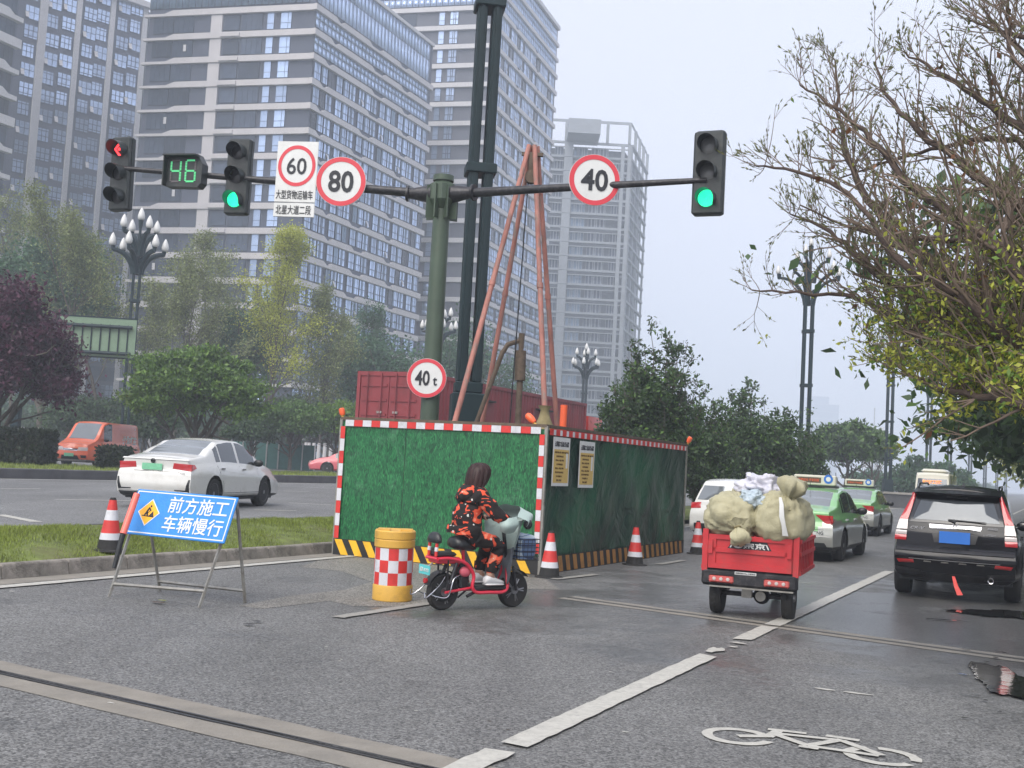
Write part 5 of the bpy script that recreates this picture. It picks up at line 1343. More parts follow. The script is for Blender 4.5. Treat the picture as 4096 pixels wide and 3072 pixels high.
one('exhaust', sv, 'chrome', lambda b, m: b.lathe([(.03, .0), (.042, -.005), (.042, .12), (.03, .12)], m, 16, T3((.50, cv.rearY(.5, .38) - .05, .355), rx=-PI / 2), cap=False), 50)
one('tow_strap', sv, 'red_light', lambda b, m: b.loft([[(-.02, -2.34, .38), (.02, -2.34, .38), (.02, -2.335, .38), (-.02, -2.335, .38)], [(.01, -2.38, .25), (.07, -2.38, .25), (.07, -2.37, .25), (.01, -2.37, .25)], [(.06, -2.42, .12), (.14, -2.42, .13), (.14, -2.41, .13), (.06, -2.41, .12)]], m))
for sx in (-1, 1): one('roof_rail', sv, 'black_gloss', lambda b, m: b.tube([(sx * .56, -1.75, 1.64), (sx * .565, -1.6, 1.70), (sx * .57, .0, 1.715), (sx * .56, .25, 1.65)], .018, m, 8), 50)
one('aerial', sv, 'black_plastic', lambda b, m: b.box((.05, -1.75, 1.69), (.09, -1.6, 1.73), m, taper=.5))
for sx in (-1, 1): cv.seam([(-.09, .45), (-.09, 1.02)], sx); cv.seam([(1.0, .45), (1.0, .98)], sx); cv.seam([(-1.2, 1.02), (-1.1, .85), (-.95, .5)], sx)
cv.mirror(.85, 1.08, 'black_gloss'); cv.handle(-.95, .93, 'black_gloss'); cv.handle(.1, .92, 'black_gloss')

# ---- green and silver taxis
def taxi(loc, rz, label):
    t = thing('taxi', label, 'taxi', loc, rz, 'green and silver taxis queueing ahead')
    def pf(x, y, z):
        if y < -2.1: thr = .92 - (.30 if abs(x) < .42 else max(0, .30 - (abs(x) - .42) * 1.1))
        else: thr = .84 + .05 * math.sin(y * 2)
        return 'taxi_green' if z > thr else 'taxi_silver'
    d = sedan_dims(); d.update(W=1.74, L=4.56, zroof=1.50, wroof=.62)
    c = Car(t, paintf=pf, rglass='car_glass_light', clad=(.30, 'black_plastic'), **d).build()
    for sx in (-1, 1):
        A = lambda pts: [(sx * x, z) for x, z in (pts if sx > 0 else [pts[1], pts[0], pts[3], pts[2]])]
        c.patch('tail_light', 'lamp_red', A([(.62, .80), (.76, .78), (.77, .955), (.42, .965)]), n=6); c.sidepatch('tail_light', 'lamp_red', [(-2.335, .78), (-2.16, .84), (-2.18, .94), (-2.335, .95)], sx)
    c.patch('bumper_low', 'black_plastic', [(-.70, .27), (.70, .27), (.62, .40), (-.62, .40)], n=10); c.patch('bumper_line', 'alu', [(-.74, .52), (.74, .52), (.74, .53), (-.74, .53)], n=10); c.patch('boot_seam', 'haz_black', [(-.6, .66), (.6, .66), (.6, .668), (-.6, .668)], off=.004, n=8, th=.01)
    plate(c, 'plate_blue', 0, .76, .44, .14)
    text('lettering', 'CNG', .1, 'sign_black', t, (.50, c.rearY(.5, .60) - .004, .60), width=.20, height=.07, bold=.01)
    one('exhaust_box', t, 'alu', lambda b, m: b.box((-.5, -2.15, .18), (.15, -1.8, .25), m)); one('aerial', t, 'black_plastic', lambda b, m: b.tube([(0, -.75, 1.5), (0, -.82, 1.62)], .006, m, 4))
    rs = one('roof_sign', t, 'paint_cream', lambda b, m: b.bbox((-.46, -.32, 1.56), (.46, -.12, 1.78), m, .02).box((-.5, -.3, 1.51), (.5, -.14, 1.56), 'black_plastic'))
    one('led_panel', rs, 'rusty', lambda b, m: b.box((-.40, -.326, 1.61), (.14, -.321, 1.73), m)); text('led_text', '文明出行 平安回家', .07, 'orange', rs, (-.13, -.328, 1.67), width=.46, height=.06)
    one('badge', rs, 'plate_blue', lambda b, m: b.lathe([(.10, 0), (.10, .006)], m, 20, T3((.30, -.321, 1.70), rx=PI / 2))); one('badge_core', rs, 'sign_white', lambda b, m: b.lathe([(.055, 0), (.055, .004)], m, 8, T3((.30, -.328, 1.70), rx=PI / 2)))
    for sx in (-1, 1): c.seam([(-.045, .36), (-.045, .92)], sx); c.seam([(1.0, .36), (1.0, .88)], sx)
    c.mirror(.86, 1.02); c.handle(-.95, .86, 'alu'); c.handle(.15, .85, 'alu')
    return t
g1 = toUV(*G(841, 561)); taxi((*UV(g1[0] + 1.3, g1[1] - .79), 0), -YAW, 'green and silver taxi directly behind the black and red tricycle load, nearer one')
cmap = {}
for c in bpy.data.objects:
    if c.parent: cmap.setdefault(c.parent.name, []).append(c)
t1_ = [o for o in bpy.data.objects if o.name == 'taxi'][0]; t1_['label'] = 'nearer green and silver taxi, partly hidden behind the sacks on the tricycle'
g2 = toUV(*G(878, 536)); copy_tree(t1_, (*UV(g2[0] + 1.3, g2[1] - .79), 0), -YAW, 'farther green and silver taxi, between the nearer taxi and the black SUV', cmap)

# ---- white hatchback beyond the hoarding
wh = thing('white_car', 'white car just beyond the hoarding, mostly hidden by the sacks', 'car', (*UV(28.8, -7.1), 0), -YAW)
cw = Car(wh, L=4.4, W=1.80, zb=.26, zroof=1.56, wroof=.63, R=.33, wheels=(-1.3, 1.3), paint='paint_white', rglass='car_glass', belt=[(-2.2, 1.0), (.8, .95), (2.2, .75)], top=[(-2.2, 1.36), (-1.95, 1.50), (-1.2, 1.56), (.2, 1.55), (.6, 1.45), (1.2, 1.05), (2.2, .8)],
    yr=[(.25, -2.1), (.45, -2.25), (.7, -2.26), (1.0, -2.18), (1.5, -1.9)], yf=[(.25, 2.1), (.6, 2.2), (.9, 2.1)], side=[(-1.7, -1.1), (-1.0, -.1), (0, .85)], topg=[(.45, 1.15, 0)], clad=(.32, 'black_plastic')).build()
for sx in (-1, 1):
    A = lambda pts: [(sx * x, z) for x, z in (pts if sx > 0 else [pts[1], pts[0], pts[3], pts[2]])]
    cw.patch('tail_light', 'lamp_red', A([(.55, .86), (.80, .84), (.80, .98), (.55, 1.0)]))
cw.patch('rear_window', 'car_glass_light', [(-.66, 1.06), (.66, 1.06), (.56, 1.40), (-.56, 1.40)], off=.012, n=10, k=4); cw.patch('bumper_low', 'black_plastic', [(-.7, .28), (.7, .28), (.7, .5), (-.7, .5)], n=10)
# ---- cream minibus beyond the SUV
p_ = P(949, 500, 57.)
mb = thing('minibus', 'cream minibus with a lit red and yellow display in its rear window', 'minibus', (p_.x + .2, 57 + 2.2, 0), -YAW)
cm = Car(mb, L=5.2, W=2.0, zb=.3, zroof=2.35, wroof=.84, R=.36, wheels=(-1.6, 1.6), paint='paint_cream', belt=[(-2.6, 1.3), (2.6, 1.1)], top=[(-2.6, 2.25), (-2.3, 2.36), (1.6, 2.36), (2.1, 2.0), (2.6, 1.3)], yr=[(.3, -2.5), (.6, -2.62), (1.3, -2.55), (2.3, -2.35)], yf=[(.3, 2.5), (.6, 2.6), (1.3, 2.5)], side=[(-2.2, -1.0), (-.9, .3), (.5, 1.6)], topg=[]).build()
cm.patch('rear_window', 'car_glass', [(-.74, 1.38), (.74, 1.38), (.68, 2.08), (-.68, 2.08)], off=.012, n=8, k=4)
one('roof_box', mb, 'paint_cream', lambda b, m: b.bbox((-.62, -1.9, 2.36), (.62, .6, 2.58), m, .12), 40)
mat('led_mixed', (.6, .2, .05), .4, var=0, emit=(1, .28, .08, 1.4)); yb_ = cm.rearY(0, 1.95)
text('display', '前方施工减速', .2, 'led_mixed', mb, (0, yb_ - .05, 1.92), width=.9, height=.2, bold=.03)
for sx in (-1, 1): cm.patch('tail_light', 'lamp_red', [(sx * .84 - .08, 1.0), (sx * .84 + .08, 1.0), (sx * .84 + .08, 1.35), (sx * .84 - .08, 1.35)], n=2)
# ---- dark car cut by the right edge
g3 = UV(24.5, 2.0)
dc = thing('dark_saloon', 'dark car by the right edge, mostly hidden beyond the black SUV', 'car', (g3[0], g3[1], 0), -YAW)
d_ = sedan_dims(); cd2 = Car(dc, paint='paint_black', **d_).build()
for px_, v_, lab in ((1000, .9, 'pale car far down the right lane'), (985, -1.2, 'grey van far ahead in the middle lane')):
    x, y = on_v(px_, v_); 
    if y > 400: continue
# ---- orange delivery van beyond the far verge
pv = P(80, 445, 50.)
ov = thing('orange_van', 'orange delivery van with white slanting lettering beyond the far grass verge', 'van', (pv.x + .3, 51.5, .5), R(180) - R(9))
co = Car(ov, L=4.7, W=1.75, zb=.25, zroof=2.0, wroof=.72, R=.33, wheels=(-1.45, 1.35), paint='paint_orange', rglass='car_glass_light', crown=.03, bulge=.05,
    belt=[(-2.35, 1.1), (1.0, 1.1), (1.7, 1.02), (2.35, .85)], top=[(-2.35, 1.93), (-2.2, 1.98), (.6, 2.0), (.9, 1.92), (1.55, 1.22), (1.75, 1.13), (2.35, .98)], yr=[(.25, -2.3), (.6, -2.36), (2, -2.25)], yf=[(.25, 2.26), (.5, 2.36), (.8, 2.32), (1.05, 2.2)],
    side=[(.32, 1.05)], topg=[(.92, 1.55, 0)], doors=((-.9, .2), (.22, 1.2)), clad=(.32, 'steel')).build()
co.patch('grille', 'chrome', [(.34, .70), (-.34, .70), (-.36, .80), (.36, .80)][::1], end='front', n=6); co.patch('grille_slot', 'haz_black', [(.33, .735), (-.33, .735), (-.33, .765), (.33, .765)], end='front', n=6, off=.02)
for sx in (-1, 1): co.patch('headlight', 'lamp_clear', [(sx * .56 + .2, .71), (sx * .56 - .2, .71), (sx * .56 - .2, .86), (sx * .56 + .2, .86)], end='front', n=4); co.patch('fog_recess', 'black_plastic', [(sx * .62 + .1, .40), (sx * .62 - .1, .40), (sx * .62 - .13, .52), (sx * .62 + .13, .52)], end='front', n=3)
co.patch('lower_grille', 'black_plastic', [(.42, .33), (-.42, .33), (-.36, .50), (.36, .50)], end='front', n=6); plate(co, 'plate_green', 0, .52, .44, .14, end='front', off=.04)
xs_ = co.half(-1, 1.0)
text('lettering', '快狗打车', .5, 'sign_white', ov, None, mtx=T3((-co.half(-1.3, 1.2) - .012, -1.30, 1.22), rx=PI / 2, rz=-PI / 2), width=1.35, height=.5, shear=.3, bold=.03)
co.sidepatch('stripe', 'sign_white', [(-2.0, 1.78), (-.75, 1.33), (-.75, 1.36), (-2.0, 1.83)], -1, .006); co.sidepatch('stripe', 'sign_white', [(-.1, .78), (.15, .94), (.15, 1.02), (-.1, .86)], -1, .006)
co.sidepatch('side_panel', 'paint_orange', [(-2.1, 1.2), (-.5, 1.2), (-.5, 1.75), (-2.1, 1.75)], -1, .012); co.mirror(1.0, 1.22); co.seam([(.2, .36), (.2, 1.1)], -1); co.seam([(-.9, .36), (-.9, 1.7)], -1); co.seam([(1.2, .5), (1.2, 1.1)], -1)
# ---- pink car peeping out by the hoarding
pk = P(341, 470, 66.); pc = thing('pink_car', 'small pinkish red car half hidden by the left edge of the hoarding', 'car', (pk.x + .6, 66, .5), R(-90) - R(8)); pc.rotation_euler = (0, 0, R(95))
d_ = sedan_dims(); cp = Car(pc, paint='paint_pink', **d_).build()
for sx in (-1, 1): cp.patch('headlight', 'lamp_clear', [(sx * .6 + .14, .60), (sx * .6 - .14, .60), (sx * .6 - .14, .70), (sx * .6 + .14, .70)], end='front', n=3)
cp.patch('grille', 'black_plastic', [(.5, .3), (-.5, .3), (-.5, .48), (.5, .48)], end='front', n=6)

# ================================================================ CONTAINER TRUCK
CU, CV = 31.0, -19.35
tr = thing('container_truck', 'dark red container on a trailer truck passing behind the hoarding', 'truck', (*UV(CU, CV), OZ - .05), -YAW)
CW, CLn, Z0, Z1 = 2.44, 13.9, 1.45, 4.10
co_ = one('container', tr, 'container_red', lambda b, m: b.box((-CW / 2 + .05, .05, Z0 + .05), (CW / 2 - .05, CLn, Z1 - .05), m))
def corr(b, m):
    n = 54; st = (CLn - .4) / n
    for sx in (-1, 1):
        for k in range(n):
            y = .2 + k * st; b.add([(sx * (CW / 2 - .045), y, z) for z in (Z0 + .15, Z1 - .12)] + [(sx * (CW / 2 - .012), y + st * .3, z) for z in (Z0 + .15, Z1 - .12)] + [(sx * (CW / 2 - .012), y + st * .7, z) for z in (Z0 + .15, Z1 - .12)] + [(sx * (CW / 2 - .045), y + st, z) for z in (Z0 + .15, Z1 - .12)], [(0, 2, 3, 1), (2, 4, 5, 3), (4, 6, 7, 5)] if sx > 0 else [(0, 1, 3, 2), (2, 3, 5, 4), (4, 5, 7, 6)], m)
o = one('side_corrugation', co_, 'container_red', corr); o['kind'] = 'stuff'
for z in (Z0, Z1 - .12):
    for sx in (-1, 1): one('frame_rail', co_, 'container_red', lambda b, m: b.box((sx * CW / 2 - .06, 0, z), (sx * CW / 2 + .01 * sx + .0, CLn + .05, z + .12), m) if sx > 0 else b.box((sx * CW / 2 - .01, 0, z), (sx * CW / 2 + .06, CLn + .05, z + .12), m))
for x in (-CW / 2, CW / 2 - .12): one('corner_post', co_, 'container_red', lambda b, m: b.box((x, -.02, Z0), (x + .12, .12, Z1), m)); one('corner_post', co_, 'container_red', lambda b, m: b.box((x, CLn - .06, Z0), (x + .12, CLn + .06, Z1), m))
for z in (Z0, Z1 - .14): one('sill', co_, 'container_red', lambda b, m: b.box((-CW / 2 + .12, -.01, z), (CW / 2 - .12, .06, z + .14), m))
for sx in (-1, 1):
    d = one('door', tr, 'container_red', lambda b, m: b.box((min(sx * .015, sx * 1.09), .02, Z0 + .15), (max(sx * .015, sx * 1.09), .06, Z1 - .15), m))
    for j in range(5): one('door_rib', d, 'container_red', lambda b, m: b.box((min(sx * .08, sx * 1.02), -.012, Z0 + .28 + j * .47), (max(sx * .08, sx * 1.02), .02, Z0 + .36 + j * .47), m, None))
    for xx in (.28, .80): one('lock_rod', d, 'container_red', lambda b, m: b.cyl((sx * xx, -.045, Z0 + .05), (sx * xx, -.045, Z1 - .05), .022, m, n=8))
    one('latch', d, 'steel', lambda b, m: b.box((sx * .3 - .09, -.06, Z0 + 1.3), (sx * .3 + .09, -.03, Z0 + 1.37), m))
for y in (3.2, 8.4): one('open_flap', tr, 'container_red', lambda b, m: b.box((CW / 2 - .01, y, Z0 + .1), (CW / 2 + .05, y + 1.9, Z1 - .55), m).box((CW / 2 + .05, y + .2, Z1 - .62), (CW / 2 + .20, y + 1.7, Z1 - .56), 'haz_black'))
one('chassis', tr, 'black_metal', lambda b, m: b.box((-.5, .3, .95), (.5, CLn + 1.5, 1.4), m))
for yw in (1.2, 2.5, 3.8, 12.4, 15.2):
    for sx in (-1, 1):
        o = one('wheel', tr, 'rubber', lambda b, m: b.lathe([(.30, 0), (.48, .01), (.51, -.05), (.51, -.26), (.3, -.3)], m, 20, T3((sx * 1.18, yw, .51), ry=sx * PI / 2)), 40); one('rim', o, 'alu', lambda b, m: b.lathe([(.30, -.01), (.26, -.07), (.0, -.04)], m, 16, T3((sx * 1.18, yw, .51), ry=sx * PI / 2)))
cab = one('cab', tr, 'truck_red', lambda b, m: b.loft([[(x, y, z) for x, y in ((-1.2, CLn + .5), (1.2, CLn + .5), (1.2, CLn + 2.4), (-1.2, CLn + 2.4))] for z in (.9, 2.2)] + [[(x, y, 3.6) for x, y in ((-1.1, CLn + .6), (1.1, CLn + .6), (1.1, CLn + 2.2), (-1.1, CLn + 2.2))]], m))
one('cab_window', cab, 'car_glass', lambda b, m: b.box((1.12, CLn + 1.2, 2.25), (1.19, CLn + 2.1, 3.1), m)); one('mirror', cab, 'black_plastic', lambda b, m: b.box((1.3, CLn + 2.2, 2.2), (1.5, CLn + 2.3, 3.0), m)); one('tank', tr, 'alu', lambda b, m: b.cyl((1.0, 8.2, .9), (1.0, 9.4, .9), .3, m))

# ================================================================ CARGO TRICYCLE
mat('tri_red', (.50, .028, .035), .42, var=.15, scale=4, bump=.15, bscale=6, dirt=(.20, .06, .05, .6), dscale=4)
gl, gr = G(713, 613), G(787, 618.5)
mu, mv = toUV((gl[0] + gr[0]) / 2, (gl[1] + gr[1]) / 2)
tc = thing('cargo_tricycle', 'red cargo tricycle with an open bed stacked with sacks, seen from behind', 'cargo tricycle', (*UV(mu + .35, mv), 0), -YAW + R(5))
BW, BL_ = 1.12, 1.62; y0 = -.72; zf, zt_ = .585, .955
one('bed_floor', tc, 'tri_red', lambda b, m: b.box((-BW / 2 + .02, y0 + .02, zf - .05), (BW / 2 - .02, y0 + BL_, zf), m))
tg = one('tailgate', tc, 'tri_red', lambda b, m: b.box((-BW / 2 + .07, y0, zf - .02), (BW / 2 - .07, y0 + .03, zt_), m))
for z, h_ in ((zf - .02, .06), (zf + .17, .05), (zt_ - .05, .055)): one('rib', tg, 'tri_red', lambda b, m: b.box((-BW / 2 + .08, y0 - .022, z), (BW / 2 - .08, y0 + .0, z + h_), m))
for x in (-BW / 2 + .08, BW / 2 - .16): one('rib', tg, 'tri_red', lambda b, m: b.box((x, y0 - .022, zf + .041), (x + .08, y0, zt_ - .051), m))
for x in (-BW / 2, BW / 2 - .065): one('corner_post', tc, 'tri_red', lambda b, m: b.box((x, y0 - .01, zf - .06), (x + .065, y0 + .06, zt_ + .06), m))
for x in (-BW / 2 + .075, BW / 2 - .13): one('latch', tg, 'tri_red', lambda b, m: b.box((x, y0 - .05, zt_ - .22), (x + .05, y0 - .02, zt_ - .06), m))
for sx in (-1, 1):
    for z in (zf - .04, zf + .18, zt_ - .04): one('side_rail', tc, 'tri_red', lambda b, m: b.box((sx * BW / 2 - .02, y0 + .06, z), (sx * BW / 2 + .02, y0 + BL_, z + .045), m))
    for k in range(9): one('side_slat', tc, 'tri_red', lambda b, m: b.box((sx * (BW / 2 - .004) - .01, y0 + .12 + k * .175, zf), (sx * (BW / 2 - .004) + .012, y0 + .18 + k * .175, zt_ - .04), m))
one('front_panel', tc, 'tri_red', lambda b, m: b.box((-BW / 2 + .02, y0 + BL_ - .03, zf), (BW / 2 - .02, y0 + BL_, zt_ + .25), m))
rbm = one('rear_bumper', tc, 'black_metal', lambda b, m: b.bbox((-BW / 2, y0 - .02, .36), (BW / 2, y0 + .05, zf - .03), m, .03).box((-BW / 2 + .1, y0 - .03, .345), (BW / 2 - .05, y0 + .02, .362), 'steel'))
for sx in (-1, 1):
    o = one('tail_light', rbm, 'lamp_pink', lambda b, m: b.bbox((sx * .32 - .145, y0 - .05, .40), (sx * .32 + .145, y0 - .018, .485), m, .015)); 
    for k in range(3): one('bulb', o, 'lamp_clear', lambda b, m: b.lathe([(.022, 0), (.015, .008)], m, 10, T3((sx * .32 - .08 + .08 * k, y0 - .051, .442), rx=PI / 2)))
one('number_strip', rbm, 'sign_white', lambda b, m: b.box((-.165, y0 - .03, .508), (.085, y0 - .021, .54), m)); text('lettering', '限载质量500kg 注意安全', .03, 'sign_black', rbm, (-.04, y0 - .032, .524), width=.23, height=.022)
one('logo_plate', tg, 'sign_black', lambda b, m: b.prism([(-.27, zt_ - .155), (.25, zt_ - .155), (.19, zt_ - .055), (-.20, zt_ - .055)], y0 - .008, y0 - .004, m))
text('lettering', '/◎宗京\\', .1, 'sign_white', tg, (-.01, y0 - .010, zt_ - .107), width=.46, height=.075, bold=.02)
for sx in (-1, 1):
    def tw(b, m):
        T = T3((sx * (BW / 2 - .14), .0 - .35, .25), ry=sx * PI / 2)
        b.lathe([(.14, .05), (.20, .07), (.235, .065), (.25, .04), (.25, -.04), (.235, -.065), (.20, -.07), (.14, -.05)], m, 28, T)
        for k in range(28):
            a = 2 * PI * k / 28; b.box((-.012, -.055, .247), (.012, .055, .255), m, T @ Matrix.Rotation(a, 4, 'Z') @ Matrix.Rotation(PI / 2, 4, 'Y') @ Matrix.Identity(4) @ T3((0, 0, 0), rx=PI / 2))
    o = one('wheel', tc, 'rubber', tw, 45); one('rim', o, 'alloy', lambda b, m: b.lathe([(.145, .04), (.13, .0), (.05, .02), (.04, .07), (0, .07)], m, 20, T3((sx * (BW / 2 - .14), -.35, .25), ry=sx * PI / 2)))
    one('mudguard', tc, 'black_plastic', lambda b, m: b.box((sx * (BW / 2 - .14) - .09, -.66, .52), (sx * (BW / 2 - .14) + .09, .02, .535), m))
one('axle', tc, 'black_metal', lambda b, m: b.cyl((-.38, -.35, .25), (.38, -.35, .25), .03, m).ell((.10, -.35, .25), (.10, .10, .10), m, 14, 10).cyl((.10, -.46, .25), (.10, -.43, .25), .06, 'steel').box((-.12, -.48, .22), (-.0, -.42, .33), 'steel'))
for sx in (-1, 1): one('leaf_spring', tc, 'black_metal', lambda b, m: b.tube([(sx * .30, -.65, .42), (sx * .30, -.35, .30), (sx * .30, .1, .42)], .022, m, 6))
one('chassis', tc, 'black_metal', lambda b, m: b.box((-.3, y0 + .1, .45), (-.24, 1.6, .52), m).box((.24, y0 + .1, .45), (.3, 1.6, .52), m).box((-.35, y0 + .05, .40), (.35, y0 + .12, .5), m))
o = one('wheel', tc, 'rubber', lambda b, m: b.lathe([(.17, .04), (.26, .05), (.28, 0), (.26, -.05), (.17, -.04)], m, 24, T3((0, 1.75, .28), ry=PI / 2)), 45)
one('fork', tc, 'black_metal', lambda b, m: b.tube([(-.08, 1.75, .28), (-.08, 1.55, .95)], .02, m, 6).tube([(.08, 1.75, .28), (.08, 1.55, .95)], .02, m, 6).tube([(-.33, 1.4, 1.12), (0, 1.52, 1.0), (.33, 1.4, 1.12)], .018, m, 6)); one('saddle', tc, 'black_plastic', lambda b, m: b.bbox((-.22, .9, .72), (.22, 1.3, .84), m, .04)); one('leg_shield', tc, 'tri_red', lambda b, m: b.box((-.25, 1.45, .45), (.25, 1.5, 1.0), m))

# ---- sacks
mat('sack_cloth', (.40, .375, .245), .75, var=.1, scale=5, bump=.35, bscale=40, dirt=(.27, .25, .15, .55), dscale=3); mat('plastic_white', (.60, .60, .68), .35, var=.08, scale=9, bump=.4, bscale=30); mat('plastic_blue', (.42, .50, .56), .3, var=.1, scale=9)
def sack(name, label, loc, r, m, neck=None, seed=0, pleats=16, amp=.035, ridge=.02, tie=None, rot=(0, 0, 0)):
    t = thing(name, label, 'sack' if 'sack' in name else 'bag', tc_m @ Vector(loc), -YAW); t.rotation_euler = (rot[0], rot[1], -YAW + rot[2])
    from mathutils import noise as mn
    n, k = 72, 44; vs, fs = [], []
    nd = Vector(neck).normalized() if neck else None
    for i in range(k + 1):
        th = PI * i / k
        for j in range(n):
            ph = 2 * PI * j / n; d = Vector((math.sin(th) * math.cos(ph), math.sin(th) * math.sin(ph), -math.cos(th)))
            rd = mn.noise(Vector((d.x * 7, d.y * 7, d.z * 2.5 + seed)))
            if nd:
                c = d.dot(nd); ref = Vector((0, 0, 1)) if abs(nd.z) < .9 else Vector((1, 0, 0)); a1 = nd.cross(ref).normalized(); a2 = nd.cross(a1); ang = math.atan2(d.dot(a2), d.dot(a1)); rd = mn.noise(Vector((math.cos(ang) * 9, math.sin(ang) * 9 + seed, c * 1.1)))
            s_ = 1 + amp * 2.2 * mn.noise(d * 1.6 + Vector((seed, 0, 0))) + amp * mn.noise(d * 4 + Vector((0, seed, 0))) - ridge * 1.6 * abs(rd) - ridge * .3 * abs(mn.noise(Vector((d.x * 3 + 9, d.y * 9, d.z * 5 + seed))))
            e = .86; v = Vector((math.copysign(abs(d.x) ** e, d.x) * r[0], math.copysign(abs(d.y) ** e, d.y) * r[1], math.copysign(abs(d.z) ** e, d.z) * r[2])) * s_
            if nd:
                c = d.dot(nd)
                if c > .25:
                    w_ = (c - .25) / .75; ref = Vector((0, 0, 1)) if abs(nd.z) < .9 else Vector((1, 0, 0)); a1 = nd.cross(ref).normalized(); a2 = nd.cross(a1); ang = math.atan2(d.dot(a2), d.dot(a1))
                    v *= 1 + (.085 * math.sin(ang * pleats + 2 * mn.noise(d * 3)) + .035 * math.sin(ang * pleats * 2.3 + seed)) * w_ * (1 - w_ * .5) + .10 * w_ ** 4
            vs.append(v[:])
    for i in range(k):
        for j in range(n): fs.append((i * n + j, i * n + (j + 1) % n, (i + 1) * n + (j + 1) % n, (i + 1) * n + j))
    np_mesh('cloth', vs, fs, [m], t, smooth=True)
    if tie:
        p0, tip, rr = Vector(tie[0]), Vector(tie[1]), tie[2]
        rings = []; ax = (tip - p0); ref = Vector((0, 1, 0)) if abs(ax.normalized().y) < .8 else Vector((1, 0, 0)); a1 = ax.normalized().cross(ref).normalized(); a2 = ax.normalized().cross(a1)
        for q, (f_, rad) in enumerate(((-.25, 1.5), (0, .45), (.12, .38), (.3, .8), (.55, 1.25), (.8, 1.35), (1, 1.0), (1.03, .4))):
            c = p0 + ax * f_; rings.append([(c + (a1 * math.cos(a) + a2 * math.sin(a)) * rr * rad * (1 + (.22 * math.sin(a * 5 + q * .5 + seed) + .13 * math.sin(a * 9 + seed)) * (1 if q > 1 else .6)))[:] for a in [2 * PI * z / 36 for z in range(36)]])
        b = B(); b.loft(rings, m); b.build('neck', t, 60); one('tie', t, 'rope', lambda b, mm: b.tube([(p0 + ax * .06 + (a1 * math.cos(a) + a2 * math.sin(a)) * rr * .46)[:] for a in [2 * PI * z / 14 for z in range(15)]], .010, mm, 6))
    return t
bpy.context.view_layer.update(); tc_m = tc.matrix_world.copy()
sack('sack', 'full khaki sack on the left, its tied end hanging over the red tailgate', (-.265, -.42, 1.185), (.345, .43, .285), 'sack_cloth', neck=(.5, -.62, -.55), seed=1.3, amp=.06, pleats=10, ridge=.09, tie=((.15, -.36, -.12), (.22, -.45, -.30), .085))
sack('sack', 'khaki sack on the right with radiating folds and a tied top', (.315, -.42, 1.155), (.345, .43, .325), 'sack_cloth', neck=(.12, -.30, .95), seed=4.1, pleats=17, amp=.06, ridge=.06, tie=((.10, -.20, .26), (.19, -.24, .50), .115))
sack('sack', 'pale khaki sack lying behind the other two on the tricycle', (-.05, .15, 1.28), (.34, .45, .34), 'sack_cloth', seed=6.6, amp=.07, neck=(-.2, .3, .9))
sack('plastic_bag', 'crumpled lilac white plastic bag on top of the sacks', (.04, -.26, 1.545), (.27, .22, .165), 'plastic_white', seed=2.2, amp=.22, ridge=.20, rot=(0, .1, .3))
sack('plastic_bag', 'small bluish plastic bag wedged between the two front sacks', (-.03, -.50, 1.38), (.17, .2, .12), 'plastic_blue', seed=8.2, amp=.20, ridge=.18)
rg = thing('white_cloth_strip', 'white cloth strip hanging down the front of the right sack', 'cloth strip', tc_m @ Vector((.36, -.88, 1.32)), -YAW)
one('strip', rg, 'sign_white', lambda b, m: b.loft([[(x - w_ / 2, y, z), (x + w_ / 2, y - .012, z), (x + w_ / 2, y, z), (x - w_ / 2, y + .012, z)] for x, y, z, w_ in ((-.03, .05, .12, .03), (0, -.005, .04, .05), (.01, -.015, -.10, .06), (.035, -.01, -.2, .05), (.05, .03, -.32, .07))], m), 60)
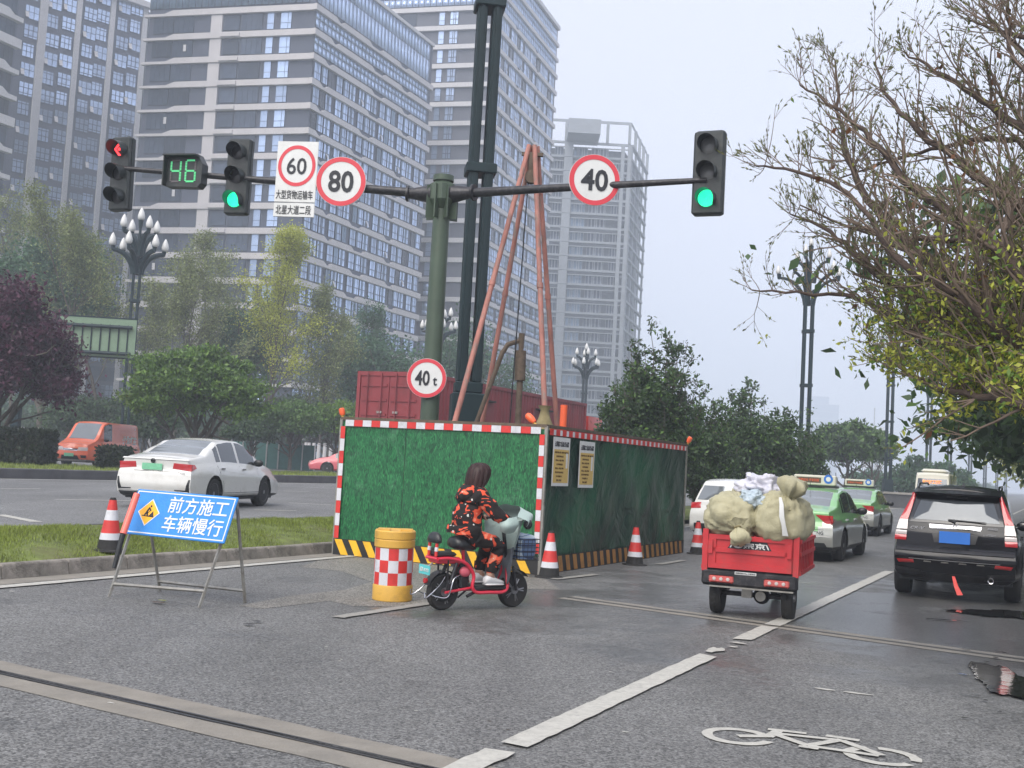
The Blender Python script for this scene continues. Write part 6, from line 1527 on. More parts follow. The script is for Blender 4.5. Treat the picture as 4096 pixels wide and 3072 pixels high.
# ================================================================ SCOOTER AND RIDER
rc = Vector(G(441, 610)); fc = Vector(G(512, 607)); hd = (fc - rc).normalized(); srz = -math.atan2(hd.x, hd.y)
mat('scoot_red', (.62, .02, .05), .3, var=.06, coat=.6); mat('mint', (.36, .46, .43), .6, var=.06, scale=6, bump=.3, bscale=25); mat('apron_grey', (.15, .17, .19), .5, var=.2, scale=8, bump=.4, bscale=18); mat('lining', (.12, .145, .14), .6, var=.1)
mat('shoe_white', (.62, .62, .63), .5, var=.05); mat('hair', (.026, .009, .008), .5, spec=.35, var=.35, scale=30, stretch=(1, 1, .12)); mat('skin', (.45, .26, .19), .5, var=.05)
def camo():
    mt = bpy.data.materials.new('camo_fleece'); mt.use_nodes = True; M['camo_fleece'] = mt
    n = mt.node_tree.nodes; l = mt.node_tree.links; b = n['Principled BSDF']; b.inputs['Roughness'].default_value = .9
    tc_ = n.new('ShaderNodeTexCoord'); mp = n.new('ShaderNodeMapping'); mp.inputs['Scale'].default_value = (1, 1, 1.5); mp.inputs['Rotation'].default_value = (.3, .2, .1); l.new(tc_.outputs['Object'], mp.inputs[0])
    q = n.new('ShaderNodeTexNoise'); q.inputs['Scale'].default_value = 6.6; q.inputs['Detail'].default_value = 1.5; q.inputs['Distortion'].default_value = 1.1; l.new(mp.outputs[0], q.inputs[0])
    cr = n.new('ShaderNodeValToRGB'); cr.color_ramp.interpolation = 'CONSTANT'; e = cr.color_ramp.elements; e[0].position = 0; e[0].color = (.012, .009, .009, 1); e[1].position = .575; e[1].color = (.70, .085, .035, 1); k = e.new(.56); k.color = (.03, .008, .008, 1); k = e.new(.67); k.color = (.75, .22, .13, 1); l.new(q.outputs[0], cr.inputs[0])
    v = n.new('ShaderNodeTexVoronoi'); v.inputs['Scale'].default_value = 11.; l.new(tc_.outputs['Object'], v.inputs[0])
    q2 = n.new('ShaderNodeTexNoise'); q2.inputs['Scale'].default_value = 5; l.new(tc_.outputs['Object'], q2.inputs[0])
    mm = n.new('ShaderNodeMath'); mm.operation = 'LESS_THAN'; mm.inputs[1].default_value = .17; l.new(v.outputs['Distance'], mm.inputs[0])
    m3 = n.new('ShaderNodeMath'); m3.operation = 'LESS_THAN'; m3.inputs[1].default_value = .50; l.new(q2.outputs[0], m3.inputs[0]); m4 = n.new('ShaderNodeMath'); m4.operation = 'MULTIPLY'; l.new(mm.outputs[0], m4.inputs[0]); l.new(m3.outputs[0], m4.inputs[1])
    mx = n.new('ShaderNodeMix'); mx.data_type = 'RGBA'; l.new(m4.outputs[0], mx.inputs[0]); l.new(cr.outputs[0], mx.inputs[6]); mx.inputs[7].default_value = (.6, .58, .55, 1); l.new(mx.outputs[2], b.inputs['Base Color'])
    nb = n.new('ShaderNodeTexNoise'); nb.inputs['Scale'].default_value = 90; l.new(tc_.outputs['Object'], nb.inputs[0]); bp = n.new('ShaderNodeBump'); bp.inputs['Strength'].default_value = .6; bp.inputs['Distance'].default_value = .01; l.new(nb.outputs[0], bp.inputs['Height']); l.new(bp.outputs[0], b.inputs['Normal'])
camo()
sc = thing('electric_scooter', 'small red electric scooter with a mint leg apron and a front basket', 'scooter', (rc.x, rc.y, 0), srz)
sc.rotation_euler = (0, R(1.5), srz)
RW, WB_ = .205, .985
def swheel(y, nm='wheel'):
    T = T3((0, y, RW), ry=PI / 2)
    o = one(nm, sc, 'rubber', lambda b, m: b.lathe([(.135, .035), (.185, .042), (.202, .022), (.205, 0), (.202, -.022), (.185, -.042), (.135, -.035)], m, 32, T), 50)
    def rim(b, m):
        b.lathe([(.137, .03), (.122, .028), (.122, -.028), (.137, -.03)], m, 28, T, cap=False); b.cyl((-.05, y, RW), (.05, y, RW), .05, m, n=14)
        for k in range(5):
            a = 2 * PI * k / 5
            for e in (-.12, .12): [b.tube([(sd_s * .035, y + .04 * math.cos(a), RW + .04 * math.sin(a)), (sd_s * .034, y + .135 * math.cos(a + e), RW + .135 * math.sin(a + e))], .008, m, 5) for sd_s in (-1, 1)]
    one('rim', o, 'alloy', rim, 50)
    return o
rw_ = swheel(0); fw_ = swheel(WB_)
one('hub_motor', rw_, 'black_plastic', lambda b, m: b.lathe([(.10, .045), (.12, .03), (.12, -.03), (.10, -.045)], m, 24, T3((0, 0, RW), ry=PI / 2)), 50)
tb = lambda nm, pts, r, m='scoot_red', n=10: one(nm, sc, m, lambda b, mm: b.tube(pts, r, mm, n), 60)
def curve(pts, k=5):
    out = []
    P_ = [Vector(p) for p in pts]
    for i in range(len(P_) - 1):
        p0, p1, p2, p3 = P_[max(i - 1, 0)], P_[i], P_[i + 1], P_[min(i + 2, len(P_) - 1)]
        for j in range(k):
            t = j / k; out.append(.5 * ((2 * p1) + (p2 - p0) * t + (2 * p0 - 5 * p1 + 4 * p2 - p3) * t * t + (3 * p1 - p0 - 3 * p2 + p3) * t ** 3))
    return out + [P_[-1]]
for s in (-1, 1):
    tb('frame_loop', curve([(s * .11, -.17, .575), (s * .11, .0, .58), (s * .12, .20, .53), (s * .125, .32, .40), (s * .13, .31, .27), (s * .13, .37, .205), (s * .13, .55, .20), (s * .13, .74, .20), (s * .11, .82, .25), (s * .06, .84, .38), (s * .02, .85, .56)]), .020)
    tb('stay', [(s * .10, -.02, .57), (s * .085, .0, RW + .02)], .011, 'black_metal')
    tb('swing_arm', [(s * .085, -.02, RW), (s * .085, .34, .25)], .016)
    tb('shock', [(s * .095, .03, .30), (s * .095, .10, .53)], .022, 'alloy_dark')
    tb('fork_leg', [(s * .07, WB_, RW), (s * .07, .91, .48)], .017, 'alloy_dark')
tb('cross_tube', [(-.11, -.17, .575), (.11, -.17, .575)], .018); tb('down_tube', curve([(0, .12, .55), (0, .26, .44), (0, .33, .30)]), .03); tb('seat_post', [(0, .28, .35), (0, .24, .66)], .02)
tb('steering_stem', [(0, .88, .46), (0, .77, 1.0)], .022, 'black_metal'); tb('handlebar', curve([(-.29, .70, 1.0), (-.12, .75, 1.02), (0, .77, 1.0), (.12, .75, 1.02), (.29, .70, 1.0)]), .014, 'black_metal')
one('battery_box', sc, 'black_plastic', lambda b, m: b.bbox((-.075, .18, .24), (.075, .31, .52), m, .02)); one('shroud', sc, mat('shroud_pink', (.62, .12, .16), .4, var=.05).name, lambda b, m: b.ell((.08, .235, .43), (.04, .08, .06), m, 12, 8), 60)
one('floorboard', sc, 'black_plastic', lambda b, m: b.bbox((-.135, .34, .215), (.135, .80, .275), m, .02)); one('mudguard', sc, 'black_plastic', lambda b, m: b.loft([[(x, .235 * math.cos(a), RW + .235 * math.sin(a)) for x in (-.055, .055)] + [(x, .228 * math.cos(a), RW + .228 * math.sin(a)) for x in (.05, -.05)] for a in [R(35 + 14 * k) for k in range(10)]], m), 60)
one('mudguard', sc, 'black_plastic', lambda b, m: b.loft([[(x, WB_ + .235 * math.cos(a), RW + .235 * math.sin(a)) for x in (-.05, .05)] + [(x, WB_ + .228 * math.cos(a), RW + .228 * math.sin(a)) for x in (.045, -.045)] for a in [R(40 + 12 * k) for k in range(8)]], m), 60)
one('saddle', sc, 'black_plastic', lambda b, m: b.loft([[(w_ * math.cos(t), y, zc + h_ * math.sin(t) * (1 if math.sin(t) > 0 else .7)) for t in [2 * PI * k / 16 for k in range(16)]] for y, w_, h_, zc in ((.075, .05, .04, .735), (.09, .11, .075, .735), (.15, .135, .09, .73), (.25, .12, .085, .72), (.34, .08, .07, .70), (.39, .05, .04, .69))], m), 60)
one('rear_pad', sc, 'black_plastic', lambda b, m: b.bbox((-.10, -.16, .595), (.10, .10, .645), m, .02)); one('rack_box', sc, 'scoot_red', lambda b, m: b.bbox((-.10, -.16, .52), (.10, .16, .59), m, .015))
one('backrest', sc, 'black_plastic', lambda b, m: b.loft([[(w_ * math.cos(t), -.155 + w_ * .42 * math.sin(t), z) for t in [2 * PI * k / 20 for k in range(20)]] for z, w_ in ((.745, .105), (.755, .125), (.79, .122), (.83, .10), (.855, .06), (.862, .02))], m), 60)
for s in (-1, 1): o = one('backrest_post', sc, 'cone_red', lambda b, m: b.cyl((s * .07, -.17, .60), (s * .07, -.165, .75), .018, m, n=10), 50); one('sleeve', o, 'cone_white', lambda b, m: b.cyl((s * .07, -.17, .655), (s * .07, -.167, .70), .0205, m, n=10))
one('number_plate', sc, 'plate_teal', lambda b, m: b.box((-.105, -.262, .40), (.105, -.254, .50), m)); text('lettering', '成都 A57921', .04, 'sign_white', sc, (0, -.2645, .45), width=.17, height=.05)
one('tail_lamp', sc, 'lamp_red', lambda b, m: b.cyl((0, -.25, .33), (0, -.225, .33), .03, m, n=12)); one('plate_bracket', sc, 'alu', lambda b, m: b.tube([(0, -.16, .52), (0, -.255, .46), (0, -.235, .33)], .010, m, 6))
for s in (-1, 1): tb('chrome_bar', curve([(s * .10, -.05, .38), (s * .12, -.12, .30), (s * .13, -.24, .20), (s * .14, -.32, .16), (s * .13, -.33, .22)]), .008, 'chrome', 6); tb('chrome_bar', curve([(s * .11, .14, .40), (s * .14, .04, .35), (s * .14, -.02, .17), (s * .13, -.16, .17), (s * .13, -.24, .20)]), .008, 'chrome', 6)
tb('side_stand', [(-.12, .42, .20), (-.18, .34, .10)], .012, 'black_metal'); tb('kick_stand', [(.10, .36, .20), (.11, .26, .16)], .018, 'black_metal')
# basket of wire
def basket(b, m):
    x0, x1, y0_, y1_, z0, z1 = -.17, .17, .92, 1.21, .56, .80
    for z in np.linspace(z0, z1, 6): b.tube([(x0, y0_, z), (x1, y0_, z), (x1, y1_, z), (x0, y1_, z), (x0, y0_, z)], .004, m, 4)
    for t in np.linspace(x0, x1, 8): b.tube([(t, y0_, z1), (t, y0_, z0), (t, y1_, z0), (t, y1_, z1)], .0035, m, 4)
    for t in np.linspace(y0_, y1_, 6): b.tube([(x0, t, z1), (x0, t, z0), (x1, t, z0), (x1, t, z1)], .0035, m, 4)
one('basket', sc, 'black_metal', basket)
# apron
def cloth(nm, grid, m, th=.008, wob=.008):
    R_ = len(grid); Cn = len(grid[0]); vs = []; fs = []
    from mathutils import noise as mn
    ct = []
    for r_ in grid: ct.append(curve(r_, 4))
    cols_ = list(zip(*ct)); full = [curve(c_, 4) for c_ in cols_]; A_ = len(full); D_ = len(full[0])
    for a in full:
        for p in a: p = Vector(p); vs.append((p + Vector((mn.noise(p * 9), mn.noise(p * 9 + Vector((5, 0, 0))), mn.noise(p * 9 + Vector((0, 5, 0))))) * wob * 1.6)[:])
    n0 = len(vs); vs += [(x * .985, y + th, z) for x, y, z in vs]
    for i in range(A_ - 1):
        for j in range(D_ - 1): k = i * D_ + j; fs.append((k, k + 1, k + D_ + 1, k + D_)); fs.append((n0 + k, n0 + k + D_, n0 + k + D_ + 1, n0 + k + 1))
    return np_mesh(nm, vs, fs, [m], sc, smooth=True)
cloth('apron', [[(-.36, .70, 1.06), (-.2, .86, 1.16), (0, .90, 1.18), (.2, .86, 1.16), (.36, .70, 1.07)], [(-.40, .80, 1.04), (-.25, 1.0, 1.09), (0, 1.05, 1.10), (.25, 1.0, 1.09), (.40, .82, 1.03)], [(-.37, .80, .98), (-.25, .98, 1.0), (0, 1.05, 1.0), (.25, .98, 1.0), (.38, .82, .97)]], 'mint')
cloth('apron', [[(-.33, .74, 1.03), (-.22, .90, 1.03), (0, .95, 1.03), (.22, .90, 1.03), (.34, .74, 1.02)], [(-.30, .74, .86), (-.2, .86, .86), (0, .88, .86), (.2, .86, .86), (.31, .76, .86)], [(-.26, .70, .66), (-.18, .82, .66), (0, .87, .66), (.18, .82, .68), (.26, .76, .70)]], 'mint')
cloth('apron_skirt', [[(-.26, .70, .68), (-.18, .81, .68), (0, .86, .68), (.18, .81, .70), (.27, .72, .72)], [(-.24, .68, .5), (-.16, .80, .5), (0, .84, .5), (.17, .80, .5), (.25, .70, .52)], [(-.18, .72, .33), (-.12, .80, .31), (0, .83, .30), (.13, .80, .30), (.19, .74, .31)]], 'apron_grey', wob=.016)
for s in (-1, 1): cloth('hand_cover', [[(s * .36, .68, 1.08), (s * .37, .55, 1.06), (s * .30, .50, 1.05)], [(s * .39, .70, .98), (s * .41, .55, .96), (s * .33, .49, .97)], [(s * .33, .70, .90), (s * .34, .58, .88), (s * .28, .52, .90)]], 'mint')
one('mirror_pod', sc, 'black_plastic', lambda b, m: b.ell((.34, .87, .99), (.06, .05, .06), m, 10, 8), 60)
pb_ = thing('plaid_bag', 'blue and white plaid bag in the scooter basket', 'bag', sc.matrix_world @ Vector((0, 0, 0)), srz)
def plaid():
    mt = bpy.data.materials.new('plaid'); mt.use_nodes = True; M['plaid'] = mt; n = mt.node_tree.nodes; l = mt.node_tree.links; b = n['Principled BSDF']; b.inputs['Roughness'].default_value = .5
    t = n.new('ShaderNodeTexCoord'); s = n.new('ShaderNodeSeparateXYZ'); l.new(t.outputs['Object'], s.inputs[0]); prev = None
    for ax in (0, 2):
        q = n.new('ShaderNodeMath'); q.operation = 'MULTIPLY'; q.inputs[1].default_value = 90; l.new(s.outputs[ax], q.inputs[0]); w_ = n.new('ShaderNodeMath'); w_.operation = 'SINE'; l.new(q.outputs[0], w_.inputs[0]); g = n.new('ShaderNodeMath'); g.operation = 'GREATER_THAN'; g.inputs[1].default_value = .45; l.new(w_.outputs[0], g.inputs[0])
        if prev: a = n.new('ShaderNodeMath'); a.operation = 'ADD'; l.new(prev, a.inputs[0]); l.new(g.outputs[0], a.inputs[1]); prev = a.outputs[0]
        else: prev = g.outputs[0]
    cr = n.new('ShaderNodeValToRGB'); e = cr.color_ramp.elements; e[0].color = (.48, .56, .64, 1); e[1].color = (.03, .05, .12, 1); e[1].position = .9; k = e.new(.5); k.color = (.12, .20, .36, 1); d = n.new('ShaderNodeMath'); d.operation = 'DIVIDE'; d.inputs[1].default_value = 2; l.new(prev, d.inputs[0]); l.new(d.outputs[0], cr.inputs[0]); l.new(cr.outputs[0], b.inputs['Base Color'])
plaid()
bpy.context.view_layer.update(); pb_.matrix_world = sc.matrix_world @ T3((0, 1.065, .57))
def bagm(b, m):
    rings = []
    for z, k_ in ((0, .9), (.06, 1), (.16, 1.0), (.22, .97), (.26, .8), (.275, .4)): rings.append([(.16 * k_ * math.copysign(abs(math.cos(a)) ** .5, math.cos(a)) * (1 + .05 * math.sin(a * 5 + z * 20)), .135 * k_ * math.copysign(abs(math.sin(a)) ** .5, math.sin(a)), z + .012 * math.sin(a * 3) * (z > .2)) for a in [2 * PI * q / 28 for q in range(28)]])
    b.loft(rings, m)
one('cloth', pb_, 'plaid', bagm, 50)

# rider: one continuous skinned body
pr = thing('person', 'long-haired woman in black fleece with orange patches riding the red scooter', 'person', (rc.x, rc.y, 0), srz); pr.rotation_euler = sc.rotation_euler
joints = {'pelvis': ((0, .235, .85), .19, .165), 'waist': ((0, .235, 1.0), .19, .165), 'chest': ((0, .285, 1.16), .20, .155), 'upper': ((0, .335, 1.28), .165, .13), 'neck': ((0, .375, 1.385), .060, .06), 'skull': ((0, .405, 1.45), .075, .085), 'head': ((0, .415, 1.53), .078, .092)}
for s, n_ in ((-1, 'l'), (1, 'r')):
    joints.update({'sh' + n_: ((s * .175, .335, 1.265), .10, .10), 'el' + n_: ((s * .30, .46, 1.075), .085, .085), 'fo' + n_: ((s * .29, .60, 1.03), .072, .072), 'wr' + n_: ((s * .27, .69, 1.015), .032, .032), 'hip' + n_: ((s * .10, .33, .80), .115, .105), 'th' + n_: ((s * .125, .50, .785), .105, .10), 'kn' + n_: ((s * .13, .66, .735), .088, .085), 'sn' + n_: ((s * .12, .615, .57), .078, .078), 'an' + n_: ((s * .105, .555, .40), .052, .052), 'ft' + n_: ((s * .105, .62, .335), .038, .03)})
edges = [('pelvis', 'waist'), ('waist', 'chest'), ('chest', 'upper'), ('upper', 'neck'), ('neck', 'skull'), ('skull', 'head')]
for n_ in 'lr': edges += [('upper', 'sh' + n_), ('sh' + n_, 'el' + n_), ('el' + n_, 'fo' + n_), ('fo' + n_, 'wr' + n_), ('pelvis', 'hip' + n_), ('hip' + n_, 'th' + n_), ('th' + n_, 'kn' + n_), ('kn' + n_, 'sn' + n_), ('sn' + n_, 'an' + n_), ('an' + n_, 'ft' + n_)]
def skin(name, joints, edges, root, levels=2):
    keys = list(joints); me = bpy.data.meshes.new(name); me.from_pydata([joints[k][0] for k in keys], [(keys.index(a), keys.index(b_)) for a, b_ in edges], [])
    o = bpy.data.objects.new(name, me); col.objects.link(o); sm = o.modifiers.new('s', 'SKIN'); sm.use_smooth_shade = True
    for i, k in enumerate(keys):
        v = me.skin_vertices[0].data[i]; v.radius = joints[k][1:3]; v.use_root = (k == root)
    ss = o.modifiers.new('u', 'SUBSURF'); ss.levels = levels; ss.render_levels = levels
    bpy.context.view_layer.update(); m2 = bpy.data.meshes.new_from_object(o.evaluated_get(bpy.context.evaluated_depsgraph_get())); bpy.data.objects.remove(o); return m2
bm_ = skin('body', joints, edges, 'pelvis', 3)
from mathutils import noise as mn
for v in bm_.vertices:
    c = v.co; cl = 1 if c.z < 1.36 else 0
    f_ = (mn.noise(Vector((c.x * 7, c.y * 7, c.z * 16))) * .016 + abs(mn.noise(Vector((c.x * 14 + 4, c.y * 12, c.z * 26)))) * -.012) * cl
    v.co = c + v.normal * f_
bm_.materials.clear()
for q in ('camo_fleece', 'skin', 'black_plastic'): bm_.materials.append(M[q])
for p in bm_.polygons:
    c = p.center; p.use_smooth = True
    p.material_index = 1 if (c.z > 1.375 and abs(c.x) < .12) or (c.z < .42) else (1 if c.y > .665 and c.z > .95 else 0)
link('body', bm_, pr)
# jacket hem and hood
def ringtube(b, m, zc, yc, rx_, ry_, h_, n=40, flare=1.0, amp=.006):
    rings = []
    for q, (dz, k_) in enumerate(((0, 1.0), (-.01, 1.06), (-h_ * .5, 1.09 * flare), (-h_, 1.06 * flare), (-h_ + .01, .98 * flare), (0, .95))): rings.append([(rx_ * k_ * math.cos(a), yc + ry_ * k_ * math.sin(a), zc + dz + amp * math.sin(a * 5 + q)) for a in [2 * PI * z / n for z in range(n)]])
    b.loft(rings, m, cap=False)
one('jacket_hem', pr, 'camo_fleece', lambda b, m: ringtube(b, m, .94, .235, .198, .176, .09), 60)
def hood(b, m):
    rings = []
    for w_, k_ in ((1.0, 0), (1.25, .25), (1.3, .6), (1.05, .9), (.6, 1.0)): rings.append([(.105 * w_ * math.cos(a), .325 - .045 + .085 * w_ * math.sin(a) - .06 * k_, 1.40 - .17 * k_ + .02 * math.sin(a)) for a in [2 * PI * z / 26 for z in range(26)]])
    b.loft(rings, m)
one('hood', pr, 'camo_fleece', hood, 60)
for s in (-1, 1): one('cuff', pr, 'camo_fleece', lambda b, m: b.tube([(s * .283, .61, 1.028), (s * .275, .665, 1.018)], .052, m, 14), 60); one('trouser_cuff', pr, 'camo_fleece', lambda b, m: b.tube([(s * .112, .59, .50), (s * .106, .562, .425)], [.082, .066], m, 16), 60)
def hairm(b, m):
    rings = []; n = 48
    for z, w_, d_, yc in ((1.645, .012, .015, .40), (1.638, .05, .055, .40), (1.615, .085, .095, .398), (1.57, .108, .122, .393), (1.51, .116, .128, .382), (1.45, .118, .120, .365), (1.39, .118, .105, .345), (1.33, .110, .085, .325), (1.275, .085, .06, .315), (1.25, .05, .035, .31)):
        w_ *= 1.10; d_ *= 1.10
        rings.append([(w_ * math.cos(a) * (1 + .045 * math.sin(a * 13 + z * 3) + .02 * math.sin(a * 29)), yc + d_ * math.sin(a) * (1 if math.sin(a) < .4 else 1.0 if z > 1.42 else .85) * (1 + .04 * math.sin(a * 17)), z + .006 * math.sin(a * 11)) for a in [2 * PI * q / n for q in range(n)]])
    b.loft(rings, m)
one('hair', pr, 'hair', hairm, 80)
def strands(b, m):
    for k in range(46):
        a = R(-200 + 215 * rnd.random()); r_ = .115 + rnd.uniform(-.006, .012); x, y = r_ * math.cos(a), r_ * math.sin(a)
        b.tube([(x * .6, .40 + y * .6, 1.625), (x, .395 + y * 1.05, 1.55), (x * 1.04, .375 + y * 1.08, 1.45), (x * (1.0 + rnd.uniform(-.1, .12)), .345 + y * .95, 1.35), (x * .85 + rnd.uniform(-.02, .02), .32 + y * .7, 1.24 + rnd.uniform(-.03, .05))], [.003, .006, .006, .005, .002], m, 4)
one('hair_strands', pr, 'hair', strands, 80)
one('face', pr, 'skin', lambda b, m: b.ell((0, .475, 1.52), (.062, .045, .085), m, 16, 12).ell((0, .522, 1.505), (.011, .014, .018), m, 8, 6), 80)
for s in (-1, 1): one('eye', pr, 'sign_white', lambda b, m: b.ell((s * .026, .512, 1.532), (.011, .007, .006), m, 8, 6), 80)
one('mouth', pr, 'lamp_pink', lambda b, m: b.ell((0, .514, 1.472), (.02, .007, .006), m, 8, 6), 80)
for s in (-1, 1):    # hands on the grips
    def hand(b, m):
        cx, cy, cz = s * .262, .695, 1.012
        b.ell((cx, cy, cz + .008), (.042, .035, .022), m, 10, 8)
        for k in range(4): x = cx + (k - 1.5) * .019; L_h = (.9, 1, .95, .75)[k]; b.tube([(x, cy + .01, cz + .018), (x, cy + .042 * L_h, cz + .012), (x, cy + .048 * L_h, cz - .016), (x, cy + .02, cz - .03)], [.0095, .009, .0085, .007], m, 7)
        b.tube([(cx - s * .035, cy - .01, cz), (cx - s * .05, cy - .012, cz - .022), (cx - s * .045, cy + .01, cz - .032)], [.011, .010, .007], m, 7)
    one('hand', pr, 'skin', hand, 60)
    def shoe(b, m):
        rings = []
        for y, w_, h_, z0 in ((.485, .025, .03, .295), (.495, .042, .085, .285), (.54, .047, .115, .283), (.60, .046, .095, .283), (.66, .050, .07, .283), (.71, .050, .055, .283), (.745, .038, .04, .285), (.757, .015, .02, .29)):
            rings.append([(s * .105 + w_ * math.cos(a), y, z0 + h_ * (.5 + .5 * math.sin(a)) ** .8) for a in [2 * PI * q / 16 for q in range(16)]])
        b.loft(rings, m); b.bbox((s * .105 - .052, .49, .276), (s * .105 + .052, .75, .298), m, .012)
    one('shoe', pr, 'shoe_white', shoe, 60)
# ================================================================ TREES AND SHRUBS
def np_tubes(lines, sides=5):
    V, F = [], []; o = 0; ang = np.arange(sides) * 2 * PI / sides; ca, sa = np.cos(ang), np.sin(ang)
    for pts, rad in lines:
        p = np.asarray(pts, float); n = len(p)
        d = np.gradient(p, axis=0); d /= np.linalg.norm(d, axis=1)[:, None] + 1e-9
        ref = np.array([0.3, .9, .1]) if abs(d[0, 2]) > .8 else np.array([0, 0, 1.]); a = np.cross(d, ref); a /= np.linalg.norm(a, axis=1)[:, None] + 1e-9; b = np.cross(d, a)
        r_ = np.asarray(rad)[:, None, None]
        V.append((p[:, None, :] + (a[:, None, :] * ca[None, :, None] + b[:, None, :] * sa[None, :, None]) * r_).reshape(-1, 3))
        i = np.arange((n - 1) * sides).reshape(n - 1, sides); j = np.roll(i, -1, axis=1)
        F.append(np.stack([i, j, j + sides, i + sides], -1).reshape(-1, 4) + o); o += n * sides
    return np.concatenate(V), np.concatenate(F)
def grow(r, p, d, L, rad, depth, out, tips, spread=.6, up=.15, nseg=5, kids_=3, shrink=.68, wob=.18, minr=.004, lean=None):
    pts = [np.array(p, float)]; rr = [rad]; d = np.array(d, float); d /= np.linalg.norm(d)
    for i in range(nseg):
        d = d + r.normal(0, wob, 3) + np.array([0, 0, up]) * .5 + (np.array(lean) * .25 if lean is not None else 0); d /= np.linalg.norm(d)
        pts.append(pts[-1] + d * L / nseg); rr.append(max(minr, rad * (1 - .55 * (i + 1) / nseg)))
    out.append((np.array(pts), rr))
    if depth == 0: tips.append((pts[-1], d)); tips.append((pts[-2], d)); tips.append(((pts[-3]), d)); return
    for k in range(kids_ + int(r.integers(0, 2))):
        q = r.uniform(.3, 1.0); i = min(nseg, int(q * nseg)); a = r.normal(0, 1, 3); a -= a.dot(d) * d; a /= np.linalg.norm(a) + 1e-9
        nd = d * (1 - spread * .5) + a * spread * r.uniform(.6, 1.2); grow(r, pts[i], nd, L * shrink * r.uniform(.7, 1.15), rr[i] * .62, depth - 1, out, tips, spread, up, max(3, nseg - 1), kids_, shrink, wob, minr, lean)
    tips.append((pts[-1], d))
def leaves(name, C, size, m, parent, r, droop=0., long=1.7, kind=None, mix=None):
    n = len(C); C = np.asarray(C)
    a = r.normal(0, 1, (n, 3)); a[:, 2] -= droop; a /= np.linalg.norm(a, axis=1)[:, None]
    b = r.normal(0, 1, (n, 3)); b -= (b * a).sum(1)[:, None] * a; b /= np.linalg.norm(b, axis=1)[:, None]; c = np.cross(a, b)
    s = size * r.uniform(.55, 1.25, n)[:, None]
    V = np.stack([C, C + a * s * long * .5 + b * s * .42 + c * s * .12, C + a * s * long, C + a * s * long * .5 - b * s * .42 + c * s * .12], 1).reshape(-1, 3)
    F = np.arange(4 * n).reshape(-1, 4); mats = [m] + ([mix[0]] if mix else [])
    mi = (r.random(n) < mix[1]).astype(int) if mix else None
    return np_mesh(name, V, F, mats, parent, kind, mi)
def blobpts(r, n, c, rad, clumps, tight=.26, shell=.55, flat=-.35):
    u = r.normal(0, 1, (clumps, 3)); u /= np.linalg.norm(u, axis=1)[:, None]; u[:, 2] = np.where(u[:, 2] < flat, -u[:, 2] * .5, u[:, 2]); k = (shell + (1 - shell) * r.random(clumps) ** .5)[:, None]
    lump = 1 + .16 * np.sin(u[:, :1] * 5 + c[0]) * np.cos(u[:, 1:2] * 4 + c[1]) + r.normal(0, .07, (clumps, 1))
    cc = u * k * lump * np.array(rad); id_ = r.integers(0, clumps, n); e = r.normal(0, 1, (n, 3)) * tight * np.array(rad) * r.uniform(.5, 1.2, clumps)[id_][:, None] * np.array([1, 1, .7])
    return cc[id_] + e + np.array(c)
def round_tree(px, Y, top_py, wpx, label, m, n=7000, leafs=.17, trunk=None, ctr=.58, group=None, mix=None, name='leafy_tree', seed=0, clumps=60, hfrac=None, base=.3, cat='tree', z0=0., bark='bark_grey', bot=None, tight=.2, shell=.5):
    r = np.random.default_rng(abs(seed + int(px) + int(Y))); p = P(px, 460, Y); top = P(px, top_py, Y).z; w_ = wpx / FPX * Y / 2
    zb = bot if bot is not None else max(1.2, top * .35); cz = (top + zb) / 2; rz_ = (top - zb) / 2
    t = thing(name, label, cat, (p.x, Y, z0), 0, group)
    out, tips = [], []
    grow(r, (0, 0, 0), (r.normal(0, .05), r.normal(0, .05), 1), cz * .75 - z0, w_ * .055 + .05, 0, out, tips, nseg=5, wob=.05)
    tp = out[0][0][-2]
    for k in range(9):
        a = 2 * PI * k / 9 + r.uniform(-.3, .3); grow(r, out[0][0][2 + k % 4], (math.cos(a) * .8, math.sin(a) * .8, .9), rz_ * 1.15, w_ * .03 + .02, 1, out, tips, spread=.7, up=.2, kids_=3)
    V, F = np_tubes(out, 6); np_mesh('trunk', V, F, [bark], t, smooth=True)
    C = blobpts(r, n, (0, 0, cz - z0), (w_, w_ * .95, rz_), clumps, tight, shell)
    leaves('crown', C, leafs, m, t, r, mix=mix); return t
def sparse_tree(px, Y, top_py, label, m, n=5000, leafs=.14, lean=(0, 0, 0), seed=0, group='tall thin trees behind the far road', spread=.45, wfac=1., mix=None, depth=3, cnt=7):
    r = np.random.default_rng(abs(seed + int(px))); p = P(px, 460, Y); top = P(px, top_py, Y).z; t = thing('slender_tree', label, 'tree', (p.x, Y, 0), 0, group)
    out, tips = [], []
    main = [np.array([0, 0, 0.])]; d = np.array([0, 0, 1.])
    for i in range(9): d = d + r.normal(0, .05, 3) + np.array(lean) * .03; d /= np.linalg.norm(d); main.append(main[-1] + d * top / 9.)
    out.append((np.array(main), [.17 * (1 - i / 9.6) * top / 16 for i in range(10)]))
    for k in range(cnt * 3):
        q = r.uniform(.22, .97); i = int(q * 9); a = r.uniform(0, 2 * PI)
        grow(r, main[i] * (1 - (q * 9 - i)) + main[min(9, i + 1)] * (q * 9 - i), (math.cos(a) * spread, math.sin(a) * spread, .75), top * .30 * (1.15 - q) * wfac + .6, .05 * (1.2 - q), depth - 1, out, tips, spread=.45, up=.25, kids_=3, minr=.012, shrink=.6)
    V, F = np_tubes(out, 4); np_mesh('trunk', V, F, ['bark_grey'], t)
    T_ = np.array([q[0] for q in tips]); id_ = r.integers(0, len(T_), n); C = T_[id_] + r.normal(0, .30, (n, 3)); leaves('crown', C, leafs, m, t, r, mix=mix); return t

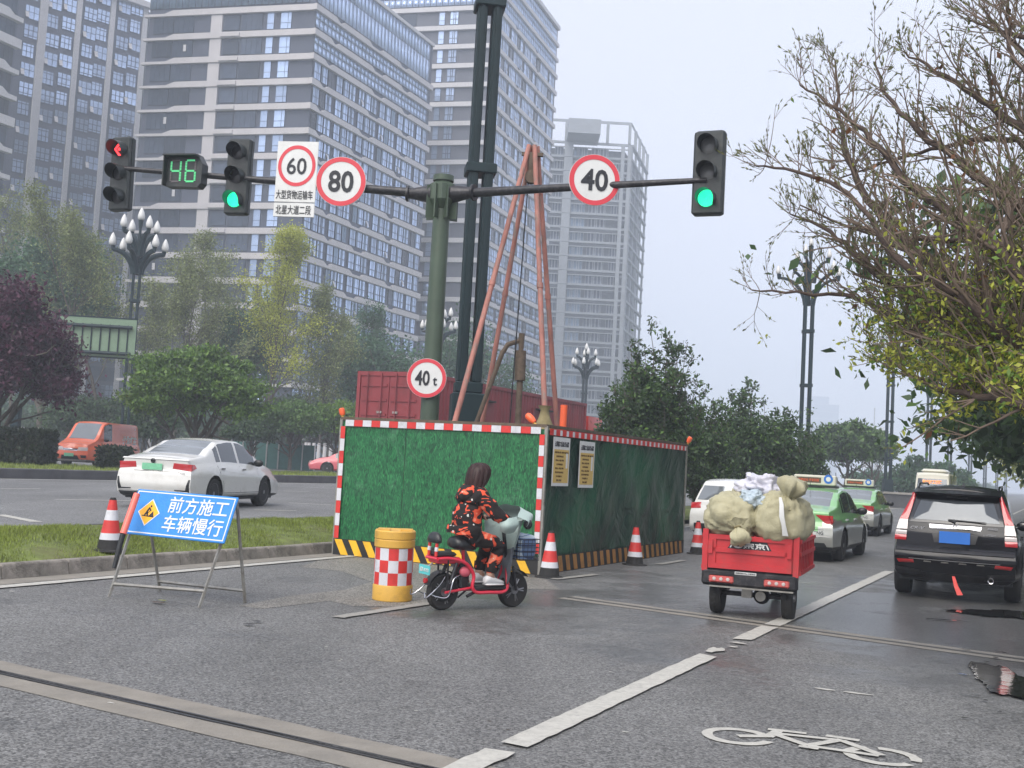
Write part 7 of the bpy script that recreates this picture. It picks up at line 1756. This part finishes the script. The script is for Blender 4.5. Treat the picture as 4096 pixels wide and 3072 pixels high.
# ---- left: far verge and beyond
round_tree(-4, 44, 287, 128, 'big purple leaved tree at the left edge', 'leaf_purple', 42000, .13, seed=1, clumps=150, name='purple_tree', bot=1.5, shell=.4, tight=.15, z0=.4)
round_tree(196, 52, 350, 128, 'bushy light green maple in front of the slender trees', 'leaf_mid', 34000, .13, seed=2, clumps=130, mix=('leaf_bright', .45), bot=1.7, z0=.4, tight=.11)
round_tree(338, 74, 402, 56, 'small bright yellow-green round tree beside the left edge of the hoarding', 'leaf_bright', 9000, .15, seed=3, bot=2.2, z0=.4)
round_tree(290, 72, 404, 62, 'small mid green round tree, left of the bright one by the hoarding', 'leaf_mid', 9000, .15, seed=4, bot=2.2, z0=.4)
round_tree(248, 70, 420, 48, 'low dark green tree between the maple and the small round trees', 'leaf_dark', 7000, .15, seed=5, bot=1.8, z0=.4)
round_tree(38, 84, 236, 118, 'tall blue green tree rising behind the purple tree', 'leaf_teal', 22000, .20, seed=6, clumps=80, bot=6.5, shell=.35, tight=.2)
round_tree(240, 88, 296, 64, 'dense teal green tree among the slender bare ones', 'leaf_teal', 11000, .19, seed=7, bot=4, shell=.3, tight=.22)
round_tree(372, 96, 330, 110, 'broad blue green tree behind the container', 'leaf_teal', 16000, .20, seed=8, bot=3, shell=.3, tight=.22)
round_tree(456, 105, 322, 70, 'blue green tree between the two poles', 'leaf_teal', 9000, .2, seed=9, bot=3, shell=.3)
round_tree(505, 110, 362, 60, 'low green tree behind the red pipes', 'leaf_teal', 7000, .2, seed=10, bot=2, shell=.3)
round_tree(300, 100, 392, 90, 'dark tree mass behind the small round trees', 'leaf_dark', 9000, .2, seed=12, bot=1.5, shell=.3)
round_tree(150, 66, 405, 50, 'small dark tree behind the orange van', 'leaf_dark', 8000, .16, seed=13, bot=1.2)
round_tree(90, 80, 395, 90, 'dark tree behind the van roof', 'leaf_dark', 9000, .17, seed=14, bot=1.0, shell=.3)
for px, Y, tp, nn, mm, sd_n, desc in ((104, 80, 206, 9000, 'leaf_olive', 21, 'slender olive leaved tree left of the lily lamp'), (172, 82, 244, 9000, 'leaf_olive', 22, 'slender nearly bare tree just right of the lily lamp'), (222, 90, 250, 7000, 'leaf_olive', 28, 'slender bare tree under the second signal head'), (268, 84, 246, 10000, 'leaf_yellow', 23, 'slender yellowish tree under the 60 sign'), (318, 88, 300, 8000, 'leaf_olive', 24, 'slender tree leaning under the 80 sign'), (140, 92, 300, 6000, 'leaf_olive', 25, 'thin tree right behind the green direction board'), (10, 90, 204, 7000, 'leaf_olive', 26, 'slender tree against the white fins at the far left'), (352, 98, 318, 6000, 'leaf_teal', 27, 'slender tree just left of the green pole'), (66, 86, 240, 5000, 'leaf_olive', 29, 'slender tree left of the direction board')):
    sparse_tree(px, Y, tp, desc, mm, int(nn * 1.7), .11, seed=sd_n, lean=(rnd.uniform(-1, 1), 0, 0), wfac=1.15)
# hedges and low plants at the left
def hedge(px0, px1, Y, ztop, label, m='hedge_leaf', n=9000, depth=1.6, z0=.5, name='hedge'):
    a, b_ = P(px0, 460, Y), P(px1, 460, Y); t = thing(name, label, 'hedge', ((a.x + b_.x) / 2, Y, z0)); w_ = (b_.x - a.x) / 2; r = np.random.default_rng(abs(int(px0 * 3 + Y))); h_ = ztop - z0
    C = r.uniform(-1, 1, (n, 3)); k = r.integers(0, 3, n); s_ = np.sign(C[np.arange(n), k]); C[np.arange(n), k] = s_ * r.uniform(.88, 1.03, n); C = C * np.array([w_, depth / 2, h_ / 2]) + np.array([0, 0, h_ / 2])
    leaves('foliage', C, .10, m, t, r); B().box((-w_ * .9, -depth * .42, 0), (w_ * .9, depth * .42, h_ * .9), 'bark_grey').build('stems', t); return t
hedge(-20, 47, 43, 1.9, 'clipped dark hedge at the left edge in front of the orange van', n=14000); hedge(104, 126, 44, 1.42, 'small clipped shrub in front of the van rear', n=5000)
for k in range(14):
    x0 = -70 + k * 33; round_tree(x0, 128 + rnd.uniform(-4, 8), 402 + rnd.uniform(-12, 14), 70, '%s tree of the hazy row at the foot of the towers, counted from the left' % ('first', 'second', 'third', 'fourth', 'fifth', 'sixth', 'seventh', 'eighth', 'ninth', 'tenth', 'eleventh', 'twelfth', 'thirteenth', 'fourteenth')[k], 'leaf_dark' if k % 2 else 'leaf_teal', 4200, .26, seed=40 + k, bot=.6, shell=.3, group='trees at the foot of the towers', clumps=36)
# teal site fence with white bollards behind
fn_ = thing('site_fence', 'low teal site fence under the small round trees', 'fence', (0, 0, 0))
for k in range(9):
    a = P(206 + k * 12, 460, 74); b_ = P(206 + k * 12 + 11.7, 460, 74); B().box((a.x, 74, .5), (b_.x, 74.06, 2.15), 'lamp_teal' if 0 else mat('fence_teal', (.045, .13, .12), .6, var=.15).name if k == 0 else 'fence_teal').build('panel', fn_)
    B().box((a.x - .04, 73.95, .5), (a.x + .04, 74.1, 2.25), 'alu').build('post', fn_)
for px in (8, 20, 33, 37, 148, 305, 308, 313, 318, 324, 330):
    a = P(px, 460, 82); t = thing('white_trunk_post', ('one of the whitewashed trunks behind the hedge at the far left' if px < 40 else 'whitewashed trunk just right of the orange van' if px == 148 else 'one of the whitewashed trunks close to the left edge of the hoarding'), 'post', (a.x, 82, .4), 0, 'whitewashed posts under the far trees'); B().cyl((0, 0, 0), (0, 0, 2.0), .16, 'stone_white', .12, 8).build('shaft', t)

# ---- dark upright shrubs in the median past the hoarding
def shrub(px, Y, top_py, wpx, label, seed, n=16000, m='leaf_dark', shoots=46, mix=('leaf_mid', .18), leafs=.085, v=None):
    r = np.random.default_rng(seed); p = P(px, 470, Y); top = P(px, top_py, Y).z; w_ = wpx / FPX * Y / 2; t = thing('leafy_shrub', label, 'shrub', (p.x, Y, .2), 0, None)
    out, tips, C = [], [], []
    for k in range(shoots):
        a = r.uniform(0, 2 * PI); q = r.random() ** .6; h = top * (1.02 - .52 * q ** 1.5) * r.uniform(.8, 1.0); ln = np.array([math.cos(a) * w_ * q * 1.05, math.sin(a) * w_ * q * .8, h])
        pts = [np.array([math.cos(a) * w_ * .12, math.sin(a) * w_ * .12, 0])]
        for i in range(1, 8): f_ = i / 7; pts.append(np.array([ln[0] * f_ ** .85, ln[1] * f_ ** .85, h * f_]) + r.normal(0, .07, 3) * (f_ + .2))
        out.append((np.array(pts), [.035 * (1 - .8 * i / 7) for i in range(8)]))
        for i in range(2, 8):
            for z in range(4):
                d = r.normal(0, 1, 3); d[2] = abs(d[2]) * .8 + .3; d /= np.linalg.norm(d); L = r.uniform(.35, .95) * (1.15 - .1 * i) * top / 6; q0 = pts[i]; q1 = q0 + d * L
                out.append((np.array([q0, (q0 + q1) / 2 + r.normal(0, .04, 3), q1]), [.012, .009, .005])); C.append(np.stack([q0 + (q1 - q0) * s for s in r.random(9)]) + r.normal(0, .07, (9, 3)))
        C.append(np.stack([pts[-1] + np.array([0, 0, 1]) * s * .25 for s in r.normal(0, 1, 5)]) + r.normal(0, .05, (5, 3)))
    V, F = np_tubes(out, 4); np_mesh('stems', V, F, ['bark_grey'], t)
    C = np.concatenate(C); lo = blobpts(r, n, (0, 0, top * .36), (w_ * .92, w_ * .8, top * .36), 90, .16, .3); C = np.concatenate([C, lo]); leaves('foliage', C, leafs, m, t, r, mix=mix); return t
shrub(654, 33, 322, 104, 'tall dark green shrub past the right end of the hoarding', 101, 20000)
shrub(628, 36, 358, 52, 'narrow dark shrub just behind the red container cab', 106, 7000, shoots=24)
shrub(748, 43, 384, 120, 'wide dark green shrub between the tall shrub and the first slender lamp', 102, 20000, leafs=.10)
shrub(704, 38, 398, 70, 'dark shrub filling the gap between the two large ones', 103, 12000, shoots=26)
shrub(808, 52, 412, 40, 'thin shoots of a shrub around the base of the first slender lamp', 104, 2500, shoots=14, leafs=.1)
round_tree(843, 84, 427, 62, 'round trimmed tree beyond the taxis, the one in front', 'leaf_mid', 22000, .24, seed=61, bot=2.5, mix=('leaf_dark', .5), z0=.1, shell=.3)
round_tree(872, 100, 430, 42, 'round green tree behind the trimmed one beyond the taxis', 'leaf_mid', 16000, .24, seed=62, bot=2.8, z0=.1, mix=('leaf_bright', .2), shell=.3)
shrub(918, 108, 458, 70, 'greyish green bush in the haze, left of the cream minibus', 105, 9000, m='leaf_teal', leafs=.22, mix=('leaf_dark', .3)); shrub(946, 128, 464, 60, 'farther hazy bush directly above the cream minibus', 107, 6000, m='leaf_teal', leafs=.26)
for k in range(12):
    Y = 125 + k * 22; x, y = on_v(880 + k * 14, -12); round_tree(868 + k * 10.5, Y, 471 + k * 1.1, 34 - k, '%s nearest of the small hazy trees running down the median to the horizon' % ('1st', '2nd', '3rd', '4th', '5th', '6th', '7th', '8th', '9th', '10th', '11th', '12th')[k], 'leaf_teal', 1600, .3, seed=70 + k, group='hazy trees far down the median', bot=1.0, clumps=30)
cb = thing('planter_wall', 'dark brick planter wall at the far turn of the median', 'wall', (0, 0, 0)); a = P(884, 498, 84); b_ = P(912, 498, 84); B().box((a.x, 84, 0), (b_.x + 2, 84.5, 1.0), 'dark_kerb').build('wall_face', cb); B().box((a.x - .1, 83.9, 1.0), (b_.x + 2.1, 84.6, 1.15), 'concrete').build('coping', cb)

# ---- right: street trees along the pavement, running away from the camera
for k, (u, v, h, w_) in enumerate(((26, 4.9, 8.6, 13), (36, 4.9, 8.6, 13.5), (47, 4.9, 8.8, 13.5), (59, 4.9, 8.6, 13.5), (72, 4.9, 8.8, 14), (88, 4.9, 9, 14), (108, 4.9, 9, 14.5), (132, 5, 9, 15), (165, 5, 9.5, 16), (205, 5, 9.5, 18))):
    x, y = UV(u, v); r = np.random.default_rng(300 + k); t = thing('street_tree', ('dark evergreen street tree at the right edge just beyond the black SUV', 'dark evergreen street tree, second along the right pavement')[k] if k < 2 else ('%s street tree along the right pavement, paler with haze and yellow leaves' % ('third', 'fourth', 'fifth', 'sixth', 'seventh', 'eighth', 'ninth', 'tenth')[k - 2]), 'tree', (x, y, .14), 0, 'street trees on the right pavement')
    out, tips = [], []; grow(r, (0, 0, 0), (0, 0, 1), h * .5, .2, 0, out, tips, nseg=5, wob=.05)
    for q in range(8): a = 2 * PI * q / 8; grow(r, out[0][0][2 + q % 4], (math.cos(a), math.sin(a), .8), h * .38, .09, 1, out, tips)
    V, F = np_tubes(out, 6); np_mesh('trunk', V, F, ['bark'], t, smooth=True)
    C = blobpts(r, 40000 if k < 3 else 18000 if k < 7 else 8000, (0, 0, h * .56), (w_ / 2 * 1.12, w_ / 2 * 1.12, h * .40), 190, .12, .3, -.8); leaves('crown', C, .20 + .012 * k, 'leaf_dark' if k < 3 else 'leaf_olive', t, r, mix=('leaf_mid', .15) if k < 3 else ('leaf_yellow', .35))

for (u, v, w_, lb) in ((25, 4.5, 11, 'low dense dark evergreen crown hanging over the black SUV at the right edge'), (34, 4.5, 10.5, 'dense dark evergreen crown just behind the one over the black SUV')):
    x, y = UV(u, v); r = np.random.default_rng(int(u)); t = thing('evergreen_tree', lb, 'tree', (x, y, .14)); out, tips = [], []
    grow(r, (0, 0, 0), (0, 0, 1), 3.0, .16, 0, out, tips, nseg=5, wob=.05)
    for q in range(9): a = 2 * PI * q / 9; grow(r, out[0][0][2 + q % 4], (math.cos(a), math.sin(a), .45), 3.0, .08, 1, out, tips)
    V, F = np_tubes(out, 6); np_mesh('trunk', V, F, ['bark'], t, smooth=True)
    C = blobpts(r, 42000, (0, 0, 3.9), (w_ / 2, w_ / 2, 2.0), 200, .11, .3, -.9); leaves('crown', C, .15, 'leaf_dark', t, r, mix=('leaf_olive', .08))

# ---- the big half-bare tree whose limbs reach in from the right
BT = thing('bare_tree', 'large budding tree with bare twigs and yellow-green leaves reaching in from the right', 'tree', (*UV(14.5, 5.6), .14))
bo = Vector(BT.location); r = np.random.default_rng(11)
def W_(px, py, Y): q = P(px, py, Y) - bo; return np.array(q)
limbs = [  # (points as pixel + distance), start radius
    ([(1160, 470, 8.6), (1060, 410, 9.6), (1010, 370, 10.2), (955, 322, 10.6), (920, 300, 10.9), (880, 275, 11.2), (850, 250, 11.5), (822, 228, 11.8), (790, 214, 12.0)], .13),
    ([(1060, 405, 9.6), (1010, 352, 9.8), (985, 300, 9.9), (930, 262, 10.2), (895, 232, 10.6), (862, 190, 11.0), (846, 150, 11.3), (838, 110, 11.5), (835, 60, 11.6)], .11),
    ([(1100, 390, 9.0), (1040, 300, 9.0), (990, 240, 9.3), (940, 205, 9.8), (905, 180, 10.2), (870, 140, 10.6), (840, 110, 10.9), (800, 85, 11.2)], .10),
    ([(1120, 350, 9.2), (1050, 240, 9.4), (1005, 195, 9.8), (965, 168, 10.2), (918, 130, 10.6), (888, 96, 11.0), (875, 62, 11.2)], .09),
    ([(1120, 300, 9.5), (1060, 170, 9.8), (1010, 120, 10.2), (975, 96, 10.5), (935, 70, 10.8), (905, 52, 11.0)], .08),
    ([(1080, 120, 10.0), (1040, 70, 10.2), (1000, 30, 10.6), (985, 10, 10.8)], .06),
    ([(1010, 372, 10.2), (960, 352, 10.5), (905, 330, 11.0), (860, 300, 11.6), (800, 292, 12.0), (752, 290, 12.3)], .06),
    ([(1060, 400, 9.4), (1000, 330, 9.2), (950, 290, 9.2), (900, 262, 9.4), (860, 205, 9.8), (800, 172, 10.4), (756, 166, 10.8)], .07),
    ([(1160, 520, 8.0), (1080, 440, 8.6), (1010, 400, 9.0), (950, 392, 9.6), (905, 372, 10.4), (870, 345, 11.2)], .07),
    ([(1100, 250, 10.4), (1030, 150, 10.6), (985, 140, 10.8), (930, 150, 11.2), (880, 165, 11.6), (840, 178, 12.0)], .05),
    ([(1130, 420, 9.5), (1070, 350, 9.6), (1030, 290, 9.8), (990, 250, 10.2), (940, 240, 10.8), (870, 235, 11.4), (800, 205, 12)], .07),
    ([(1060, 60, 10), (1030, 40, 10.2), (990, 28, 10.6), (968, 22, 10.9)], .04), ([(1090, 200, 9), (1050, 110, 9.4), (1015, 60, 9.8), (1000, 15, 10)], .05)]
tl = [(np.array([[0, 0, 0], [.05, 0, 1.2], [-.05, .05, 2.4], [-.1, 0, 3.4], [-.2, -.1, 4.4]]), [.24, .21, .19, .17, .14])]
twigs, buds, tips = [], [], []
limb_lines = []
for pts, r0 in limbs:
    q = [W_(*p) for p in pts]
    start = np.array([-.1, 0, 3.0]); 
    pp = [Vector(a) for a in q]; cv_pts = []
    for i in range(len(pp) - 1):
        p0, p1, p2, p3 = pp[max(i - 1, 0)], pp[i], pp[i + 1], pp[min(i + 2, len(pp) - 1)]
        for j in range(4):
            t = j / 4; cv_pts.append(np.array(.5 * ((2 * p1) + (p2 - p0) * t + (2 * p0 - 5 * p1 + 4 * p2 - p3) * t * t + (3 * p1 - p0 - 3 * p2 + p3) * t ** 3)) + r.normal(0, .012, 3))
    cv_pts.append(np.array(pp[-1])); n = len(cv_pts)
    if r0 > .045: limb_lines.append((np.array([start + (cv_pts[0] - start) * f_ + np.array([0, 0, .25 * math.sin(PI * f_)]) for f_ in (0, .35, .7, 1)]), [r0 * 1.3, r0 * 1.2, r0 * 1.1, r0]))
    rad = [max(.008, r0 * (1 - i / (n - 1)) ** .9 * .62 + .007) for i in range(n)]; limb_lines.append((np.array(cv_pts), rad))
    for i in range(2, n):
        fr_ = i / n
        for z in range((4 if fr_ < .75 else 3) if cv_pts[i][2] + bo.z < 3.2 else 2):
            d = cv_pts[i] - cv_pts[i - 1]; d /= np.linalg.norm(d) + 1e-9; a = r.normal(0, 1, 3); a[2] = abs(a[2]) * .9 + .15 if r.random() < .72 else a[2]; a -= a.dot(d) * d * .4; a /= np.linalg.norm(a)
            sub = []; st = []; L = r.uniform(.35, .95) * (1.15 - .6 * fr_)
            grow(r, cv_pts[i], d * .62 + a * .7, L, max(.006, rad[i] * .42), 2 if L > .8 else 1, twigs, tips, spread=.55, up=.10, nseg=5, kids_=3, shrink=.55, wob=.11, minr=.0021)
print('twigs', len(twigs))
V, F = np_tubes(tl + limb_lines, 8); np_mesh('limbs', V, F, ['bark'], BT, smooth=True)
V, F = np_tubes(twigs, 3); np_mesh('twigs', V, F, ['twig'], BT, 'stuff')
T_ = np.array([t[0] for t in tips]); D_ = np.array([t[1] for t in tips])
def budleaves(name, C, D, size, m, r):
    n = len(C); b = r.normal(0, 1, (n, 3)); b -= (b * D).sum(1)[:, None] * D; b /= np.linalg.norm(b, axis=1)[:, None]; a = D + b * .35; s = size * r.uniform(.6, 1.3, n)[:, None]; c = np.cross(D, b)
    V = np.stack([C, C + a * s * .5 + c * s * .13, C + a * s, C + a * s * .5 - c * s * .13], 1).reshape(-1, 3); return np_mesh(name, V, np.arange(4 * n).reshape(-1, 4), [m], BT, 'stuff')
budleaves('buds', np.concatenate([T_] * 2), np.concatenate([D_] * 2), .055, 'leaf_bud', r)
# open leaves: mostly low on the crown, thinning upwards
wz = T_[:, 2] + bo.z; hz_ = np.clip((3.9 - wz) / 1.2, 0.004, 1) ** 1.2 * np.clip((T_[:, 0] + bo.x - 2.6) / 2.0, .12, 1)
id_ = r.choice(len(T_), 13000, p=hz_ / hz_.sum()); C = T_[id_] + r.normal(0, .05, (13000, 3)); leaves('leaves', C, .036, 'leaf_yellow', BT, r, droop=.5, kind='stuff', mix=('leaf_bright', .3))
id_ = r.integers(0, len(T_), 160); leaves('dead_leaves', T_[id_], .055, 'leaf_brown', BT, r, droop=1., kind='stuff')
